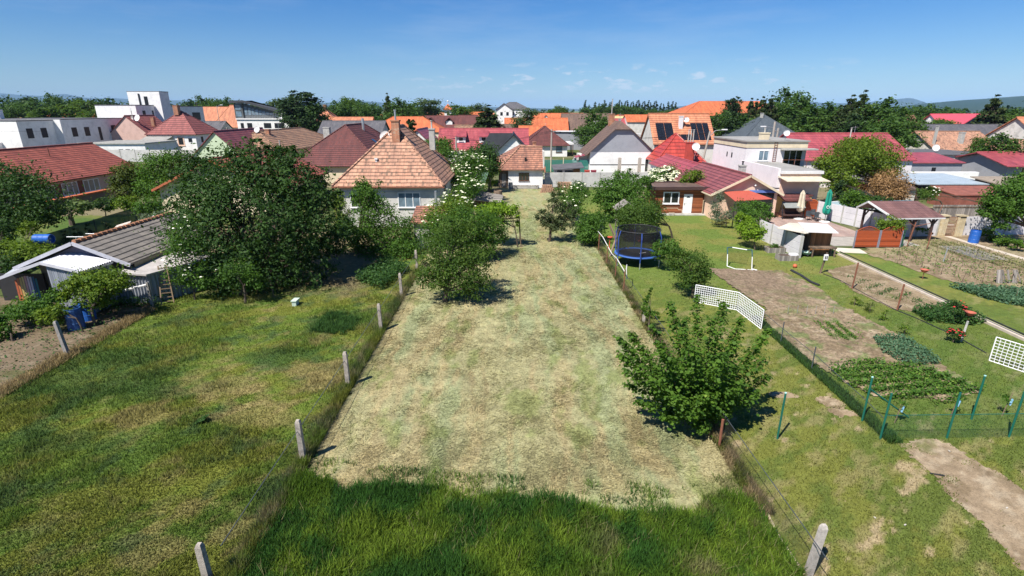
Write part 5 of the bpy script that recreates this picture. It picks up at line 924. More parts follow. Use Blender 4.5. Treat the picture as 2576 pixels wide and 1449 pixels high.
for px, py, s_ in ((2480, 592, 22), (2520, 606, 18), (2555, 618, 16), (2500, 575, 13)): x, y = G(px, py + 14); tree('grapevine', {2480: 'leafy grapevine beside the blue rain barrel', 2520: 'second grapevine in the row right of the rain barrel', 2555: 'last grapevine in the row at the right edge', 2500: 'taller grapevine shoot behind the vine row'}[px], 'vine', (x, y), [pb(px, py - 4, y, s_, s_ * .7), pb(px + 12, py, y, s_ * .7, s_ * .5)], 1100, .14, LMAP, .04, 42 + px, group='grapevines along the garden path')
tree('potted_bush', 'small green plant before the white stretch of the panel wall', 'bush', G(2318, 588), [pb(2318, 580, 46, 14, 9), pb(2335, 583, 46, 10, 7)], 500, .12, LMID, .03, 44)
# left side
for i, (px, py, w2, lab) in enumerate(((262, 512, 26, 'dark ivy bush on the garden wall, left one'), (318, 510, 30, 'light green bush sprawling by the garden wall'), (372, 520, 34, 'dark bush between the thorn tree and the cherry'), (395, 548, 28, 'pale shrub behind the shed roof'))):
    x, y, z_ = AT(px, py + 18, 56 - 3 * i); tree('wall_bush', lab, 'bush', (x, y), [pb(px, py, y, w2, 15), pb(px + 14, py + 8, y, w2 * .6, 12)], 1700, .2, (LDARK, LYEL, LMID, LSIL)[i], .05, 170 + i)
tree('dark_ash', 'dark leafy tree filling the left picture edge before the pink house', 'tree', (-40.5, 39), [pb(60, 500, 41, 85, 60, 1.3), pb(20, 450, 42, 50, 40), pb(110, 530, 40, 42, 40), pb(30, 560, 39, 52, 40), pb(-40, 500, 41, 60, 70)], 15000, .21, LDARK, .2, 45, up=.4)
tree('thorn_tree', 'small orange-tipped tree beside the pink house corner', 'tree', (-47.5, 62), [pb(330, 440, 63, 34, 36), pb(320, 480, 62, 34, 22), pb(300, 450, 62, 18, 24)], 6500, .24, LRUS, .14, 46)
tree('linden_tree', 'light green tree behind the cherry crown on its left', 'tree', (-42, 62), [pb(400, 425, 62, 44, 36), pb(440, 410, 62, 36, 28), pb(410, 465, 61, 48, 26), pb(370, 470, 62, 30, 24)], 8500, .26, LMID, .16, 47)
t = tree('pollard_tree', 'small pollarded tree with pale big leaves and bare slanting trunk', 'tree', (-43.6, 51.7), [pb(185, 520, 52, 30, 15), pb(165, 525, 52, 18, 10), pb(215, 520, 52, 18, 10)], 1700, .24, leafm('pale_big_leaf', (.10, .15, .05), (.18, .24, .09), (.28, .34, .15)), .22, 48)
tree('yellow_shrub', 'yellow-green shrub below the lying blue barrel', 'bush', (-31.5, 32.5), [pb(75, 640, 33, 46, 26), pb(40, 625, 34, 34, 24), pb(110, 650, 32.5, 26, 20), pb(70, 575, 38, 22, 16)], 5200, .16, LYEL, .06, 49)
tree('hedge_bush', 'dark green bush beside the shed at the left picture edge', 'bush', (-31.5, 30.5), [pb(20, 660, 32, 36, 22), pb(50, 680, 31, 30, 16), pb(0, 590, 36, 30, 30)], 3200, .17, LDARK, .06, 50)
tree('fig_bush', 'yellow-green shrub before the corrugated shed wall', 'bush', (-22.0, 25.8), [pb(245, 710, 27, 46, 32), pb(200, 715, 27, 38, 28), pb(290, 705, 27, 40, 26), pb(235, 750, 26.5, 38, 26)], 6800, .15, LYEL, .07, 51)
tree('walnut_bush', 'dark bush left of the blue rain barrels', 'bush', (-24.0, 26.5), [pb(70, 780, 26, 44, 26), pb(115, 770, 26, 30, 20), pb(145, 745, 26.5, 22, 18)], 3800, .16, LMID, .05, 52)
tree('currant_bush', 'small yellow-tinged bush before the standing blue barrel', 'bush', (-22.0, 25.0), [pb(130, 795, 25, 36, 18), pb(150, 780, 25.3, 26, 14)], 2300, .13, LYEL, .04, 53)
tree('edge_sapling', 'small dark sapling at the left picture edge above the garden soil', 'bush', (-24.5, 23.8), [pb(8, 835, 24, 24, 26), pb(0, 810, 24.3, 18, 14)], 1100, .15, LMID, .05, 54)
tree('clump_bush', 'leafy clump against the left side of the cherry shade', 'bush', (-13.6, 39.6), [pb(850, 590, 40, 20, 20), pb(870, 565, 41, 22, 18)], 1800, .15, LMID, .05, 55)
for i, px in enumerate((215, 243, 275, 262, 295)): y = (39.0, 41.0, 43.5, 42.2, 45.5)[i]; x = -35.4; tree('thuja', {0: 'first small thuja, left end of the row by the green screen', 1: 'second small thuja by the green screen', 2: 'tallest thuja in the row by the green screen', 3: 'short thuja squeezed inside the row by the green screen', 4: 'last small thuja, right end of the row by the green screen'}[i], 'bush', (x, y), [(x, y, .8, .35, .35, .9), (x, y, 1.4, .25, .25, .6)], 700, .12, LCON, .04, 60 + i, group='thujas along the green screen', clump=.2)
# the maple at the fence: a fan of leafy shoots
bx, by = 6.9, 16.6; mt = thing('young_maple', 'young maple with a wide fan of leafy shoots on the right field fence', 'tree', bx, by, 0); rg = np.random.default_rng(8); Vs = []; Rs = []; sm = MB()
tips = [(1684, 757, 17.2, 1), (1753, 742, 17.4, 1), (1822, 760, 17.3, 1), (1864, 802, 17, 1), (1932, 830, 17, 1), (1586, 836, 16.9, 1), (1556, 850, 16.2, 1), (1560, 890, 15.6, 1), (1640, 815, 16, 1.2), (1718, 800, 15.9, 1.2), (1790, 800, 16, 1.2), (1850, 860, 15.6, 1.1), (1925, 900, 16.2, 1), (1934, 945, 16.4, .9), (1905, 990, 16.2, 1), (1575, 965, 16.5, 1), (1600, 1010, 16, 1), (1570, 930, 17.4, 1), (1660, 870, 15.0, 1.4), (1740, 870, 14.8, 1.4), (1820, 890, 14.9, 1.4), (1700, 1000, 14.9, 1.3), (1640, 960, 15.2, 1.3), (1780, 990, 14.9, 1.3), (1860, 960, 15.2, 1.3), (1690, 900, 17.9, 1.3), (1790, 890, 18.0, 1.3), (1730, 1040, 15.2, 1.2), (1670, 1050, 15.7, 1.1), (1820, 1040, 15.7, 1.1), (1740, 940, 18.3, 1.3), (1850, 920, 17.8, 1.2), (1650, 920, 17.9, 1.2), (1760, 1080, 15.4, .8)]
sm.tube((bx, by, -.1), (bx - .05, by, .75), .10, .085, 8)
for i, (px, py, Y, w) in enumerate(tips):
    T = np.array(AT(px, py, Y)); B0 = np.array([bx - .05, by, .7 + .05 * (i % 4)]); mid = (B0 + T) / 2 + np.array([(T[0] - B0[0]) * .12, (T[1] - B0[1]) * .12, -.15 - .06 * (i % 3)])
    pts = [(1 - s) ** 2 * B0 + 2 * s * (1 - s) * mid + s * s * T for s in np.linspace(0, 1, 7)]; sm.path([tuple(p) for p in pts], .035, .006, 5)
    n_ = int((760 if i < 8 else 420) * w); s = rg.uniform(.2, 1.0, n_); P = ((1 - s) ** 2)[:, None] * B0 + (2 * s * (1 - s))[:, None] * mid + (s * s)[:, None] * T; wd = .07 + (.17 if i > 8 else .115) * np.clip((1 - s) * 2.2, 0, 1)
    whorl = np.round(s * 13) / 13; off = rg.normal(size=(n_, 3)) * wd[:, None] * np.array([1, 1, .5]); P = P + off; nr = off / (wd[:, None] + .05) * .35 + np.array([0, 0, .95]) + rg.normal(size=(n_, 3)) * .4; nr /= np.linalg.norm(nr, axis=1)[:, None]
    tt = off + rg.normal(size=(n_, 3)) * .1; tt -= (tt * nr).sum(1)[:, None] * nr; tt /= np.linalg.norm(tt, axis=1)[:, None] + 1e-6; ss = np.cross(nr, tt); sz = .118 * rg.uniform(.45, 1.3, n_)[:, None]
    Vs.append(np.stack([P - tt * sz * .45, P + ss * sz * .5 + nr * .01, P + tt * sz * .6, P - ss * sz * .5 + nr * .01], 1).reshape(-1, 3)); Rs.append(np.clip(rg.uniform(0, 1, n_) * .55 + .45 * vnoise(whorl * 13, np.full(n_, i * 3.1), 4) * (.4 + .6 * s), 0, 1))
V = np.concatenate(Vs) - np.array([bx, by, 0]); npmesh('crown', V, np.arange(len(V)).reshape(-1, 4), LMAP, attr=np.concatenate(Rs), parent=mt); sm.build('trunk', BARK, mt)

# --- background trees: a few grown once, then copied
def proto(name, label, cat, blobs, n, size, mat, r, seed, group, **kw):
    return tree(name, label, cat, (0, 0), blobs, n, size, mat, r, seed, group, **kw)
def put(src, px, py, Y, hgt, base_h, label, sx=1.0, first=[None]):
    x, y, z_ = AT(px, py, Y); s_ = z_ / base_h
    if src.get('used'): o = dup(src, x, y, 0, label, rot=(px * 7.3) % 6.28, sc=(s_ * sx, s_ * sx, s_))
    else: src['used'] = 1; src.location = (x, y, 0); src.scale = (s_ * sx, s_ * sx, s_); src['label'] = label; o = src
    return o
BA = proto('broadleaf_tree', 'x', 'tree', [(0, 0, 6.2, 3.4, 3.4, 3.2), (1.8, .5, 4.8, 2.4, 2.4, 2.2), (-1.9, -.4, 5.0, 2.5, 2.5, 2.3), (.4, -1.5, 7.8, 2.0, 2.0, 1.9), (-.5, 1, 8.4, 1.6, 1.6, 1.6)], 4200, .5, LFAR, .3, 71, 'broadleaf trees of the town')
BB = proto('broadleaf_tree', 'x', 'tree', [(0, 0, 5.5, 3.0, 3.0, 3.6), (1.2, 0, 8.0, 1.9, 1.9, 2.0), (-1.4, .6, 6.6, 2.0, 2.0, 2.4), (1.5, -.8, 4.2, 2.0, 2.0, 2.2)], 3600, .5, LAPP, .3, 72, 'broadleaf trees of the town', clump=.24)
sp = [(0, 0, 1.0 + i * .60, 3.0 * (1 - i / 14.6) + .12, 3.0 * (1 - i / 14.6) + .12, .6, 1.0 + i * .16) for i in range(14)]
SP = proto('spruce_tree', 'x', 'tree', sp, 7500, .36, LPIN, .2, 73, 'dark conifers of the town', clump=.24, shell=.3, up=.3)
SQ = proto('pine_tree', 'x', 'tree', [(0, 0, 4.5, 2.2, 2.2, 2.4), (.9, .2, 7.0, 1.5, 1.5, 2.0), (-1.2, 0, 6.4, 1.4, 1.4, 2.2), (-.9, .5, 8.0, .8, .8, 1.5, 1.6), (.8, -.2, 8.3, .8, .8, 1.3, 1.6)], 5200, .36, LCON, .25, 74, 'dark conifers of the town', clump=.25)
PO = proto('poplar_tree', 'x', 'tree', [(0, 0, 3.2, 1.0, 1.0, 2.8), (.05, 0, 5.2, .9, .9, 2.4), (.15, 0, 7.0, .65, .65, 2.0, 1.6), (.25, 0, 8.5, .42, .42, 1.4, 2.2), (.32, 0, 9.5, .2, .2, .9, 4)], 1500, .5, LCON, .2, 75, 'poplars on the skyline', clump=.16)
BI = proto('birch_tree', 'x', 'tree', [(0, 0, 6.0, 1.8, 1.8, 3.2), (.9, .3, 4.6, 1.4, 1.4, 2.4), (-.9, 0, 7.2, 1.2, 1.2, 2.2)], 2400, .4, leafm('birch_leaf', (.05, .085, .03), (.09, .13, .05), (.15, .19, .08)), .15, 76, 'birches of the town', clump=.3)
N = 9.3
for k_, (src, px, py, Y, sx, lab) in enumerate([
    (SQ, 757, 232, 190, 1.7, 'very dark upright conifer behind the white pavilion block'), (SQ, 735, 243, 195, 1.2, 'lower dark conifer left of the tall one by the pavilion block'), (BA, 785, 262, 190, .9, 'dark green round tree right of the tall dark conifer'),
    (BI, 706, 240, 230, 1.3, 'thin pale birch left of the dark conifer'), (BI, 725, 246, 240, 1.2, 'second thin birch left of the dark conifer'), (BA, 640, 268, 235, 1.1, 'low tree just behind the pavilion roof'),
    (BA, 513, 250, 280, 1.0, 'round tree right of the white flats'), (BA, 548, 258, 270, .9, 'dark tree left of the street lamp pair'), (BA, 566, 254, 260, 1.0, 'bushy tree right of the leaning lamp'), (BB, 590, 262, 255, 1.2, 'broad tree above the orange stepped roof'),
    (BB, 876, 243, 260, 1.0, 'tall airy tree above the orange hip roof'), (BA, 850, 262, 250, 1.2, 'wide low tree left of the airy tree'), (BA, 905, 260, 255, 1.3, 'wide tree left of the skyline spruce'), (BA, 935, 268, 240, 1.2, 'low broad tree below the skyline spruce'),
    (SP, 974, 237, 230, .75, 'pointed spruce standing out on the skyline'), (BA, 1006, 257, 225, 1.2, 'dark round tree right of the pointed spruce'), (BA, 1032, 268, 240, 1.1, 'low tree between the spruce and the birch'), (BI, 1079, 242, 280, 2.0, 'large pale birch left of the church tower'), (BA, 1058, 270, 290, 1.1, 'low dark tree before the big birch'),
    (BB, 1160, 262, 270, 1.2, 'light tree just right of the church tower'), (BI, 1185, 266, 290, 1.5, 'thin pale tree above the blue solar roof'), (BI, 1207, 255, 290, 1.4, 'tall thin tree right of the blue solar roof'), (SP, 1228, 267, 160, 1.75, 'dense blue-green spruce in front of the centre roofs'), (SP, 1210, 280, 162, 1.3, 'shorter spruce leaning on the dense blue-green one'),
    (BI, 1321, 266, 180, 1.35, 'weeping birch beside the white skyline house'), (BB, 1392, 272, 330, 1.1, 'small pale tree on the centre skyline'), (BB, 1413, 265, 360, 1.0, 'small tall tree on the centre skyline'),
    (BA, 1498, 290, 150, 1.1, 'dark leafy tree left of the grey gable house'), (BA, 1482, 320, 140, 1.3, 'lower leafy tree hugging the grey gable house'),
    (SQ, 1845, 248, 170, 1.1, 'double-topped pine before the large orange roof'), (SP, 1892, 250, 165, .8, 'thin-topped spruce right of the double pine'), (SP, 1905, 252, 168, .7, 'twin thin spruce on the large orange roof'), (SP, 1922, 246, 160, .9, 'spruce in the middle of the conifer row'), (SP, 1942, 243, 162, .9, 'tallest spruce of the middle conifer row'), (BA, 1990, 236, 170, 1.0, 'bright crowned tall broadleaf right of the spruces'), (BA, 1968, 262, 165, 1.0, 'leafy tree filling in left of the bright crowned one'), (SP, 2012, 262, 165, 1.1, 'dark spruce right of the bright crowned tree'), (SQ, 1860, 285, 150, 1.5, 'wide dark tree behind the solar roof corner'), (BA, 1815, 288, 155, 1.1, 'dark bushy tree touching the solar roof'), (BA, 1885, 300, 148, 1.3, 'dark tree behind the slate roof on its left'), (SQ, 1990, 300, 160, 1.6, 'broad conifer behind the slate roof'),
    (BA, 2052, 276, 150, 1.4, 'low wide tree below the blue hill'), (BA, 2095, 270, 150, 1.3, 'round tree behind the long red roof'), (SP, 2146, 242, 140, 1.1, 'tall spruce left of the two giants'), (SP, 2176, 231, 135, 1.0, 'giant spruce with bare trunk top before the hill'), (SP, 2118, 268, 145, 1.1, 'smaller spruce before the blue hill'), (SQ, 2162, 290, 130, 1.5, 'dark wide conifer below the giant spruce'), (BA, 2225, 262, 130, 1.2, 'tall bright green tree right of the giant spruce'), (BA, 2262, 285, 125, 1.1, 'bright green tree above the salmon roof'), (BA, 2240, 305, 118, 1.5, 'wide tree behind the big yellow-green one'),
    (BA, 2300, 310, 125, 1.2, 'dark tree left of the salmon roof gable'), (BA, 2325, 270, 210, 1.1, 'round dark tree on the right skyline'), (BB, 2352, 300, 150, 1.3, 'yellowish tree in front of the orange roof'), (BB, 2385, 298, 160, 1.1, 'yellowish tree left of the pink chalet'), (BA, 2395, 276, 260, 1.3, 'low dark tree behind the pink chalet'), (SP, 2508, 242, 140, 1.3, 'tall dark spruce at the right, before the green hill'), (BA, 2545, 285, 160, 1.3, 'yellow-green tree right of the dark spruce'), (BB, 2572, 280, 150, 1.2, 'light tree at the right picture edge'), (BA, 2520, 345, 95, 1.4, 'dark bush tree at the right edge beside the orange roof'), (BB, 2470, 345, 110, .8, 'small leafy tree before the charcoal roof'),
    (BA, 130, 244, 300, .9, 'tallest tree of the far left wood'), (BB, 205, 249, 280, 1.5, 'broad pale tree left of the white flats'), (BB, 175, 262, 260, 1.3, 'olive tree before the far left wood'), (BA, 60, 262, 270, 1.4, 'round tree in the far left wood'), (BA, 20, 268, 260, 1.3, 'dark tree at the far left edge'), (BB, 110, 268, 255, 1.5, 'low wide tree before the far left wood'), (BB, 222, 275, 230, 1.2, 'light green tree touching the white flats')]):
    put(src, px, py, Y, 0, N if src not in (SP,) else 9.2, lab, sx)
POP = [(1472, 250, 1), (1482, 262, .8), (1497, 255, 1.2), (1507, 258, .9), (1515, 262, .7), (1523, 250, 1.1), (1533, 256, 1), (1538, 254, 1), (1551, 258, 1)] + [(1558 + i * 7.3, 250 + (i * 5) % 7, 1.0) for i in range(14)] + [(1662, 258, 1), (1671, 260, 1), (1682, 254, 1), (1692, 253, 1), (1700, 256, 1)]
for i, (px, py, sx) in enumerate(POP): put(PO, px, py, 560 + (i % 3) * 12, 0, 10.4, 'leftmost lone poplar on the skyline' if i == 0 else 'poplar of the long dark row on the skyline', sx * 1.35)
for i in range(12): put(BB if i % 2 else BA, 1475 + i * 21, 272 - 6 * math.sin(i * .5), 420, 0, N, 'pale round tree at the foot of the poplar row', 1.2)
DT = thing('dead_spruce', 'bare dead spruce on the skyline above the white flats', 'tree', *AT(490, 280, 260)[:2], 0); m = MB(); x, y, z_ = AT(490, 237, 260); m.tube((x, y, 0), (x, y, z_), .22, .04, 5)
for i in range(26): a = i * 2.4; r_ = (1 - i / 27) * 2.4 + .3; hz = z_ * (.45 + .54 * i / 26); m.tube((x, y, hz), (x + math.cos(a) * r_, y + math.sin(a) * r_, hz - .1 * r_), .06, .02, 3)
m.build('trunk', plain('grey_bark', (.16, .14, .12)), DT)

# ================================================================ OBJECTS
THINP = plain('dark_post_paint', (.06, .07, .08), .6); SHTRIM = plain('shed_trim', (.46, .46, .50), .6, .2)
# --- left field fence: weathered concrete posts, slack wire mesh
POSTM = plain('weathered_concrete', (.40, .35, .30), .95, .5, 7, bump=.7)
def cpost(name, label, x, y, h_, w=.15, lean=(0, 0), group=None, mat=None):
    m = MB(); a = w / 2; lx, ly = lean
    vs = []
    for z_, k_ in ((-.1, 1.05), (h_ - .08, .95), (h_, .6)): vs += [(x + i * a * k_ + lx * z_, y + j * a * k_ + ly * z_, z_) for i, j in ((-1, -1), (1, -1), (1, 1), (-1, 1))]
    m.add(vs, [(q * 4 + i, q * 4 + (i + 1) % 4, q * 4 + 4 + (i + 1) % 4, q * 4 + 4 + i) for q in range(2) for i in range(4)] + [(8, 9, 10, 11)])
    o = m.build(name, mat or POSTM); tag(o, label, 'post', group); return o
fp = [((500, 1470), 1.28, 'nearest concrete post, cut by the bottom edge of the meadow fence'), ((765, 1165), 1.62, 'orange-lichened concrete post at the corner of the tall grass'), ((890, 975), 1.62, 'second concrete post standing free, with shadow on the hay'), ((963, 835), 1.55, 'third concrete post along the hay field'), ((1015, 748), 1.55, 'fourth concrete post along the hay field, left of the apple tree'), ((1052, 682), 1.55, 'farthest visible concrete post, beside the thicket')]
for (px, py), h_, lab in fp:
    x, y = G(px, py); x = -6.72 if py < 1400 else G(510, 1500)[0]; y = y if py < 1400 else 9.75; cpost('concrete_post', lab, x, y, h_, .16, (random.uniform(-.02, .02), random.uniform(-.02, .02)), 'concrete posts of the left field fence')
cpost('concrete_post', 'leaning concrete post beside the dark soil garden on the left', *G(172, 897), 1.75, .15, (-.10, .02), 'concrete posts by the shed garden', plain('grey_concrete_post', (.27, .25, .23), .95, .4, 7))
cpost('concrete_post', 'concrete post by the corrugated shed wall', *G(384, 772), 1.5, .13, (0, 0), 'concrete posts by the shed garden', plain('grey_concrete_post', (.27, .25, .23)))
cpost('concrete_post', 'thick pale concrete post leaning at the bottom right edge', 7.25, 10.05, 1.5, .15, (.10, .02), 'concrete posts of the right field fence', plain('pale_concrete', (.50, .45, .40), .95, .35, 9, bump=.8))
cpost('concrete_post', 'short grey concrete stump under the slender leafy shoot', *G(1618, 815), .8, .14, (0, 0), 'concrete posts of the right field fence')
def mesh_fence(name, label, pts, h_, mat, posts=None, pm=None, pr=.03, z0=0.03, cat='fence', toprail=None, sag=.0, ph=None):
    t = thing(name, label, cat, pts[0][0], pts[0][1], 0); m = MB()
    for a, b in zip(pts, pts[1:]):
        n = 6
        for i in range(n):
            p = [(a[0] + (b[0] - a[0]) * (i + k_) / n, a[1] + (b[1] - a[1]) * (i + k_) / n) for k_ in (0, 1)]; zz = [h_ - sag * math.sin(math.pi * (i + k_) / n) for k_ in (0, 1)]
            m.poly([(p[0][0], p[0][1], z0), (p[1][0], p[1][1], z0), (p[1][0], p[1][1], zz[1]), (p[0][0], p[0][1], zz[0])])
    m.build('mesh', mat, t)
    for p in posts or []: q = MB(); q.tube((p[0], p[1], -.1), (p[0] + (p[2] if len(p) > 2 else 0), p[1], (ph or h_) + .05), pr, n=8); q.build('post', pm, t)
    if toprail:
        q = MB()
        for a, b in zip(pts, pts[1:]): q.tube((a[0], a[1], h_), (b[0], b[1], h_), .012, n=4)
        q.build('wire', toprail, t)
    return t
NETG = netm('old_wire_mesh', (.10, .09, .07), .16); NETGR = netm('green_wire_mesh', (.02, .09, .05), .2); SCREEN = netm('green_screen', (.012, .060, .042), .94)
mesh_fence('wire_fence', 'slack old wire mesh between the left concrete posts', [(-6.74, 9.7), (-6.74, 14.4), (-6.74, 19.3), (-6.74, 25.1), (-6.74, 30.4), (-6.74, 36.1)], 1.25, NETG, toprail=THINP, sag=.12)
rp = [(7.0, 41.5), (7.0, 37.6), (7.0, 34.2), (7.05, 31.6), (7.1, 24.5), (7.1, 14.9)]
mesh_fence('wire_fence', 'rusty posted wire fence between hay field and lawn', rp + [(7.15, 9.4)], 1.15, NETG, [rp[0], rp[1], rp[2], rp[3]], RUST, .035, ph=1.35, toprail=THINP, sag=.1)
o = MB().path([(7.1, 42.8, 1.35), (7.2, 41.0, 1.3), (7.5, 38.5, .6), (7.4, 36, .9), (7.6, 34, .5), (7.5, 33.2, 1.25), (7.2, 31.9, 1.3), (7.25, 31.8, .7)], .028).build('hose', TRIMW); tag(o, 'white corrugated hose draped along the right wire fence', 'hose')
m = MB(); m.tube((*G(1808, 1130), -.1), (*G(1808, 1130), 1.15), .045, n=8); tag(m.build('rusty_post', RUST), 'rusty red steel post at the foot of the young maple', 'post')
o = MB().path([(7.15, 14.6, .05), (7.25, 13.4, .04), (7.2, 12.2, .05), (7.1, 11.2, .05), (7.15, 10.2, .05), (7.1, 9.0, .05)], .035).build('kerb_rope', plain('straw', (.5, .40, .27))); tag(o, 'pale rope-like line along the foot of the right fence', 'rope')
# green garden fences on the right
GP = plain('green_post_paint', (.012, .12, .085), .4, .1); THINP_ = plain('thin_post_paint', (.06, .07, .08), .6)
mesh_fence('green_fence', 'green wire fence with slanting green posts in front of the potato bed', [(12.75, 15.7), (15.1, 15.75), (17.3, 15.8), (21, 15.9)], .95, NETGR, [(12.75, 15.7), (15.1, 15.75), (17.3, 15.8), (20.5, 15.9)], GP, .034, ph=1.75, toprail=GP)
mesh_fence('thin_wire_fence', 'thin wire fence with slim dark posts along the vegetable bed', [(13.15, 26.0), (13.1, 23.6), (13.1, 20.8), (12.9, 17.1), (12.75, 15.75)], .8, netm('fine_mesh', (.05, .08, .06), .12), [(13.1, 23.6), (13.1, 20.8)], THINP, .025, ph=1.1, toprail=THINP)
def gpost(px, py, lab, brace=None, h_=1.8):
    x, y = G(px, py); t = thing('green_post', lab, 'post', x, y, 0, 'green steel posts on the right lawn'); MB().tube((x, y, -.1), (x, y, h_), .034, n=8).build('post', GP, t)
    MB().tube((x, y, h_), (x, y, h_ + .03), .038, n=8).build('cap', plain('pale_cap', (.35, .6, .55)), t)
    if brace: MB().tube((x, y, h_ * .75), (*brace, .05), .03, n=6).build('brace', GP, t)
gpost(1955, 1105, 'lone green steel post standing on the lawn right of the maple'); gpost(2168, 1060, 'green corner post with slanting brace by the potato bed', G(2285, 1053)); gpost(2443, 1056, 'green steel post behind the fence, right of the braced one')
for px, py, lab in ((2250, 1045, 'blue tie hanging behind the nearest fence post'), (2390, 1030, 'blue tie on the sapling in the middle'), (2520, 1027, 'white and blue tie on the sapling to the right')):
    x, y = G(px, py + 20); t = thing('young_sapling', 'staked sapling with ' + lab, 'sapling', x, y, 0, 'tagged saplings behind the green fence'); MB().path([(x, y, 0), (x + .05, y, .5), (x + .12, y, 1.0)], .02, .01).build('stem', OLDW, t)
    MB().bar((x + .1, y - .05, .5), (x + .14, y - .05, .75), .07, .02).build('tag', plain('blue_tag', (.25, .5, .7)), t); V, Fc, rv = leaves([(0.1, 0, .75, .16, .16, .3)], 60, .1, int(px)); npmesh('crown', V, Fc, LMID, attr=rv, parent=t)
# --- lattice goals
WPL = plain('white_plastic', (.80, .80, .80), .5, .05)
def lattice(mf, mg, a, b, h_, nx, nz, lean=(0, 0)):
    A = Vector((a[0], a[1], .03)); B = Vector((b[0], b[1], .03)); U = Vector((lean[0], lean[1], h_)); fr = .05
    for p, q in ((A, B), (A + U, B + U), (A, A + U), (B, B + U)): mf.tube(p, q, fr / 2, n=6)
    for i in range(1, nx): p = A + (B - A) * i / nx; mg.bar(p, p + U, .022, .016)
    for i in range(1, nz): p = A + U * i / nz; mg.bar(p, p + (B - A), .016, .022)
t = thing('folded_goal', 'folded white lattice goal net standing open beside the vegetable bed', 'goal net', 13.2, 28.5, 0); a, b, c = G(1746, 760), G(1853, 781), G(1914, 829); m1, m2 = MB(), MB(); lattice(m1, m2, a, b, 1.05, 20, 8); lattice(m1, m2, b, c, 1.05, 15, 8); m1.build('frame', WPL, t); m2.build('lattice', WPL, t)
t = thing('lattice_goal', 'white lattice goal panel at the right edge of the picture', 'goal net', 21.5, 21, 0); a, b = G(2488, 908), (22.8, 19.4); m1, m2 = MB(), MB(); lattice(m1, m2, a, b, 1.15, 15, 8); m1.build('frame', WPL, t); m2.build('lattice', WPL, t)
t = thing('small_goal', 'small football goal with white frame and dark corners on the lawn', 'goal', 16.4, 36.6, 0); a, b = G(1829, 671), G(1891, 678); (x0, y0), (x1, y1) = a, b; m = MB(); m.tube((x0, y0, .05), (x0, y0 + .2, .9), .03); m.tube((x1, y1 + .2, .9), (x1, y1, .05), .03); m.path([(x0, y0, .05), (x0 + .3, y0 - .7, .04), (x1 + .25, y1 - .3, .04), (x1, y1, .05)], .03); m.tube((x0 + .35, y0 + .4, 1.35), (x1 - .35, y1 + .4, 1.35), .03); m.build('frame', WPL, t)
m = MB(); m.tube((x0, y0 + .4, 1.35), (x0 + .35, y0 + .4, 1.35), .045); m.tube((x1, y1 + .4, 1.35), (x1 - .35, y1 + .4, 1.35), .045); m.tube((x1, y1 + .2, .9), (x1, y1 + .4, 1.35), .045); m.tube((x0, y0 + .2, .9), (x0, y0 + .4, 1.35), .045); m.build('corner_joint', plain('dark_teal', (.04, .10, .10)), t); MB().poly([(x0, y0 + .4, 1.3), (x1, y1 + .4, 1.3), (x1 + .1, y1 + 1.2, .05), (x0 - .1, y0 + 1.4, .05)]).build('net', netm('goal_net', (.05, .10, .06), .18), t)
o = MB().ball((*G(1999, 674), .15), .15, 12).build('ball', plain('orange_ball', (.55, .12, .05), .5, .15), None, True); tag(o, 'orange ball lying on the lawn left of the post with the white box', 'ball')
# --- trampoline
cx, cy = 9.25, 37.9; t = thing('trampoline', 'round blue trampoline with black safety net on the lawn', 'trampoline', cx, cy, 0); BLU = plain('blue_pad', (.05, .13, .42), .5, .12); BLP = plain('blue_pole', (.03, .07, .28), .4, .1)
MB().lathe((cx, cy, .82), [(0.01, 0), (1.32, .0)], 28).build('jumping_mat', plain('black_mat', (.015, .015, .018)), t)
MB().lathe((cx, cy, .80), [(1.3, .02), (1.32, .07), (1.64, .06), (1.66, 0), (1.62, -.05), (1.3, .0)], 28).build('pad', BLU, t)
MB().lathe((cx, cy, .84), [(1.52, 0), (1.50, 1.0), (1.56, 1.78)], 28).build('safety_net', netm('black_net', (.008, .008, .01), .66), t)
q = MB(); pts = [(cx + 1.57 * math.cos(a), cy + 1.57 * math.sin(a), 2.63) for a in np.linspace(0, 6.2832, 25)]; q.path(pts, .035); q.build('top_ring', TRIMD, t)
for i in range(6):
    a = R(30 + 60 * i - 5); c, s_ = math.cos(a), math.sin(a); MB().path([(cx + 1.72 * c, cy + 1.72 * s_, .5), (cx + 1.74 * c, cy + 1.74 * s_, 2.2), (cx + 1.58 * c, cy + 1.58 * s_, 2.62)], .04).build('net_pole', BLP, t); MB().path([(cx + 1.72 * c, cy + 1.72 * s_, .7), (cx + 1.72 * c, cy + 1.72 * s_, .02), ], .035).build('leg', STEEL, t)
o = MB().bar((cx + .1, cy - .3, .86), (cx + .6, cy - .2, .9), .05, .03).build('stick', TRIMW); tag(o, 'pale stick lying on the trampoline mat', 'stick')
# play tower behind the trampoline, with slide
t = thing('play_tower', 'weathered wooden play tower with little pitched roof behind the trampoline', 'play tower', 10.2, 47.5, 0); m = MB(); bx0 = 9.6
for dx, dy in ((0, 0), (1.4, 0), (0, 1.3), (1.4, 1.3)): MB().bar((bx0 + dx, 47 + dy, -.05), (bx0 + dx, 47 + dy, 2.5), .1, .1).build('post', GREYWOOD, t)
MB().box(9.5, 11.1, 46.9, 48.4, 1.2, 1.28).build('deck', GREYWOOD, t); MB().box(9.55, 11.05, 46.95, 47.0, 1.3, 1.75).build('railing', OLDW, t); MB().shell([[(9.3, 46.7, 2.4), (10.3, 46.7, 3.1), (10.3, 48.7, 3.1), (9.3, 48.7, 2.4)], [(10.3, 46.7, 3.1), (11.3, 46.7, 2.4), (11.3, 48.7, 2.4), (10.3, 48.7, 3.1)]], .06).build('roof', GREYWOOD, t)
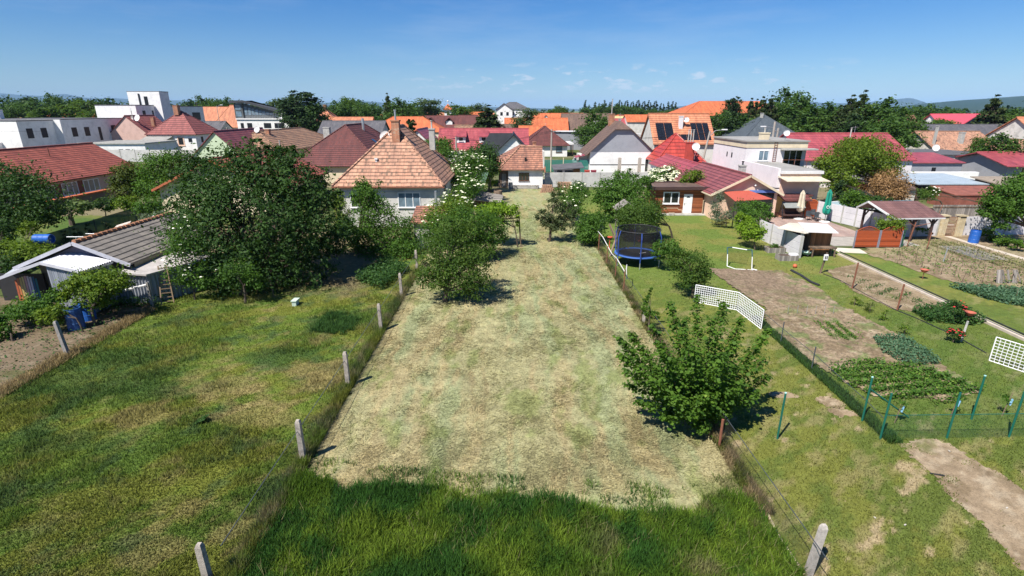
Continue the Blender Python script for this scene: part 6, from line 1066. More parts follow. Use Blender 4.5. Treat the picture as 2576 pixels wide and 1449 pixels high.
MB().shell([[(10.1, 46.9, 1.25), (10.9, 44.4, .15), (11.3, 44.4, .15), (10.5, 46.9, 1.25)]], .06).build('slide', plain('red_plastic', (.6, .10, .06), .4), t)
t = thing('sawhorse', 'crossed old timber frame leaning behind the right wire fence', 'timber frame', 7.8, 40.5, 0)
for a, b in (((7.6, 39.8, 0), (8.5, 41.2, 1.9)), ((8.6, 39.6, 0), (7.7, 41.2, 2.3)), ((7.7, 40.4, 0), (8.9, 39.2, .9))): MB().bar(a, b, .12, .09).build('beam', OLDW, t)
o = MB().lathe((8.0, 42.2, .0), [(.18, .95), (.22, 1.0), (.22, 1.05), (.01, 1.05)], 12); o.tube((8.0, 42.2, 0), (8.0, 42.2, .95), .04); o = o.build('bird_feeder', plain('red_plastic', (.5, .1, .06))); tag(o, 'round red plastic dish on a thin pole beside the trampoline net', 'dish')
# --- concrete panel wall behind the field and white stretch on the right
def panel_wall(name, label, x0, y0, x1, y1, h_, n, mat, rows=4, pm=None, cat='wall', group=None):
    t = thing(name, label, cat, x0, y0, 0, group); d = Vector((x1 - x0, y1 - y0, 0)); L = d.length; d.normalize(); nr = Vector((d.y, -d.x, 0)); a = Vector((x0, y0, 0))
    def q(m, s0, s1, z0, z1, th):
        p = [a + d * s0 - nr * th, a + d * s1 - nr * th, a + d * s1 + nr * th, a + d * s0 + nr * th]; m.add([(v.x, v.y, z0) for v in p] + [(v.x, v.y, z1) for v in p], [(3, 2, 1, 0), (4, 5, 6, 7), (0, 1, 5, 4), (1, 2, 6, 5), (2, 3, 7, 6), (3, 0, 4, 7)])
    for i in range(n):
        m = MB(); s0 = L * i / n + .06; s1 = L * (i + 1) / n - .06
        for r_ in range(rows): q(m, s0, s1, .02 + h_ * r_ / rows, h_ * (r_ + 1) / rows - .03, .03); q(m, s0 + .002, s1 - .002, h_ * (r_ + 1) / rows - .035, h_ * (r_ + 1) / rows + .0, .02)
        m.build('panel', mat, t)
    for i in range(n + 1): m = MB(); q(m, L * i / n - .07, L * i / n + .07, -.1, h_ + .04, .08); m.build('post', pm or CONC, t)
    return t
PANW = stucco('panel_concrete', (.52, .51, .49), .25); PANL = stucco('lilac_panel', (.62, .60, .62), .2)
panel_wall('panel_wall', 'grey concrete panel wall behind the end of the mown field', 4.9, 79.2, 26.5, 79.6, 2.15, 8, PANW)
for px, x in ((1555, 18.9), (1602, 22.4)): o = cpost('concrete_pillar', 'left rough pillar before the white gable house wall' if px == 1555 else 'right rough pillar beside the white balcony door', x, 95, 3.0, .5, (0, 0), 'rough pillars before the gable house')
panel_wall('lawn_wall', 'low grey block wall running along the right side of the lawn', 23.0, 54.5, 21.9, 46.0, 1.5, 5, CONC, 3); panel_wall('hut_wall', 'grey panel wall stretch beside the corrugated hut', 21.9, 46.0, 22.15, 39.4, 1.7, 3, PANL, 3)
panel_wall('terrace_wall', 'white panel wall running from the terrace past the pergola', 32.4, 55.8, 34.4, 48.0, 1.75, 5, PANL, 3); panel_wall('white_panel_wall', 'white panel wall stretch left of the stone gate pillars', 34.4, 46.5, 38.3, 46.9, 1.75, 2, PANL, 3); panel_wall('white_panel_wall', 'white panel wall stretch right of the stone gate pillars', 40.7, 47.1, 47.0, 47.5, 1.75, 3, PANL, 3)
STONE = tiles('yellow_stone', (.62, .52, .34), (.45, .35, .2), (.7, .65, .5), row=.12, colw=.35, line=.6)
for x, lab in ((38.75, 'yellow stone gate pillar left of the iron gate'), (40.3, 'yellow stone gate pillar right of the iron gate')): t = thing('gate_pillar', lab, 'pillar', x, 46.9, 0, 'stone gate pillars'); MB().box(x - .27, x + .27, 46.7, 47.2, -.1, 1.85).build('shaft', STONE, t); MB().box(x - .32, x + .32, 46.6, 47.3, 1.85, 1.95).build('cap', STONE, t)
t = thing('garden_gate', 'brown iron bar gate between two yellow stone pillars', 'gate', 39.5, 46.9, 0); m = MB()
for i in range(9): m.tube((39.12 + i * .1, 46.9, .08), (39.12 + i * .1, 46.9, 1.75), .014, n=4)
m.build('bars', RUST, t); m = MB(); m.path([(39.1, 46.9, .08), (39.1, 46.9, 1.75), (39.93, 46.9, 1.75), (39.93, 46.9, .08), (39.1, 46.9, .08)], .025); m.tube((39.1, 46.9, .9), (39.93, 46.9, .9), .02); m.build('frame', RUST, t)
# paths
def pathstrip(name, pts, w, mat, z=.024, h_=.05):
    m = MB()
    for a, b in zip(pts, pts[1:]): A = Vector((a[0], a[1], z)); B = Vector((b[0], b[1], z)); d = (B - A).normalized(); n = Vector((-d.y, d.x, 0)) * w / 2; m.shell([[tuple(v + Vector((0, 0, h_))) for v in (A - n, B - n, B + n, A + n)]], h_)
    return tag(m.build(name, mat), kind='structure')
PATHM = plain('path_concrete', (.50, .43, .35), .9, .25, 3); pathstrip('path', [(39.2, 46.6), (39.1, 37), (38.9, 24)], .55, PATHM); pathstrip('kerb', [(25.75, 40.3), (25.55, 31), (25.3, 21)], .32, PATHM, h_=.12); pathstrip('path', [(38.5, 52.2), (44, 51.6), (60, 50)], .5, PATHM)
PAVE = tiles('brick_paving', (.42, .30, .26), (.34, .24, .21), (.5, .42, .38), row=.2, colw=.2, line=.35); m = MB(); m.box(23.4, 32.3, 46.6, 57.2, -.05, .06); tag(m.build('terrace_floor', PAVE), kind='structure'); tag(MB().box(27.0, 34.3, 43.2, 46.5, -.05, .05).build('pavement', plain('pale_paving', (.36, .33, .29))), kind='structure')
t = tag(MB().bar((25.75, 40.3, .3), (25.3, 21, .28), .05, .06).build('pipe', TRIMD), 'black irrigation pipe lying along the low concrete kerb', 'pipe')
for px, py, h_, lab in ((2143, 727, 1.75, 'left brown post with cables before the concrete kerb'), (2256, 782, 1.6, 'right brown post with cables before the concrete kerb'), (2417, 860, 1.1, 'short white post by the red roses')):
    x, y = G(px, py); m = MB(); m.tube((x, y, -.1), (x + .05, y, h_), .05, n=6); tag(m.build('garden_post', RUST if h_ > 1.2 else CONC), lab, 'post')
t = thing('socket_post', 'leaning timber post carrying a white electric box beside the hut', 'post', *G(2062, 688), 0); x, y = G(2062, 688); MB().bar((x, y, -.1), (x + .25, y, 1.5), .09, .09).build('post', OLDW, t); m = MB().box(x + .02, x + .28, y - .16, y - .06, 1.0, 1.4); m.build('socket_box', FRW, t); m = MB(); m.box(x + .06, x + .12, y - .18, y - .16, 1.1, 1.3); m.box(x + .17, x + .23, y - .18, y - .16, 1.1, 1.3); m.build('socket', TRIMD, t)
# --- red timber privacy screens
RW = wood('red_stained_boards', (.36, .075, .025), .13, True, .6, .3); WICK = netm('trellis_lattice', (.22, .07, .03), .6)
for i, (a, b, lab) in enumerate(((2146, 2205, 'left red-brown board screen with arched lattice top'), (2208, 2262, 'right red-brown board screen with arched lattice top'))):
    x0 = AT(a, 624, 42.5)[0]; x1 = AT(b, 624, 42.5)[0]; t = thing('privacy_screen', lab, 'screen', x0, 42.5, 0, 'red timber screens'); MB().box(x0 + .05, x1 - .05, 42.47, 42.53, .12, 1.45).build('boards', RW, t); m = MB(); n = 10
    pa = [(x0 + .05 + (x1 - x0 - .1) * j / n, 1.45 + .36 * math.sin(math.pi * j / n)) for j in range(n + 1)]; m.poly([(p[0], 42.5, p[1]) for p in pa] + []); m.build('lattice', WICK, t); q = MB(); q.path([(p[0], 42.5, p[1]) for p in pa], .035); q.tube((x0 + .05, 42.5, 1.45), (x1 - .05, 42.5, 1.45), .035); q.build('frame', RW, t)
    for xx in (x0, x1): q = MB(); q.bar((xx, 42.5, -.1), (xx, 42.5, 1.5), .09, .09); q.build('post', plain('grey_metal_post', (.22, .22, .26)), t)
t = thing('orange_board', 'narrow orange panel leaning at the right end of the red screens', 'board', 31.9, 42.6, 0); MB().box(31.7, 32.1, 42.6, 42.66, .05, 1.75).build('board', plain('orange_paint', (.62, .15, .04)), t); MB().box(32.12, 32.4, 42.7, 42.74, .02, 1.5).build('green_backing', plain('green_board', (.02, .09, .05)), t)
# --- terrace objects
def parasol(label, x, y, h_, mat, trimc=None, z=.06):
    t = thing('parasol', label, 'parasol', x, y, z, 'closed parasols on the terrace'); m = MB(); prof = [(.10, .75), (.30, .95), (.34, 1.2), (.27, 1.7), (.24, 2.0), (.20, h_ - .35), (.07, h_ - .05), (.01, h_)]; n = 14; vs = []
    for r_, z_ in prof:
        for i in range(n): a = 2 * math.pi * i / n; rr = r_ * (1 + .22 * (1 if i % 2 else -1)); vs.append((x + rr * math.cos(a), y + rr * math.sin(a), z + z_))
    m.add(vs, [(j * n + i, j * n + (i + 1) % n, (j + 1) * n + (i + 1) % n, (j + 1) * n + i) for j in range(len(prof) - 1) for i in range(n)]); m.build('canopy', mat, t); MB().tube((x, y, z), (x, y, z + .8), .03).build('pole', TRIMD, t); MB().lathe((x, y, z), [(.5, 0), (.5, .08), (.1, .14), (.01, .14)], 14).build('base', TRIMW, t)
    return t
parasol('closed beige parasol beside the swing bench', 29.9, 54.6, 3.0, plain('beige_canvas', (.55, .42, .20), .8)); t = parasol('closed green parasol with white ring marks on the terrace', 31.7, 53.0, 3.3, plain('teal_canvas', (.008, .24, .17), .7, .2))
for a in (-1.95, -1.2): m = MB(); c = (31.7 + .30 * math.cos(a), 53.0 + .30 * math.sin(a), 1.65); u = Vector((-math.sin(a), math.cos(a), 0)); o_ = Vector((math.cos(a), math.sin(a), 0)) * .06; m.path([tuple(Vector(c) + o_ + u * .1 * math.cos(q) + Vector((0, 0, .13 * math.sin(q)))) for q in np.linspace(.6, 5.6, 10)], .025); m.build('white_mark', FRW, t)
t = thing('swing_bench', 'brown garden swing bench with grey canopy under the maroon tiled roof', 'swing', 29.0, 55.1, .06); m = MB()
for x in (28.1, 30.3): m.bar((x, 54.4, .06), (x, 54.9, 1.7), .05, .05); m.bar((x, 55.4, .06), (x, 54.9, 1.7), .05, .05)
m.build('frame', TRIMD, t); MB().shell([[(28.2, 54.3, 1.3), (30.3, 54.3, 1.3), (30.3, 55.2, 1.8), (28.2, 55.2, 1.8)]], .04).build('canopy', plain('grey_canvas', (.22, .23, .22)), t); m = MB(); m.box(28.2, 30.2, 54.5, 55.1, .4, .55); m.box(28.2, 30.2, 55.1, 55.2, .45, 1.05); m.build('seat', plain('brown_cushion', (.07, .035, .03)), t)
m = MB(); n = 10; x = 31.75; pts = [(x + .62 * math.cos(a), 55.8, 1.35 + .55 * math.sin(a)) for a in np.linspace(0, math.pi, 9)]; t = thing('round_topped_screen', 'round-topped red wooden screen between the two parasols', 'screen', x, 55.8, .06); MB().add([(p[0], 55.8, p[2]) for p in pts] + [(x - .62, 55.8, .1), (x + .62, 55.8, .1)], [tuple(range(9)) + (9, 10)]).build('boards', RW, t); q = MB(); q.path(pts + [(x - .62, 55.8, .1)], .04); q.path([pts[0], (x + .62, 55.8, .1)], .04); q.build('frame', plain('orange_paint', (.62, .15, .04)), t)
def chair(label, x, y, rot, mat):
    t = thing('garden_chair', label, 'chair', x, y, .06, 'dark chairs round the terrace table'); t.rotation_euler = (0, 0, rot); MB_ = lambda: MB(); m = MB()
    m.box(x - .23, x + .23, y - .23, y + .23, .48, .52); m.build('seat', mat, t); m = MB(); m.box(x - .23, x + .23, y + .2, y + .24, .52, 1.0); m.build('backrest', mat, t)
    for i in (-1, 1):
        for j in (-1, 1): MB().tube((x + i * .2, y + j * .2, .06), (x + i * .2, y + j * .2, .5), .018, n=4).build('leg', mat, t)
    return t
for i, (x, y, r_, l) in enumerate(((30.6, 54.0, 0, 'dark garden chair left of the terrace table'), (31.6, 54.9, 0, 'dark garden chair behind the terrace table'), (31.1, 53.3, 0, 'dark garden chair in front of the terrace table'))): chair(l, x, y, r_, THINP)
t = thing('terrace_table', 'small dark garden table between the chairs', 'table', 31.3, 54.1, .06); MB().lathe((31.3, 54.1, .76), [(.01, .03), (.45, .03), (.45, 0), (.01, 0)], 14).build('table_top', THINP, t); MB().tube((31.3, 54.1, .06), (31.3, 54.1, .76), .03).build('leg', THINP, t)
t = thing('sun_lounger', 'lime yellow sun lounger on the pale paving by the white wall', 'sun lounger', 31.5, 44.7, .05); m = MB(); m.shell([[(30.0, 44.1, .38), (31.3, 44.35, .38), (31.3, 44.95, .38), (30.0, 44.7, .38)], [(31.3, 44.35, .38), (32.0, 44.5, .95), (32.0, 45.1, .95), (31.3, 44.95, .38)]], .05); m.build('sling', plain('lime_fabric', (.55, .62, .16)), t)
for p in ((30.1, 44.2), (30.1, 44.6), (31.4, 44.45), (31.4, 44.9)): MB().tube((p[0], p[1], .08), (p[0], p[1], .38), .02).build('leg', WPL, t)
t = thing('garden_lamp', 'curved dark lamp post with round shade by the white wall', 'lamp', 33.2, 44.6, 0); MB().path([(33.2, 44.4, .05), (33.3, 44.5, 1.2), (33.1, 44.6, 1.9), (32.7, 44.8, 2.2), (32.4, 44.9, 2.15)], .04).build('post', TRIMD, t); MB().lathe((32.4, 44.9, 1.85), [(.38, 0), (.25, .15), (.08, .3), (.01, .32)], 12).build('lamp_shade', plain('grey_shade', (.2, .2, .22)), t)
t = thing('clothes_pole', 'rusty T-shaped clothesline pole before the white wall', 'pole', 33.0, 42.9, 0); MB().tube((32.9, 42.9, -.1), (33.2, 42.9, 2.1), .04).build('pole', RUST, t); m = MB(); m.tube((33.2, 42.9, 1.75), (32.6, 42.9, 2.1), .03); m.tube((33.2, 42.9, 1.75), (34.4, 42.9, 2.0), .03); m.build('arm', RUST, t)
# --- hut with corrugated roof in front of the terrace
t = thing('corrugated_hut', 'open-fronted garden hut with cream corrugated roof', 'shed', 22.5, 41.5, 0); CR = seam('cream_corrugated', (.60, .54, .44), .18, .7, dark=.35); CRW = seam('white_corrugated', (.66, .62, .60), .18, .7, dark=.3)
MB().shell([[(21.0, 41.2, 2.0), (22.3, 39.4, 1.95), (22.6, 39.5, 1.97), (23.3, 42.2, 2.15), (22.6, 42.5, 2.15)]], .04).build('roof', CR, t); MB().shell([[(22.5, 39.6, 2.02), (24.9, 39.5, 1.95), (25.4, 42.0, 2.15), (23.2, 42.4, 2.2)]], .04).build('roof', CRW, t); m = MB(); m.box(23.3, 24.9, 40.3, 40.36, 0, 1.95); m.build('plank_wall', wood('orange_planks', (.27, .12, .05), .12, False, .6), t); MB().box(22.3, 25.2, 41.9, 42.0, 0, 2.05).build('back_wall', OLDW, t); MB().bar((22.3, 39.8, -.05), (22.3, 39.8, 2.0), .2, .16).build('post', CONC, t); MB().box(22.5, 23.4, 41.9, 41.98, 0, 2.0).build('dark_opening', TRIMD, t)
t = thing('work_table', 'old dark work bench standing before the hut planks', 'table', 24.4, 39.9, 0); MB().box(23.1, 25.0, 39.5, 40.1, .7, .8).build('table_top', OLDW, t)
for x in (23.2, 24.9):
    for y in (39.55, 40.05): MB().bar((x, y, 0), (x, y, .7), .07, .07).build('leg', OLDW, t)
t = thing('wheelbarrow', 'pale green wheelbarrow tray leaning inside the hut', 'wheelbarrow', 22.9, 40.0, 0); MB().lathe((22.95, 40.0, .3), [(.01, -.12), (.3, -.1), (.42, .05), (.44, .07)], 12).build('tray', plain('mint_tray', (.35, .50, .46)), t); MB().bar((22.9, 40.0, .3), (22.6, 40.6, .9), .03, .03).build('handle', OLDW, t); MB().tube((22.9, 39.8, .12), (23.0, 39.8, .12), .14, n=12).build('wheel', TRIMD, t)
for px, py, w2, lab in ((1948, 622, .7, 'weathered wooden planter full of green herbs'), (1978, 642, .7, 'low wooden planter with dark soil and a pale box')):
    x, y = G(px, py + 12); t = thing('planter', lab, 'planter', x, y, 0, 'wooden planters by the hut wall'); m = MB(); m.box(x - w2, x + w2, y - .4, y - .35, 0, .42); m.box(x - w2, x + w2, y + .35, y + .4, 0, .42); m.box(x - w2, x - w2 + .05, y - .35, y + .35, 0, .42); m.box(x + w2 - .05, x + w2, y - .35, y + .35, 0, .42); m.build('boards', GREYWOOD, t); MB().box(x - w2 + .05, x + w2 - .05, y - .35, y + .35, .1, .36).build('soil', plain('dark_soil', (.09, .06, .04)), t)
    if px == 1948: V, Fc, rv = leaves([(0, 0, .5, w2 * .8, .3, .16)], 500, .1, 9); tag(npmesh('herbs', V, Fc, LP, attr=rv, parent=t), kind='stuff')
    else: MB().box(x + .2, x + .75, y - .2, y + .2, .36, .5).build('box', FRW, t)
x, y = G(2120, 632); m = MB(); m.shell([[(x - .6, y - .5, .06), (x + 1.4, y - .9, .06), (x + 1.6, y + .4, .1), (x - .5, y + .9, .1)]], .03); tag(m.build('corrugated_sheet', CR), 'loose corrugated sheet lying on the ground before the red screens', 'sheet')
# --- pergola
t = thing('pergola', 'open timber pergola with maroon pitched sheet roof and white fascia', 'pergola', 34.3, 46, 0); MB().shell([[(32.4, 44.3, 2.2), (36.9, 44.6, 2.2), (36.0, 47.0, 3.2), (31.6, 46.8, 3.2)], [(36.9, 49.0, 2.2), (32.2, 49.2, 2.3), (31.6, 46.8, 3.2), (36.0, 47.0, 3.2)]], .1).build('roof', tiles('maroon_ribbed', (.19, .10, .095), (.15, .075, .07), None, row=.4, colw=.22, line=.4), t)
m = MB(); m.bar((32.35, 44.25, 2.12), (31.55, 46.8, 3.14), .05, .16); m.bar((31.55, 46.8, 3.14), (32.2, 49.25, 2.2), .05, .16); m.bar((32.35, 44.25, 2.1), (36.9, 44.55, 2.1), .05, .1); m.build('fascia', TRIMW, t)
for x, y in ((32.7, 44.8), (36.2, 44.9), (32.6, 48.6), (36.2, 48.6), (34.5, 44.8)): MB().bar((x, y, -.1), (x, y, 2.2), .16, .16).build('post', TRIMB, t)
for a_, b_ in (((36.2, 44.85, 1.5), (35.6, 44.85, 2.15)), ((36.2, 44.85, 1.5), (36.6, 44.85, 2.15)), ((34.5, 44.85, 1.5), (33.9, 44.85, 2.15)), ((34.5, 44.85, 1.5), (34.9, 44.85, 2.15)), ((32.7, 44.8, 1.5), (33.2, 44.8, 2.15)), ((32.6, 48.6, 1.5), (32.6, 48, 2.2))): MB().bar(a_, b_, .1, .1).build('brace', TRIMB, t)
t = thing('pool_cover', 'pale blue arched pool cover behind the terrace wall', 'pool cover', 35, 56, 0); m = MB(); V_ = []
for j in range(2):
    for i in range(9): a = math.pi * i / 8; V_.append((35.8 - 2.8 * math.cos(a), 53.5 + j * 4.5, 1.35 * math.sin(a)))
m.add(V_, [(i, i + 1, 10 + i, 9 + i) for i in range(8)]); m.build('cover', netm('pale_blue_sheet', (.30, .40, .44), .85), t); m = MB()
for j in range(3): m.path([(35.8 - 2.82 * math.cos(math.pi * i / 8), 53.5 + j * 2.25, 1.37 * math.sin(math.pi * i / 8)) for i in range(9)], .04)
m.build('rib', TRIMW, t)
# --- barrels
def barrel(label, x, y, h_=.95, r_=.31, mat=None, lie=None, z=0):
    t = thing('barrel', label, 'barrel', x, y, z); prof = [(.01, 0), (r_ * .92, 0), (r_, .06), (r_, h_ * .33), (r_ * 1.03, h_ * .35), (r_, h_ * .37), (r_, h_ * .66), (r_ * 1.03, h_ * .68), (r_, h_ * .7), (r_, h_ - .05), (r_ * .94, h_), (r_ * .9, h_), (r_ * .9, h_ - .12), (.01, h_ - .12)]
    o = MB().lathe((x, y, z), prof, 18).build('drum', mat, t, False); MB().lathe((x, y, z), [(r_ * .9, h_ + .004), (r_ * .98, h_ + .02), (r_ * .98, h_ + .035), (r_ * .88, h_ + .035)], 18).build('rim', mat, t)
    if lie: t.rotation_euler = lie
    return t
BB_ = plain('blue_barrel', (.02, .11, .42), .45, .2); BBD = plain('dull_blue_barrel', (.025, .085, .24), .5, .35)
barrel('blue rain barrel standing in the dug garden by the shed', *G(195, 828), 1.15, .38, BBD); barrel('second blue barrel half hidden behind the first by the shed', *G(226, 806), 1.05, .34, BB_); barrel('bright blue rain barrel by the path behind the vegetable rows', *G(2447, 612), 1.1, .38, BB_)
x, y, z_ = AT(88, 601, 35); barrel('blue barrel lying on a rack above the yellow-green shrub', x, y, 1.1, .32, BB_, (0, R(90), 0), z_); m = MB(); [m.bar((x + q, y, 0), (x + q, y, z_ - .3), .06, .06) for q in (.15, .95)]; m.bar((x, y, z_ - .33), (x + 1.1, y, z_ - .33), .3, .05); tag(m.build('barrel_rack', OLDW), 'timber rack carrying the lying blue barrel', 'rack')
barrel('rusty metal drum beside the plank-covered woodpile', *G(1637, 0)[:0] or (-1.8, 69.0), .95, .55, plain('rusty_drum', (.24, .17, .12), .8, .4)); barrel('small grey dustbin by the cottage wall', -.2, 76.9, .95, .3, plain('zinc', (.28, .28, .27), .6)); barrel('dark barrel by the fence behind the boundary bush', 8.5, 49.8, .9, .4, THINP)
# --- low plank shelter, green-roofed lean-to, bench, brick piles near the cottage
t = thing('plank_shelter', 'collapsing low shelter with weathered grey plank roof', 'shelter', -4, 63, 0); MB().shell([[(-6.0, 60.4, 1.3), (-1.2, 59.6, 1.0), (-1.0, 61.6, 1.5), (-5.6, 63.8, 1.9)]], .1).build('roof', wood('grey_wood_h', (.25, .225, .20), .2, True, .6), t); MB().box(-5.4, -1.6, 61.2, 61.4, 0, 1.1).build('wall', OLDW, t)
for x in (-5.6, -3.4, -1.4): MB().bar((x, 60.2, 0), (x, 60.2, 1.15), .1, .1).build('post', OLDW, t)
t = thing('green_lean_to', 'old lean-to with a steep dull green sheet roof', 'shed', -4.3, 70, 0); MB().shell([[(-6.0, 67.5, 1.2), (-3.7, 67.5, 1.3), (-3.1, 71.2, 3.1), (-4.9, 71.2, 3.1)]], .06).build('roof', plain('green_sheet', (.085, .15, .10), .7, .3), t); MB().box(-5.6, -3.9, 68.4, 71, 0, 1.3).build('wall', OLDW, t)
t = thing('plank_bench', 'long low plank bench under the cottage window', 'bench', 1.9, 77, 0); MB().box(.2, 3.9, 76.6, 77.1, .5, .58).build('seat', GREYWOOD, t); [MB().box(x, x + .12, 76.65, 77.05, 0, .5).build('leg', GREYWOOD, t) for x in (.4, 3.5)]
for px, lab in ((1377, 'pile of reclaimed bricks by the cottage corner'), (1420, 'stacked pallet of bricks against the panel wall')):
    x, y = G(px, 486 if px == 1377 else 478); m = MB(); rd = random.Random(px)
    for k_ in range(6):
        for i in range(7 - (k_ // 2 if px == 1377 else 0)):
            for j in range(2): a = x - .95 + i * .28 + rd.uniform(-.03, .03) + (k_ // 2 * .12 if px == 1377 else 0); b_ = y + j * .3; m.box(a, a + .25, b_, b_ + .26, k_ * .19, k_ * .19 + .16)
    o = m.build('brick_pile', plain('loose_brick', (.42, .25, .17), .9, .4, 5)); tag(o, lab, 'bricks')
# --- yard behind the panel wall
t = mesh_fence('screen_fence', 'green mesh screens on timber posts in front of the parked car', [(5.0, 100), (9.5, 100), (14.0, 99)], 2.2, netm('teal_screen', (.02, .16, .13), .8), [(5.0, 100), (7.2, 100), (9.5, 100)], CREAM, .08, ph=2.5)
t = thing('yard_shed', 'low open yard shed with black felt roof behind the panel wall', 'shed', 8.8, 84, 0); MB().shell([[(6.3, 82.2, 2.25), (11.0, 82.2, 2.6), (10.9, 85.2, 3.1), (6.2, 85.2, 2.7)]], .12).build('roof', DARKR, t); MB().box(6.5, 10.6, 83.5, 83.6, 0, 2.2).build('wall', WHITE, t); MB().box(9.5, 10.5, 83.3, 83.5, .4, 2.3).build('door', plain('brown_door', (.22, .11, .04)), t)
for x in (7.4, 8.6, 9.2): dark(t, 'F', 83.5, x, 1.2, .8, .8, THINP, 'frame')
t = thing('parked_car', 'white car parked nose-on behind the green screens', 'car', 13.6, 112, 0); x, y = 13.6, 110.5; CARP = plain('white_car_paint', (.75, .76, .78), .3, .03); m = MB(); m.add([(x - .88, y, .35), (x + .88, y, .35), (x + .88, y + 4.2, .35), (x - .88, y + 4.2, .35), (x - .85, y - .02, .85), (x + .85, y - .02, .85), (x + .85, y + 4.2, .95), (x - .85, y + 4.2, .95), (x - .82, y + 1.0, .98), (x + .82, y + 1.0, .98)], [(3, 2, 1, 0), (0, 1, 5, 4), (1, 2, 6, 9, 5), (3, 0, 4, 8, 7), (2, 3, 7, 6), (4, 5, 9, 8), (8, 9, 6, 7)]); m.build('body', CARP, t)
m = MB(); m.add([(x - .8, y + .95, .97), (x + .8, y + .95, .97), (x + .62, y + 1.7, 1.5), (x - .62, y + 1.7, 1.5), (x - .62, y + 3.6, 1.5), (x + .62, y + 3.6, 1.5), (x + .78, y + 4.1, .97), (x - .78, y + 4.1, .97)], [(0, 1, 2, 3), (1, 6, 5, 2), (0, 3, 4, 7), (4, 5, 6, 7)]); m.build('windscreen', GL, t); MB().box(x - .63, x + .63, y + 1.7, y + 3.6, 1.5, 1.55).build('roof', CARP, t)
for i in (-1, 1):
    MB().box(x + i * .6 - .15, x + i * .6 + .15, y - .04, y + .02, .62, .78).build('headlight', STEEL, t)
    for yy in (.8, 3.4): MB().tube((x + i * .75, y + yy, .33), (x + i * .9, y + yy, .33), .33, n=14).build('wheel', TRIMD, t)
for x, lab, c in ((14.0, 'dark red bin by the corner of the gable house', (.25, .03, .05)), (12.9, 'red container left of the dark red bin', (.40, .06, .04))): m = MB(); m.box(x - .4, x + .4, 92, 92.8, 0, 1.0); m.box(x - .44, x + .44, 91.95, 92.85, 1.0, 1.1); tag(m.build('bin', plain(lab[:8] + 'plastic', c)), lab, 'bin', 'red bins in the yard')
POLEM = plain('pole_concrete', (.36, .32, .28), .9, .2)
def upole(label, px, ptop, pbase_Y, lean=0, arm=None, cross=False, r_=.16):
    x, y, z_ = AT(px, ptop, pbase_Y); t = thing('utility_pole', label, 'utility pole', x, y, 0, 'utility poles of the town'); MB().tube((x, y, 0), (x + lean, y, z_), r_ * 1.3, r_, 8).build('pole', POLEM, t)
    if cross: m = MB(); m.bar((x + lean - .9, y, z_ - .4), (x + lean + .9, y, z_ - .4), .1, .1); m.build('crossarm', TRIMD, t)
    if arm: a = Vector((x + lean, y, z_ - .9)); b = Vector((x + lean + arm * .9, y, z_ + .1)); c = Vector((x + lean + arm * 2.4, y - .3, z_ + .25)); MB().path([a, b, c], .05).build('arm', STEEL, t); MB().box(c.x - .45, c.x + .45, c.y - .18, c.y + .18, c.z - .05, c.z + .12).build('lamp_head', FRW, t)
    return Vector((x + lean, y, z_ - .3))
pA = upole('grey utility pole in front of the maroon-roofed bungalow', 1388, 325, 118, cross=True); pB = upole('concrete street lamp pole before the solar panels', 1772, 330, 97, 1.0, 1); pC = upole('street lamp with left arm above the cream villa', 1958, 322, 100, 0, -1.2); pD = upole('lamp pole with white head reaching over the cream villa roof', 2038 - 88, 306, 88, 0); pE = upole('left wooden pole among the orange roofs', 570, 320, 190, 0, None, True); pF = upole('pole with crossarm before the white pavilion block', 663, 336, 180, 0, None, True)
pG = upole('pole with wires left of the crimson roof', 1147, 344, 112, 0, None, True); upole('double-armed street lamp in front of the orange stepped roof', 608, 337, 195, 0, 2, r_=.1); upole('single street lamp leaning above the orange roofs', 545, 266, 200, 0, .8, r_=.1); pH = upole('pole at the corner of the white pavilion block', 777, 303, 200, 0, None, True)
upole('street lamp half hidden by the dark conifers', 2165, 370, 110, 0, -1.0); pI = upole('dark pole near the white dormers', 1268, 335, 150, 0)
for nm, a, b in (('overhead cables between the pole by the crimson roof and the bungalow pole', pG, pA), ('overhead cable above the gable house', pA, pB), ('overhead cable above the solar house', pB, pC), ('overhead cables before the pavilion block', pF, pH), ('overhead cables above the orange roofs', pE, pF)):
    m = MB()
    for q in (-.5, .5): pts = [a.lerp(b, s) + Vector((q, 0, -1.2 * 4 * s * (1 - s))) for s in np.linspace(0, 1, 9)]; m.path([tuple(p) for p in pts], .03, n=3)
    tag(m.build('overhead_cable', TRIMD), nm, 'cable')
for lab, pts in (('service cable crossing before the crimson dormer roof', [AT(1060, 330, 112), AT(1200, 352, 108), AT(1300, 372, 100)]), ('thin cable running over the far left flats', [AT(0, 330, 118), AT(240, 330, 150), AT(560, 340, 190)]), ('thin cable over the charcoal roof on the right', [AT(2180, 372, 110), AT(2390, 380, 108), AT(2590, 378, 106)])):
    m = MB(); m.path(pts, .025, n=3); tag(m.build('overhead_cable', TRIMD), lab, 'cable')
for lab, px, py, Y in (('aerial mast on the maroon bungalow roof', 1372, 318, 141), ('aerial on the grey gable ridge', 1560, 296, 102), ('aerial on the tan roof', 700, 318, 110), ('aerial on the long red roof', 2150, 330, 86), ('aerial on the pink gable roof', 330, 280, 156)):
    x, y, z_ = AT(px, py, Y); t = thing('roof_aerial', 'thin television ' + lab, 'aerial', x, y, z_ - 1.2, 'roof aerials'); MB().tube((x, y, z_ - 1.6), (x, y, z_ + .8), .03, n=4).build('mast', STEEL, t); m = MB(); [m.tube((x - .35 + q * .03, y - .3 + q * .2, z_ + .6), (x + .35 - q * .03, y - .3 + q * .2, z_ + .6), .015, n=3) for q in range(4)]; m.tube((x, y - .35, z_ + .6), (x, y + .35, z_ + .6), .015, n=3); m.build('aerial', STEEL, t)
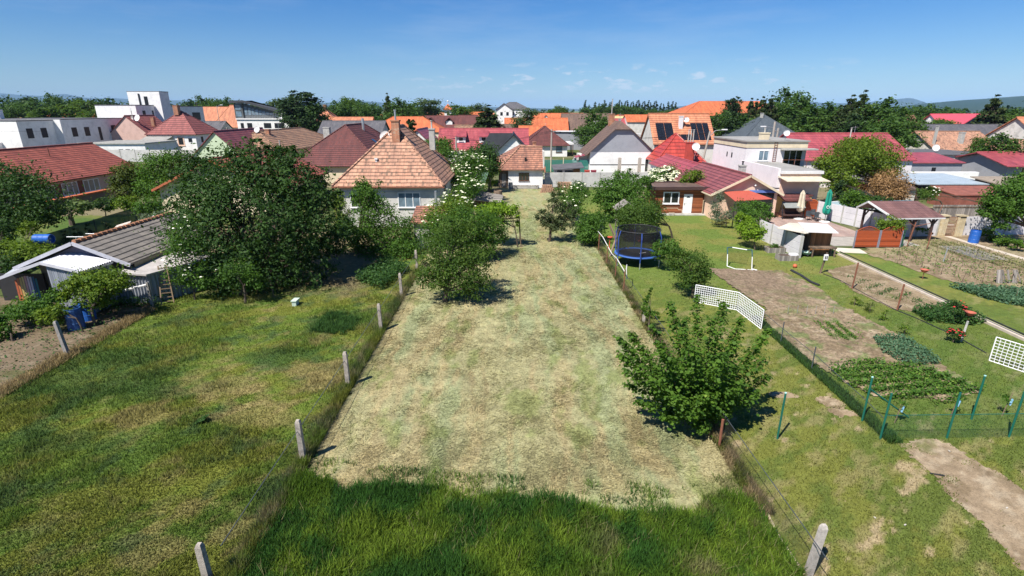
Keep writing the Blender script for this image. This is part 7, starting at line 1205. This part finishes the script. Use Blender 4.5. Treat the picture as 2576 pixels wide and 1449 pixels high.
# --- left shed
CORR = seam('weathered_corrugated', (.27, .29, .33), .16, .6, dark=.45, w=.35)
def corrugated(p00, p10, p11, p01, n, amp, m):        # waves run across p00->p10
    A, B, C, D = map(Vector, (p00, p10, p11, p01)); nr = (B - A).cross(D - A).normalized(); vs = []
    for i in range(n * 4 + 1): s = i / (n * 4); o_ = nr * amp * math.sin(s * n * 2 * math.pi); vs += [tuple(A.lerp(B, s) + o_), tuple(D.lerp(C, s) + o_)]
    m.add(vs, [(2 * i, 2 * i + 2, 2 * i + 3, 2 * i + 1) for i in range(n * 4)]); return m
t = thing('garden_shed', 'long old shed with mossy grey tile roof, corrugated walls and white trim', 'shed', -25.3, 33, 0)
MB().box(-27.9, -22.9, 30.0, 38.6, -.05, 2.2).build('wall', plain('shed_render', (.24, .22, .19)), t); MB().box(-30.3, -27.6, 29.7, 29.8, 0, 1.7).build('back_wall', TRIMD, t); MB().poly([(-28.0, 29.95, 2.25), (-22.8, 29.95, 2.25), (-25.2, 29.95, 3.45)]).build('gable', plain('lilac_board', (.20, .18, .24)), t)
rp_ = [[(-28.7, 39, 2.2), (-28.7, 29.5, 2.2), (-25.15, 29.5, 3.62), (-25.15, 39, 3.62)], [(-22.25, 29.5, 2.35), (-22.25, 39, 2.35), (-25.15, 39, 3.62), (-25.15, 29.5, 3.62)]]; MB().shell(rp_, .1).build('roof', T_ASB, t)
m = MB(); [m.tube((-25.15, 29.6 + i * .42, 3.66), (-25.15, 29.98 + i * .42, 3.64), .13, .10, 8) for i in range(22)]; m.build('ridge', plain('clay_ridge', (.42, .20, .11), .9, .4), t)
m = MB(); m.bar((-28.9, 29.42, 2.1), (-25.15, 29.42, 3.6), .06, .2); m.bar((-25.15, 29.42, 3.6), (-22.1, 29.42, 2.3), .06, .2); m.build('fascia', SHTRIM, t)
# porch before it: corrugated white sheet, second low gable to the left
p1 = AT(100, 662, 28.2); p2 = AT(178, 633, 30.2); p3 = AT(282, 656, 29.3); p4 = AT(198, 684, 27.2); pL = AT(-4, 701, 28.4); pB = AT(40, 672, 30.6); m = MB(); corrugated(p1, p2, p3, p4, 14, .035, m); m.build('porch_roof', plain('white_corrugated_sheet', (.52, .52, .57), .5, .12), t)
m = MB(); corrugated(pL, pB, p2, p1, 12, .02, m); m.build('side_roof', plain('grey_corrugated_sheet', (.34, .36, .40), .6, .2), t)
m = MB(); m.bar(p1, p4, .06, .16); m.bar(p1, pL, .06, .16); m.build('trim', SHTRIM, t); MB().bar((p4[0], p4[1], p4[2] - .1), (p3[0], p3[1], p3[2] - .1), .09, .09).build('gutter', STEEL, t)
m = MB(); corrugated((p1[0] + .1, p1[1] + .2, 0), (p4[0] - .1, p4[1] + .2, 0), (p4[0] - .1, p4[1] + .2, p4[2] - .1), (p1[0] + .1, p1[1] + .2, p1[2] - .1), 12, .03, m); corrugated((p4[0] - .1, p4[1] + .2, 0), (p3[0] - .1, p3[1], 0), (p3[0] - .1, p3[1], p3[2] - .1), (p4[0] - .1, p4[1] + .2, p4[2] - .1), 8, .03, m); m.build('corrugated_wall', CORR, t)
m = MB(); corrugated((-23.0, 29.3, 0), (-21.1, 29.2, 0), (-21.1, 29.2, 1.85), (-23.0, 29.3, 1.95), 10, .03, m); corrugated((-21.1, 29.2, 0), (-19.7, 31.4, 0), (-19.7, 31.4, 1.8), (-21.1, 29.2, 1.85), 10, .03, m); m.build('annex_wall', CORR, t)
MB().shell([[(-22.9, 29.1, 2.0), (-21.0, 29.0, 1.88), (-19.3, 33.0, 1.88), (-22.25, 34.5, 2.1)]], .1).build('annex_roof', plain('pale_roof_slab', (.42, .39, .37), .9, .3), t); MB().tube((-22.4, 28.9, .95), (-21.0, 28.9, 1.3), .07).build('pipe', TRIMW, t); MB().shell([[(-22.25, 30.0, 2.28), (-22.2, 38.8, 2.28), (-22.25, 38.8, 1.9), (-22.3, 30.0, 1.9)]], .02).build('fascia_board', plain('olive_board', (.24, .22, .16)), t)
for i, (c, h_) in enumerate((((.50, .14, .06), 1.5), ((.60, .22, .08), 1.6), ((.60, .45, .16), 1.65), ((.62, .50, .22), 1.7), ((.60, .35, .34), 1.75), ((.66, .55, .60), 1.75), ((.62, .62, .70), 1.7), ((.04, .12, .22), 1.7), ((.03, .18, .20), 1.6))):
    x = -28.95 + i * .15; y = 29.25; m = MB(); m.path([(x + .1, y, .1), (x - .02, y + .12, .9), (x - .08, y + .2, h_ * .82), (x - .02, y + .24, h_ * .9)], .0, n=3) if 0 else m.bar((x + .05, y, .1), (x - .03, y + .15, h_ * .95), .085, .03)
    nm = ('orange-red', 'orange', 'mustard yellow', 'pale yellow', 'pink', 'pinkish white', 'white', 'dark blue', 'teal')[i]; tag(m.build('old_ski', plain('ski_' + nm.replace(' ', '_').replace('-', '_'), c, .5)), nm + ' ski leaning in the open bay of the shed', 'ski', 'skis leaning in the shed bay')
t = thing('wooden_ladder', 'pale wooden ladder leaning on the corrugated annex wall', 'ladder', -19.2, 28.4, 0); a, b = Vector((-20.5, 29.0, 0)), Vector((-20.9, 30.0, 2.1)); u = Vector((.42, .18, 0)); m = MB(); m.bar(a, b, .06, .06); m.bar(a + u * 1.4, b + u * .9, .06, .06); m.build('rail', plain('ladder_wood', (.22, .15, .09)), t); m = MB(); [m.bar(a.lerp(b, s), (a + u * 1.4).lerp(b + u * .9, s), .04, .04) for s in np.linspace(.08, .94, 9)]; m.build('rung', plain('ladder_wood', (.3, .2, .13)), t)
m = MB(); p = G(742, 770); m.box(p[0] - .12, p[0] + .12, p[1] - .1, p[1] + .35, 0, .3); m.box(p[0] - .16, p[0] + .16, p[1] - .14, p[1] + .45, .3, .36); tag(m.build('beehive_box', plain('pale_green_paint', (.45, .55, .45))), 'small pale green topped box standing in the meadow grass', 'box')
m = MB(); p = G(598, 745); m.box(p[0] - .3, p[0] + .3, p[1], p[1] + .3, 0, .4); m.box(p[0] + .32, p[0] + .62, p[1], p[1] + .05, 0, .35); tag(m.build('wooden_crate', OLDW), 'old wooden crate at the edge of the cherry tree shade', 'crate')
m = MB(); p = G(690, 750); m.tube((p[0], p[1], 0), (p[0] - .2, p[1] + .1, 1.6), .025); tag(m.build('prop_stick', OLDW), 'thin stick propping the lowest cherry branches', 'stick')
# green privacy screens left
sx = [AT(a, b, Y) for a, b, Y in ((0, 655, 37), (125, 640, 38), (285, 592, 40.5), (360, 562, 43.5))]
mesh_fence('screen_fence', 'dark green screen fence behind the left shed', [(-33.5, 31), (-36.2, 40), (-36.8, 46), (-37.3, 52), (-37.5, 56)], 1.7, SCREEN, [(-36.2, 40), (-36.6, 43), (-36.8, 46), (-37.3, 52)], THINP, .04)
t = thing('clothes_airer', 'folded white rotary clothes airer behind the shed ridge', 'clothes airer', *AT(388, 560, 41)[:2], 0); x, y, z_ = AT(388, 540, 41); m = MB(); m.tube((x, y, 0), (x, y, z_ + .1), .03); [m.tube((x, y, z_), (x + math.cos(a) * .7, y + math.sin(a) * .5, z_ - .55), .02, n=4) for a in (0.2, 1.8, 3.0, 4.4, 5.6)]; m.tube((x - .7, y - .1, z_ - .55), (x + .7, y + .1, z_ - .55), .03); m.build('frame', WPL, t)
t = thing('clothesline_frame', 'steel T-shaped clothesline frame behind the shed', 'clothesline', *AT(205, 600, 35)[:2], 0); x, y, z_ = AT(190, 596, 35); x2, y2, z2 = AT(250, 588, 37); m = MB(); m.tube((x, y, 0), (x, y, z_), .03); m.tube((x - .6, y, z_), (x + .6, y, z_), .025); m.tube((x2, y2, 0), (x2, y2, z2), .03); m.tube((x2 - 1, y2, z2), (x2 + .6, y2, z2), .025); [m.tube((x + q, y, z_), (x2 + q, y2, z2), .008, n=3) for q in (-.4, 0, .4)]; m.build('frame', STEEL, t)
t = thing('lying_panel', 'pale board leaning on the thujas by the green screen', 'board', *AT(300, 560, 39.5)[:2], 0); x, y, z_ = AT(290, 562, 40); MB().shell([[(x - .9, y, z_ - .9), (x + .5, y, z_ - .7), (x + .9, y + .5, z_ + .1), (x - .3, y + .5, z_ - .25)]], .04).build('board', plain('beige_board', (.45, .38, .33)), t)
panel_wall('garage_wall', 'concrete panel wall in front of the white garage', -97, 121, -66, 119, 2.6, 9, PANW, 3)
o = MB().box(-31.0, -29.8, 25.2, 26.6, 0, 1.5).build('tarp_pile', plain('grey_tarp', (.30, .31, .33), .7, .3)); o = tag(o, 'grey covered pile at the left picture edge', 'pile')
# --- right: old sheds by the gardens
h = house('metal_roof_shed', 'dark shed with pale blue-grey metal roof before the white wall', 51.5, 60.5, 67.6, 75.5, 1.9, 2.3, 'shedy', TRIMB, seam('pale_blue_sheet_roof', (.36, .42, .46), .6, .4), ov=.25, cat='shed')
h = house('rusty_shed', 'rusty sheet-walled shed in front of the metal-roofed shed', 51.0, 58.0, 61.0, 65.0, 1.5, 2.0, 'shedy', plain('rust_sheet', (.24, .085, .06), .8, .4), plain('rust_sheet', (.24, .085, .06)), ov=.1, cat='shed'); h = house('rusty_cabin', 'dark reddish plank cabin at the end of the grey board fence', 54.3, 56.8, 55.4, 57.4, 1.6, 1.8, 'shedy', wood('red_planks', (.20, .065, .05), .2, False, .5), RUST, ov=.1, cat='cabin')
h = house('brown_roof_shed', 'low shed with brownish felt roof at the right edge', 60.5, 72, 63, 70, 1.7, 2.5, 'shedy', TRIMB, plain('brown_felt', (.27, .22, .17), .9, .3), ov=.4, cat='shed'); h = house('felt_shed', 'pair of dark felt roofed sheds left of the brown tamarisk', 45.0, 53.5, 70.5, 75.5, 1.8, 2.4, 'shedy', TRIMB, plain('mossy_felt', (.20, .19, .17), .9, .3), ov=.3, cat='shed'); h = house('brown_shed', 'low brown roofed shed right under the felt roofed sheds', 44.3, 50.5, 66.5, 70.0, 1.4, 1.9, 'shedy', OFFW, T_BROWNF, ov=.25, cat='shed')
h = house('blue_sheet_shelter', 'small blue-green sheet roof behind the pergola', 37.0, 41.5, 52.5, 55.0, 1.2, 1.8, 'shedy', TRIMB, seam('blue_green_sheet', (.10, .17, .20), .3, .5), ov=.2, cat='shelter')
t = thing('board_fence', 'grey weathered board fence in front of the rusty shed', 'fence', 47, 55.5, 0); MB().box(44.5, 54.0, 55.6, 55.7, 0, 1.35).build('boards', GREYWOOD, t); MB().box(44.5, 54.0, 55.55, 55.6, 1.1, 1.2).build('rail', OLDW, t)
t = thing('old_board_fence', 'broken grey plank fence with gaps at the right edge', 'fence', 38.5, 34.5, 0); rd = random.Random(4)
for i in range(14): x = 37.3 + i * .28; MB().bar((x, 33.6 + rd.uniform(-.05, .05), 0), (x + rd.uniform(-.05, .15), 33.6, 1.25 + rd.uniform(-.15, .2)), .22, .03).build('board', GREYWOOD, t)
m = MB(); m.bar((37.2, 33.65, .35), (41.2, 33.65, .4), .06, .08); m.bar((37.2, 33.65, 1.0), (41.2, 33.65, 1.05), .06, .08); m.build('rail', GREYWOOD, t)
t = thing('board_heap', 'leaning heap of old boards below the broken plank fence', 'boards', 38, 31.5, 0)
for i in range(7): x, y = G(2510 + i * 6, 715); MB().bar((x + .1 * i, y, 0), (x + .1 * i + rd.uniform(-.3, .3), y + .3, .9), .18, .03).build('board', GREYWOOD, t)
for i, (px, py, h_) in enumerate(((2372, 690 - 30, 1.1), (2330, 630, 1.5), (2498, 520 + 60, 2.2))):
    x, y = G(px, py); m = MB(); m.tube((x, y, -.1), (x + .08, y, h_), .045); tag(m.build('garden_stake', STEEL if i < 1 else RUST), ('pale metal stake among the garlic rows', 'thin stake at the edge of the seedling rows', 'rusty tall stake behind the blue barrel')[i], 'stake')
for i, (px, py) in enumerate(((2357, 470 + 80), (2470, 560), (2300, 590), (2400, 545))): x, y = G(px, py); m = MB(); m.tube((x, y, -.1), (x + .25, y, 1.7), .04); tag(m.build('leaning_stake', RUST), ('leaning rusty stake behind the pergola roof', 'leaning rusty stake before the grapevines', 'leaning rusty stake right of the clothes pole', 'leaning rusty stake on the far dry bed')[i], 'stake')
st0 = MB().tube((0, 0, 0), (.03, 0, .75), .013, n=4).build('plant_stake', OLDW); rd = random.Random(12)
for i in range(44):
    x = 29.3 + (i % 6) * 1.05 + (i // 6) * .12 + rd.uniform(-.1, .1); y = 40.2 - (i // 6) * 1.75 + rd.uniform(-.2, .2); o = st0 if i == 0 else st0.copy()
    if i: COL.objects.link(o)
    o.location = (x, y, 0); o.rotation_euler = (rd.uniform(-.1, .1), rd.uniform(-.1, .1), 0); tag(o, 'thin wooden plant stake in the seedling rows', 'stake', 'plant stakes in the seedling rows')
m = MB(); m.poly([(34.9, 38.0, .25), (37.2, 38.0, .25), (37.2, 42.2, .28), (34.9, 42.2, .28)]); tag(m.build('plastic_sheet', netm('clear_foil', (.5, .5, .55), .22, .2)), 'clear plastic foil stretched over a vegetable row', 'foil')
# roses and small plants on the right lawn
for (px, py, w2, h_, n, lab) in ((2397, 862, .36, .5, 24, 'rose bush covered in red blooms on the right lawn'), (2398, 815, .34, .9, 12, 'taller rose behind the red rose bush')):
    x, y = G(px, py); tree('rose', lab, 'bush', (x, y), [(x, y, h_, w2, w2, h_ * .45)], 700, .09, LDARK, .03, px, group='red roses on the lawn', flowers=(plain('red_petals', (.50, .02, .03)), n, .055))
for i, (px, py, lab) in enumerate(((2150, 770, 'yellow-green little shrub nearest the brown post'), (2189, 786, 'small dark bare shrub in the shrub row'), (2225, 805, 'third little shrub in the row, golden leaved'), (2273, 842, 'last little golden shrub of the row, nearest the camera'))):
    x, y = G(px, py); tree('dwarf_shrub', lab, 'bush', (x, y), [(x, y, .28, .3, .3, .28)], 260, .08, LYEL if i != 1 else LRUS, .02, 90 + i, group='dwarf shrubs in a row on the lawn')
POTM = plain('terracotta_pot', (.48, .13, .08), .7); 
for px, py, lab in ((2320, 697, 'terracotta bowl hanging over the flower bed'), (2432, 810, 'round terracotta bowl right of the roses')): x, y = G(px, py + 6); t = thing('flower_bowl', lab, 'bowl', x, y, 0, 'terracotta bowls on stands'); MB().lathe((x, y, .5), [(.01, 0), (.14, .02), (.26, .2), (.24, .2), (.01, .12)], 14).build('bowl', POTM, t); MB().tube((x, y, 0), (x, y, .5), .025).build('stand', RUST, t)
m = MB(); a = Vector((*G(2085, 700), .03)); m.path([tuple(Vector((*G(px, py), .04))) for px, py in ((2070, 690), (2110, 705), (2165, 735), (2250, 780), (2300, 800), (2400, 845), (2480, 890))], .03, n=4); tag(m.build('soaker_hose', TRIMD), 'black hose winding across the grass between the beds', 'hose')
m = MB(); m.path([tuple(Vector((*G(px, py), .05))) for px, py in ((1990, 682), (2015, 695), (2040, 712), (2060, 720))], .10, n=5); tag(m.build('dark_foil_roll', TRIMD), 'dark crumpled foil strip along the vegetable bed edge', 'foil')
for i in range(6): x, y = G(1955 + i * 11 - 20, 782 + (i % 2) * 2 + 30); 
for i, px in enumerate((1935, 1957, 1979, 2000, 2021, 2042)): x, y = G(px, 758 + 56 * 0); m = MB(); m.tube((x, y - 2.2, -.1), (x, y - 2.2, .55), .012, n=4); tag(m.build('bean_stake', STEEL), 'short wire stake in the row across the bare soil', 'stake', 'wire stakes on the bare soil')
m = MB(); x, y = G(2338, 1192); m.bar((x, y, .02), (x + .35, y - .15, .05), .05, .03); tag(m.build('twig', TRIMD), 'dark twig lying on the dirt track', 'twig')
rd = random.Random(9)
for i in range(9):
    x, y = rd.uniform(9, 20), rd.uniform(10.5, 15.3); m = MB(); a = rd.uniform(0, 3); m.bar((x, y, .05), (x + .06 * math.cos(a), y + .06 * math.sin(a), .06), .03, .02); tag(m.build('litter_chip', plain('dull_litter', (.5, .46, .40))), 'pale chip of litter lying in the right lawn', 'litter', 'pale chips scattered on the lawn')
# small edge tree, shading the bottom right corner
x, y = 19.8, 14.4; tree('lopped_tree', 'low dark-leaved tree cut by the right picture edge above the dirt track', 'tree', (x, y), [(x + .2, y + .3, 1.6, .9, .9, .7), (x - .5, y, 1.3, .5, .5, .4)], 1800, .12, LMID, .07, 97)

# ================================================================ AIR
hz = bpy.data.materials.new('haze_air'); hz.use_nodes = True; nt = hz.node_tree; nt.nodes.clear(); ho = nt.nodes.new('ShaderNodeOutputMaterial'); pv = nt.nodes.new('ShaderNodeVolumePrincipled')
pv.inputs['Color'].default_value = (.42, .68, 1.0, 1); pv.inputs['Density'].default_value = 4.2e-5; pv.inputs['Anisotropy'].default_value = -.15; nt.links.new(pv.outputs[0], ho.inputs['Volume'])
hb = MB().box(-28000, 28000, -400, 43000, -8, 620).build('haze', hz); tag(hb, kind='stuff')
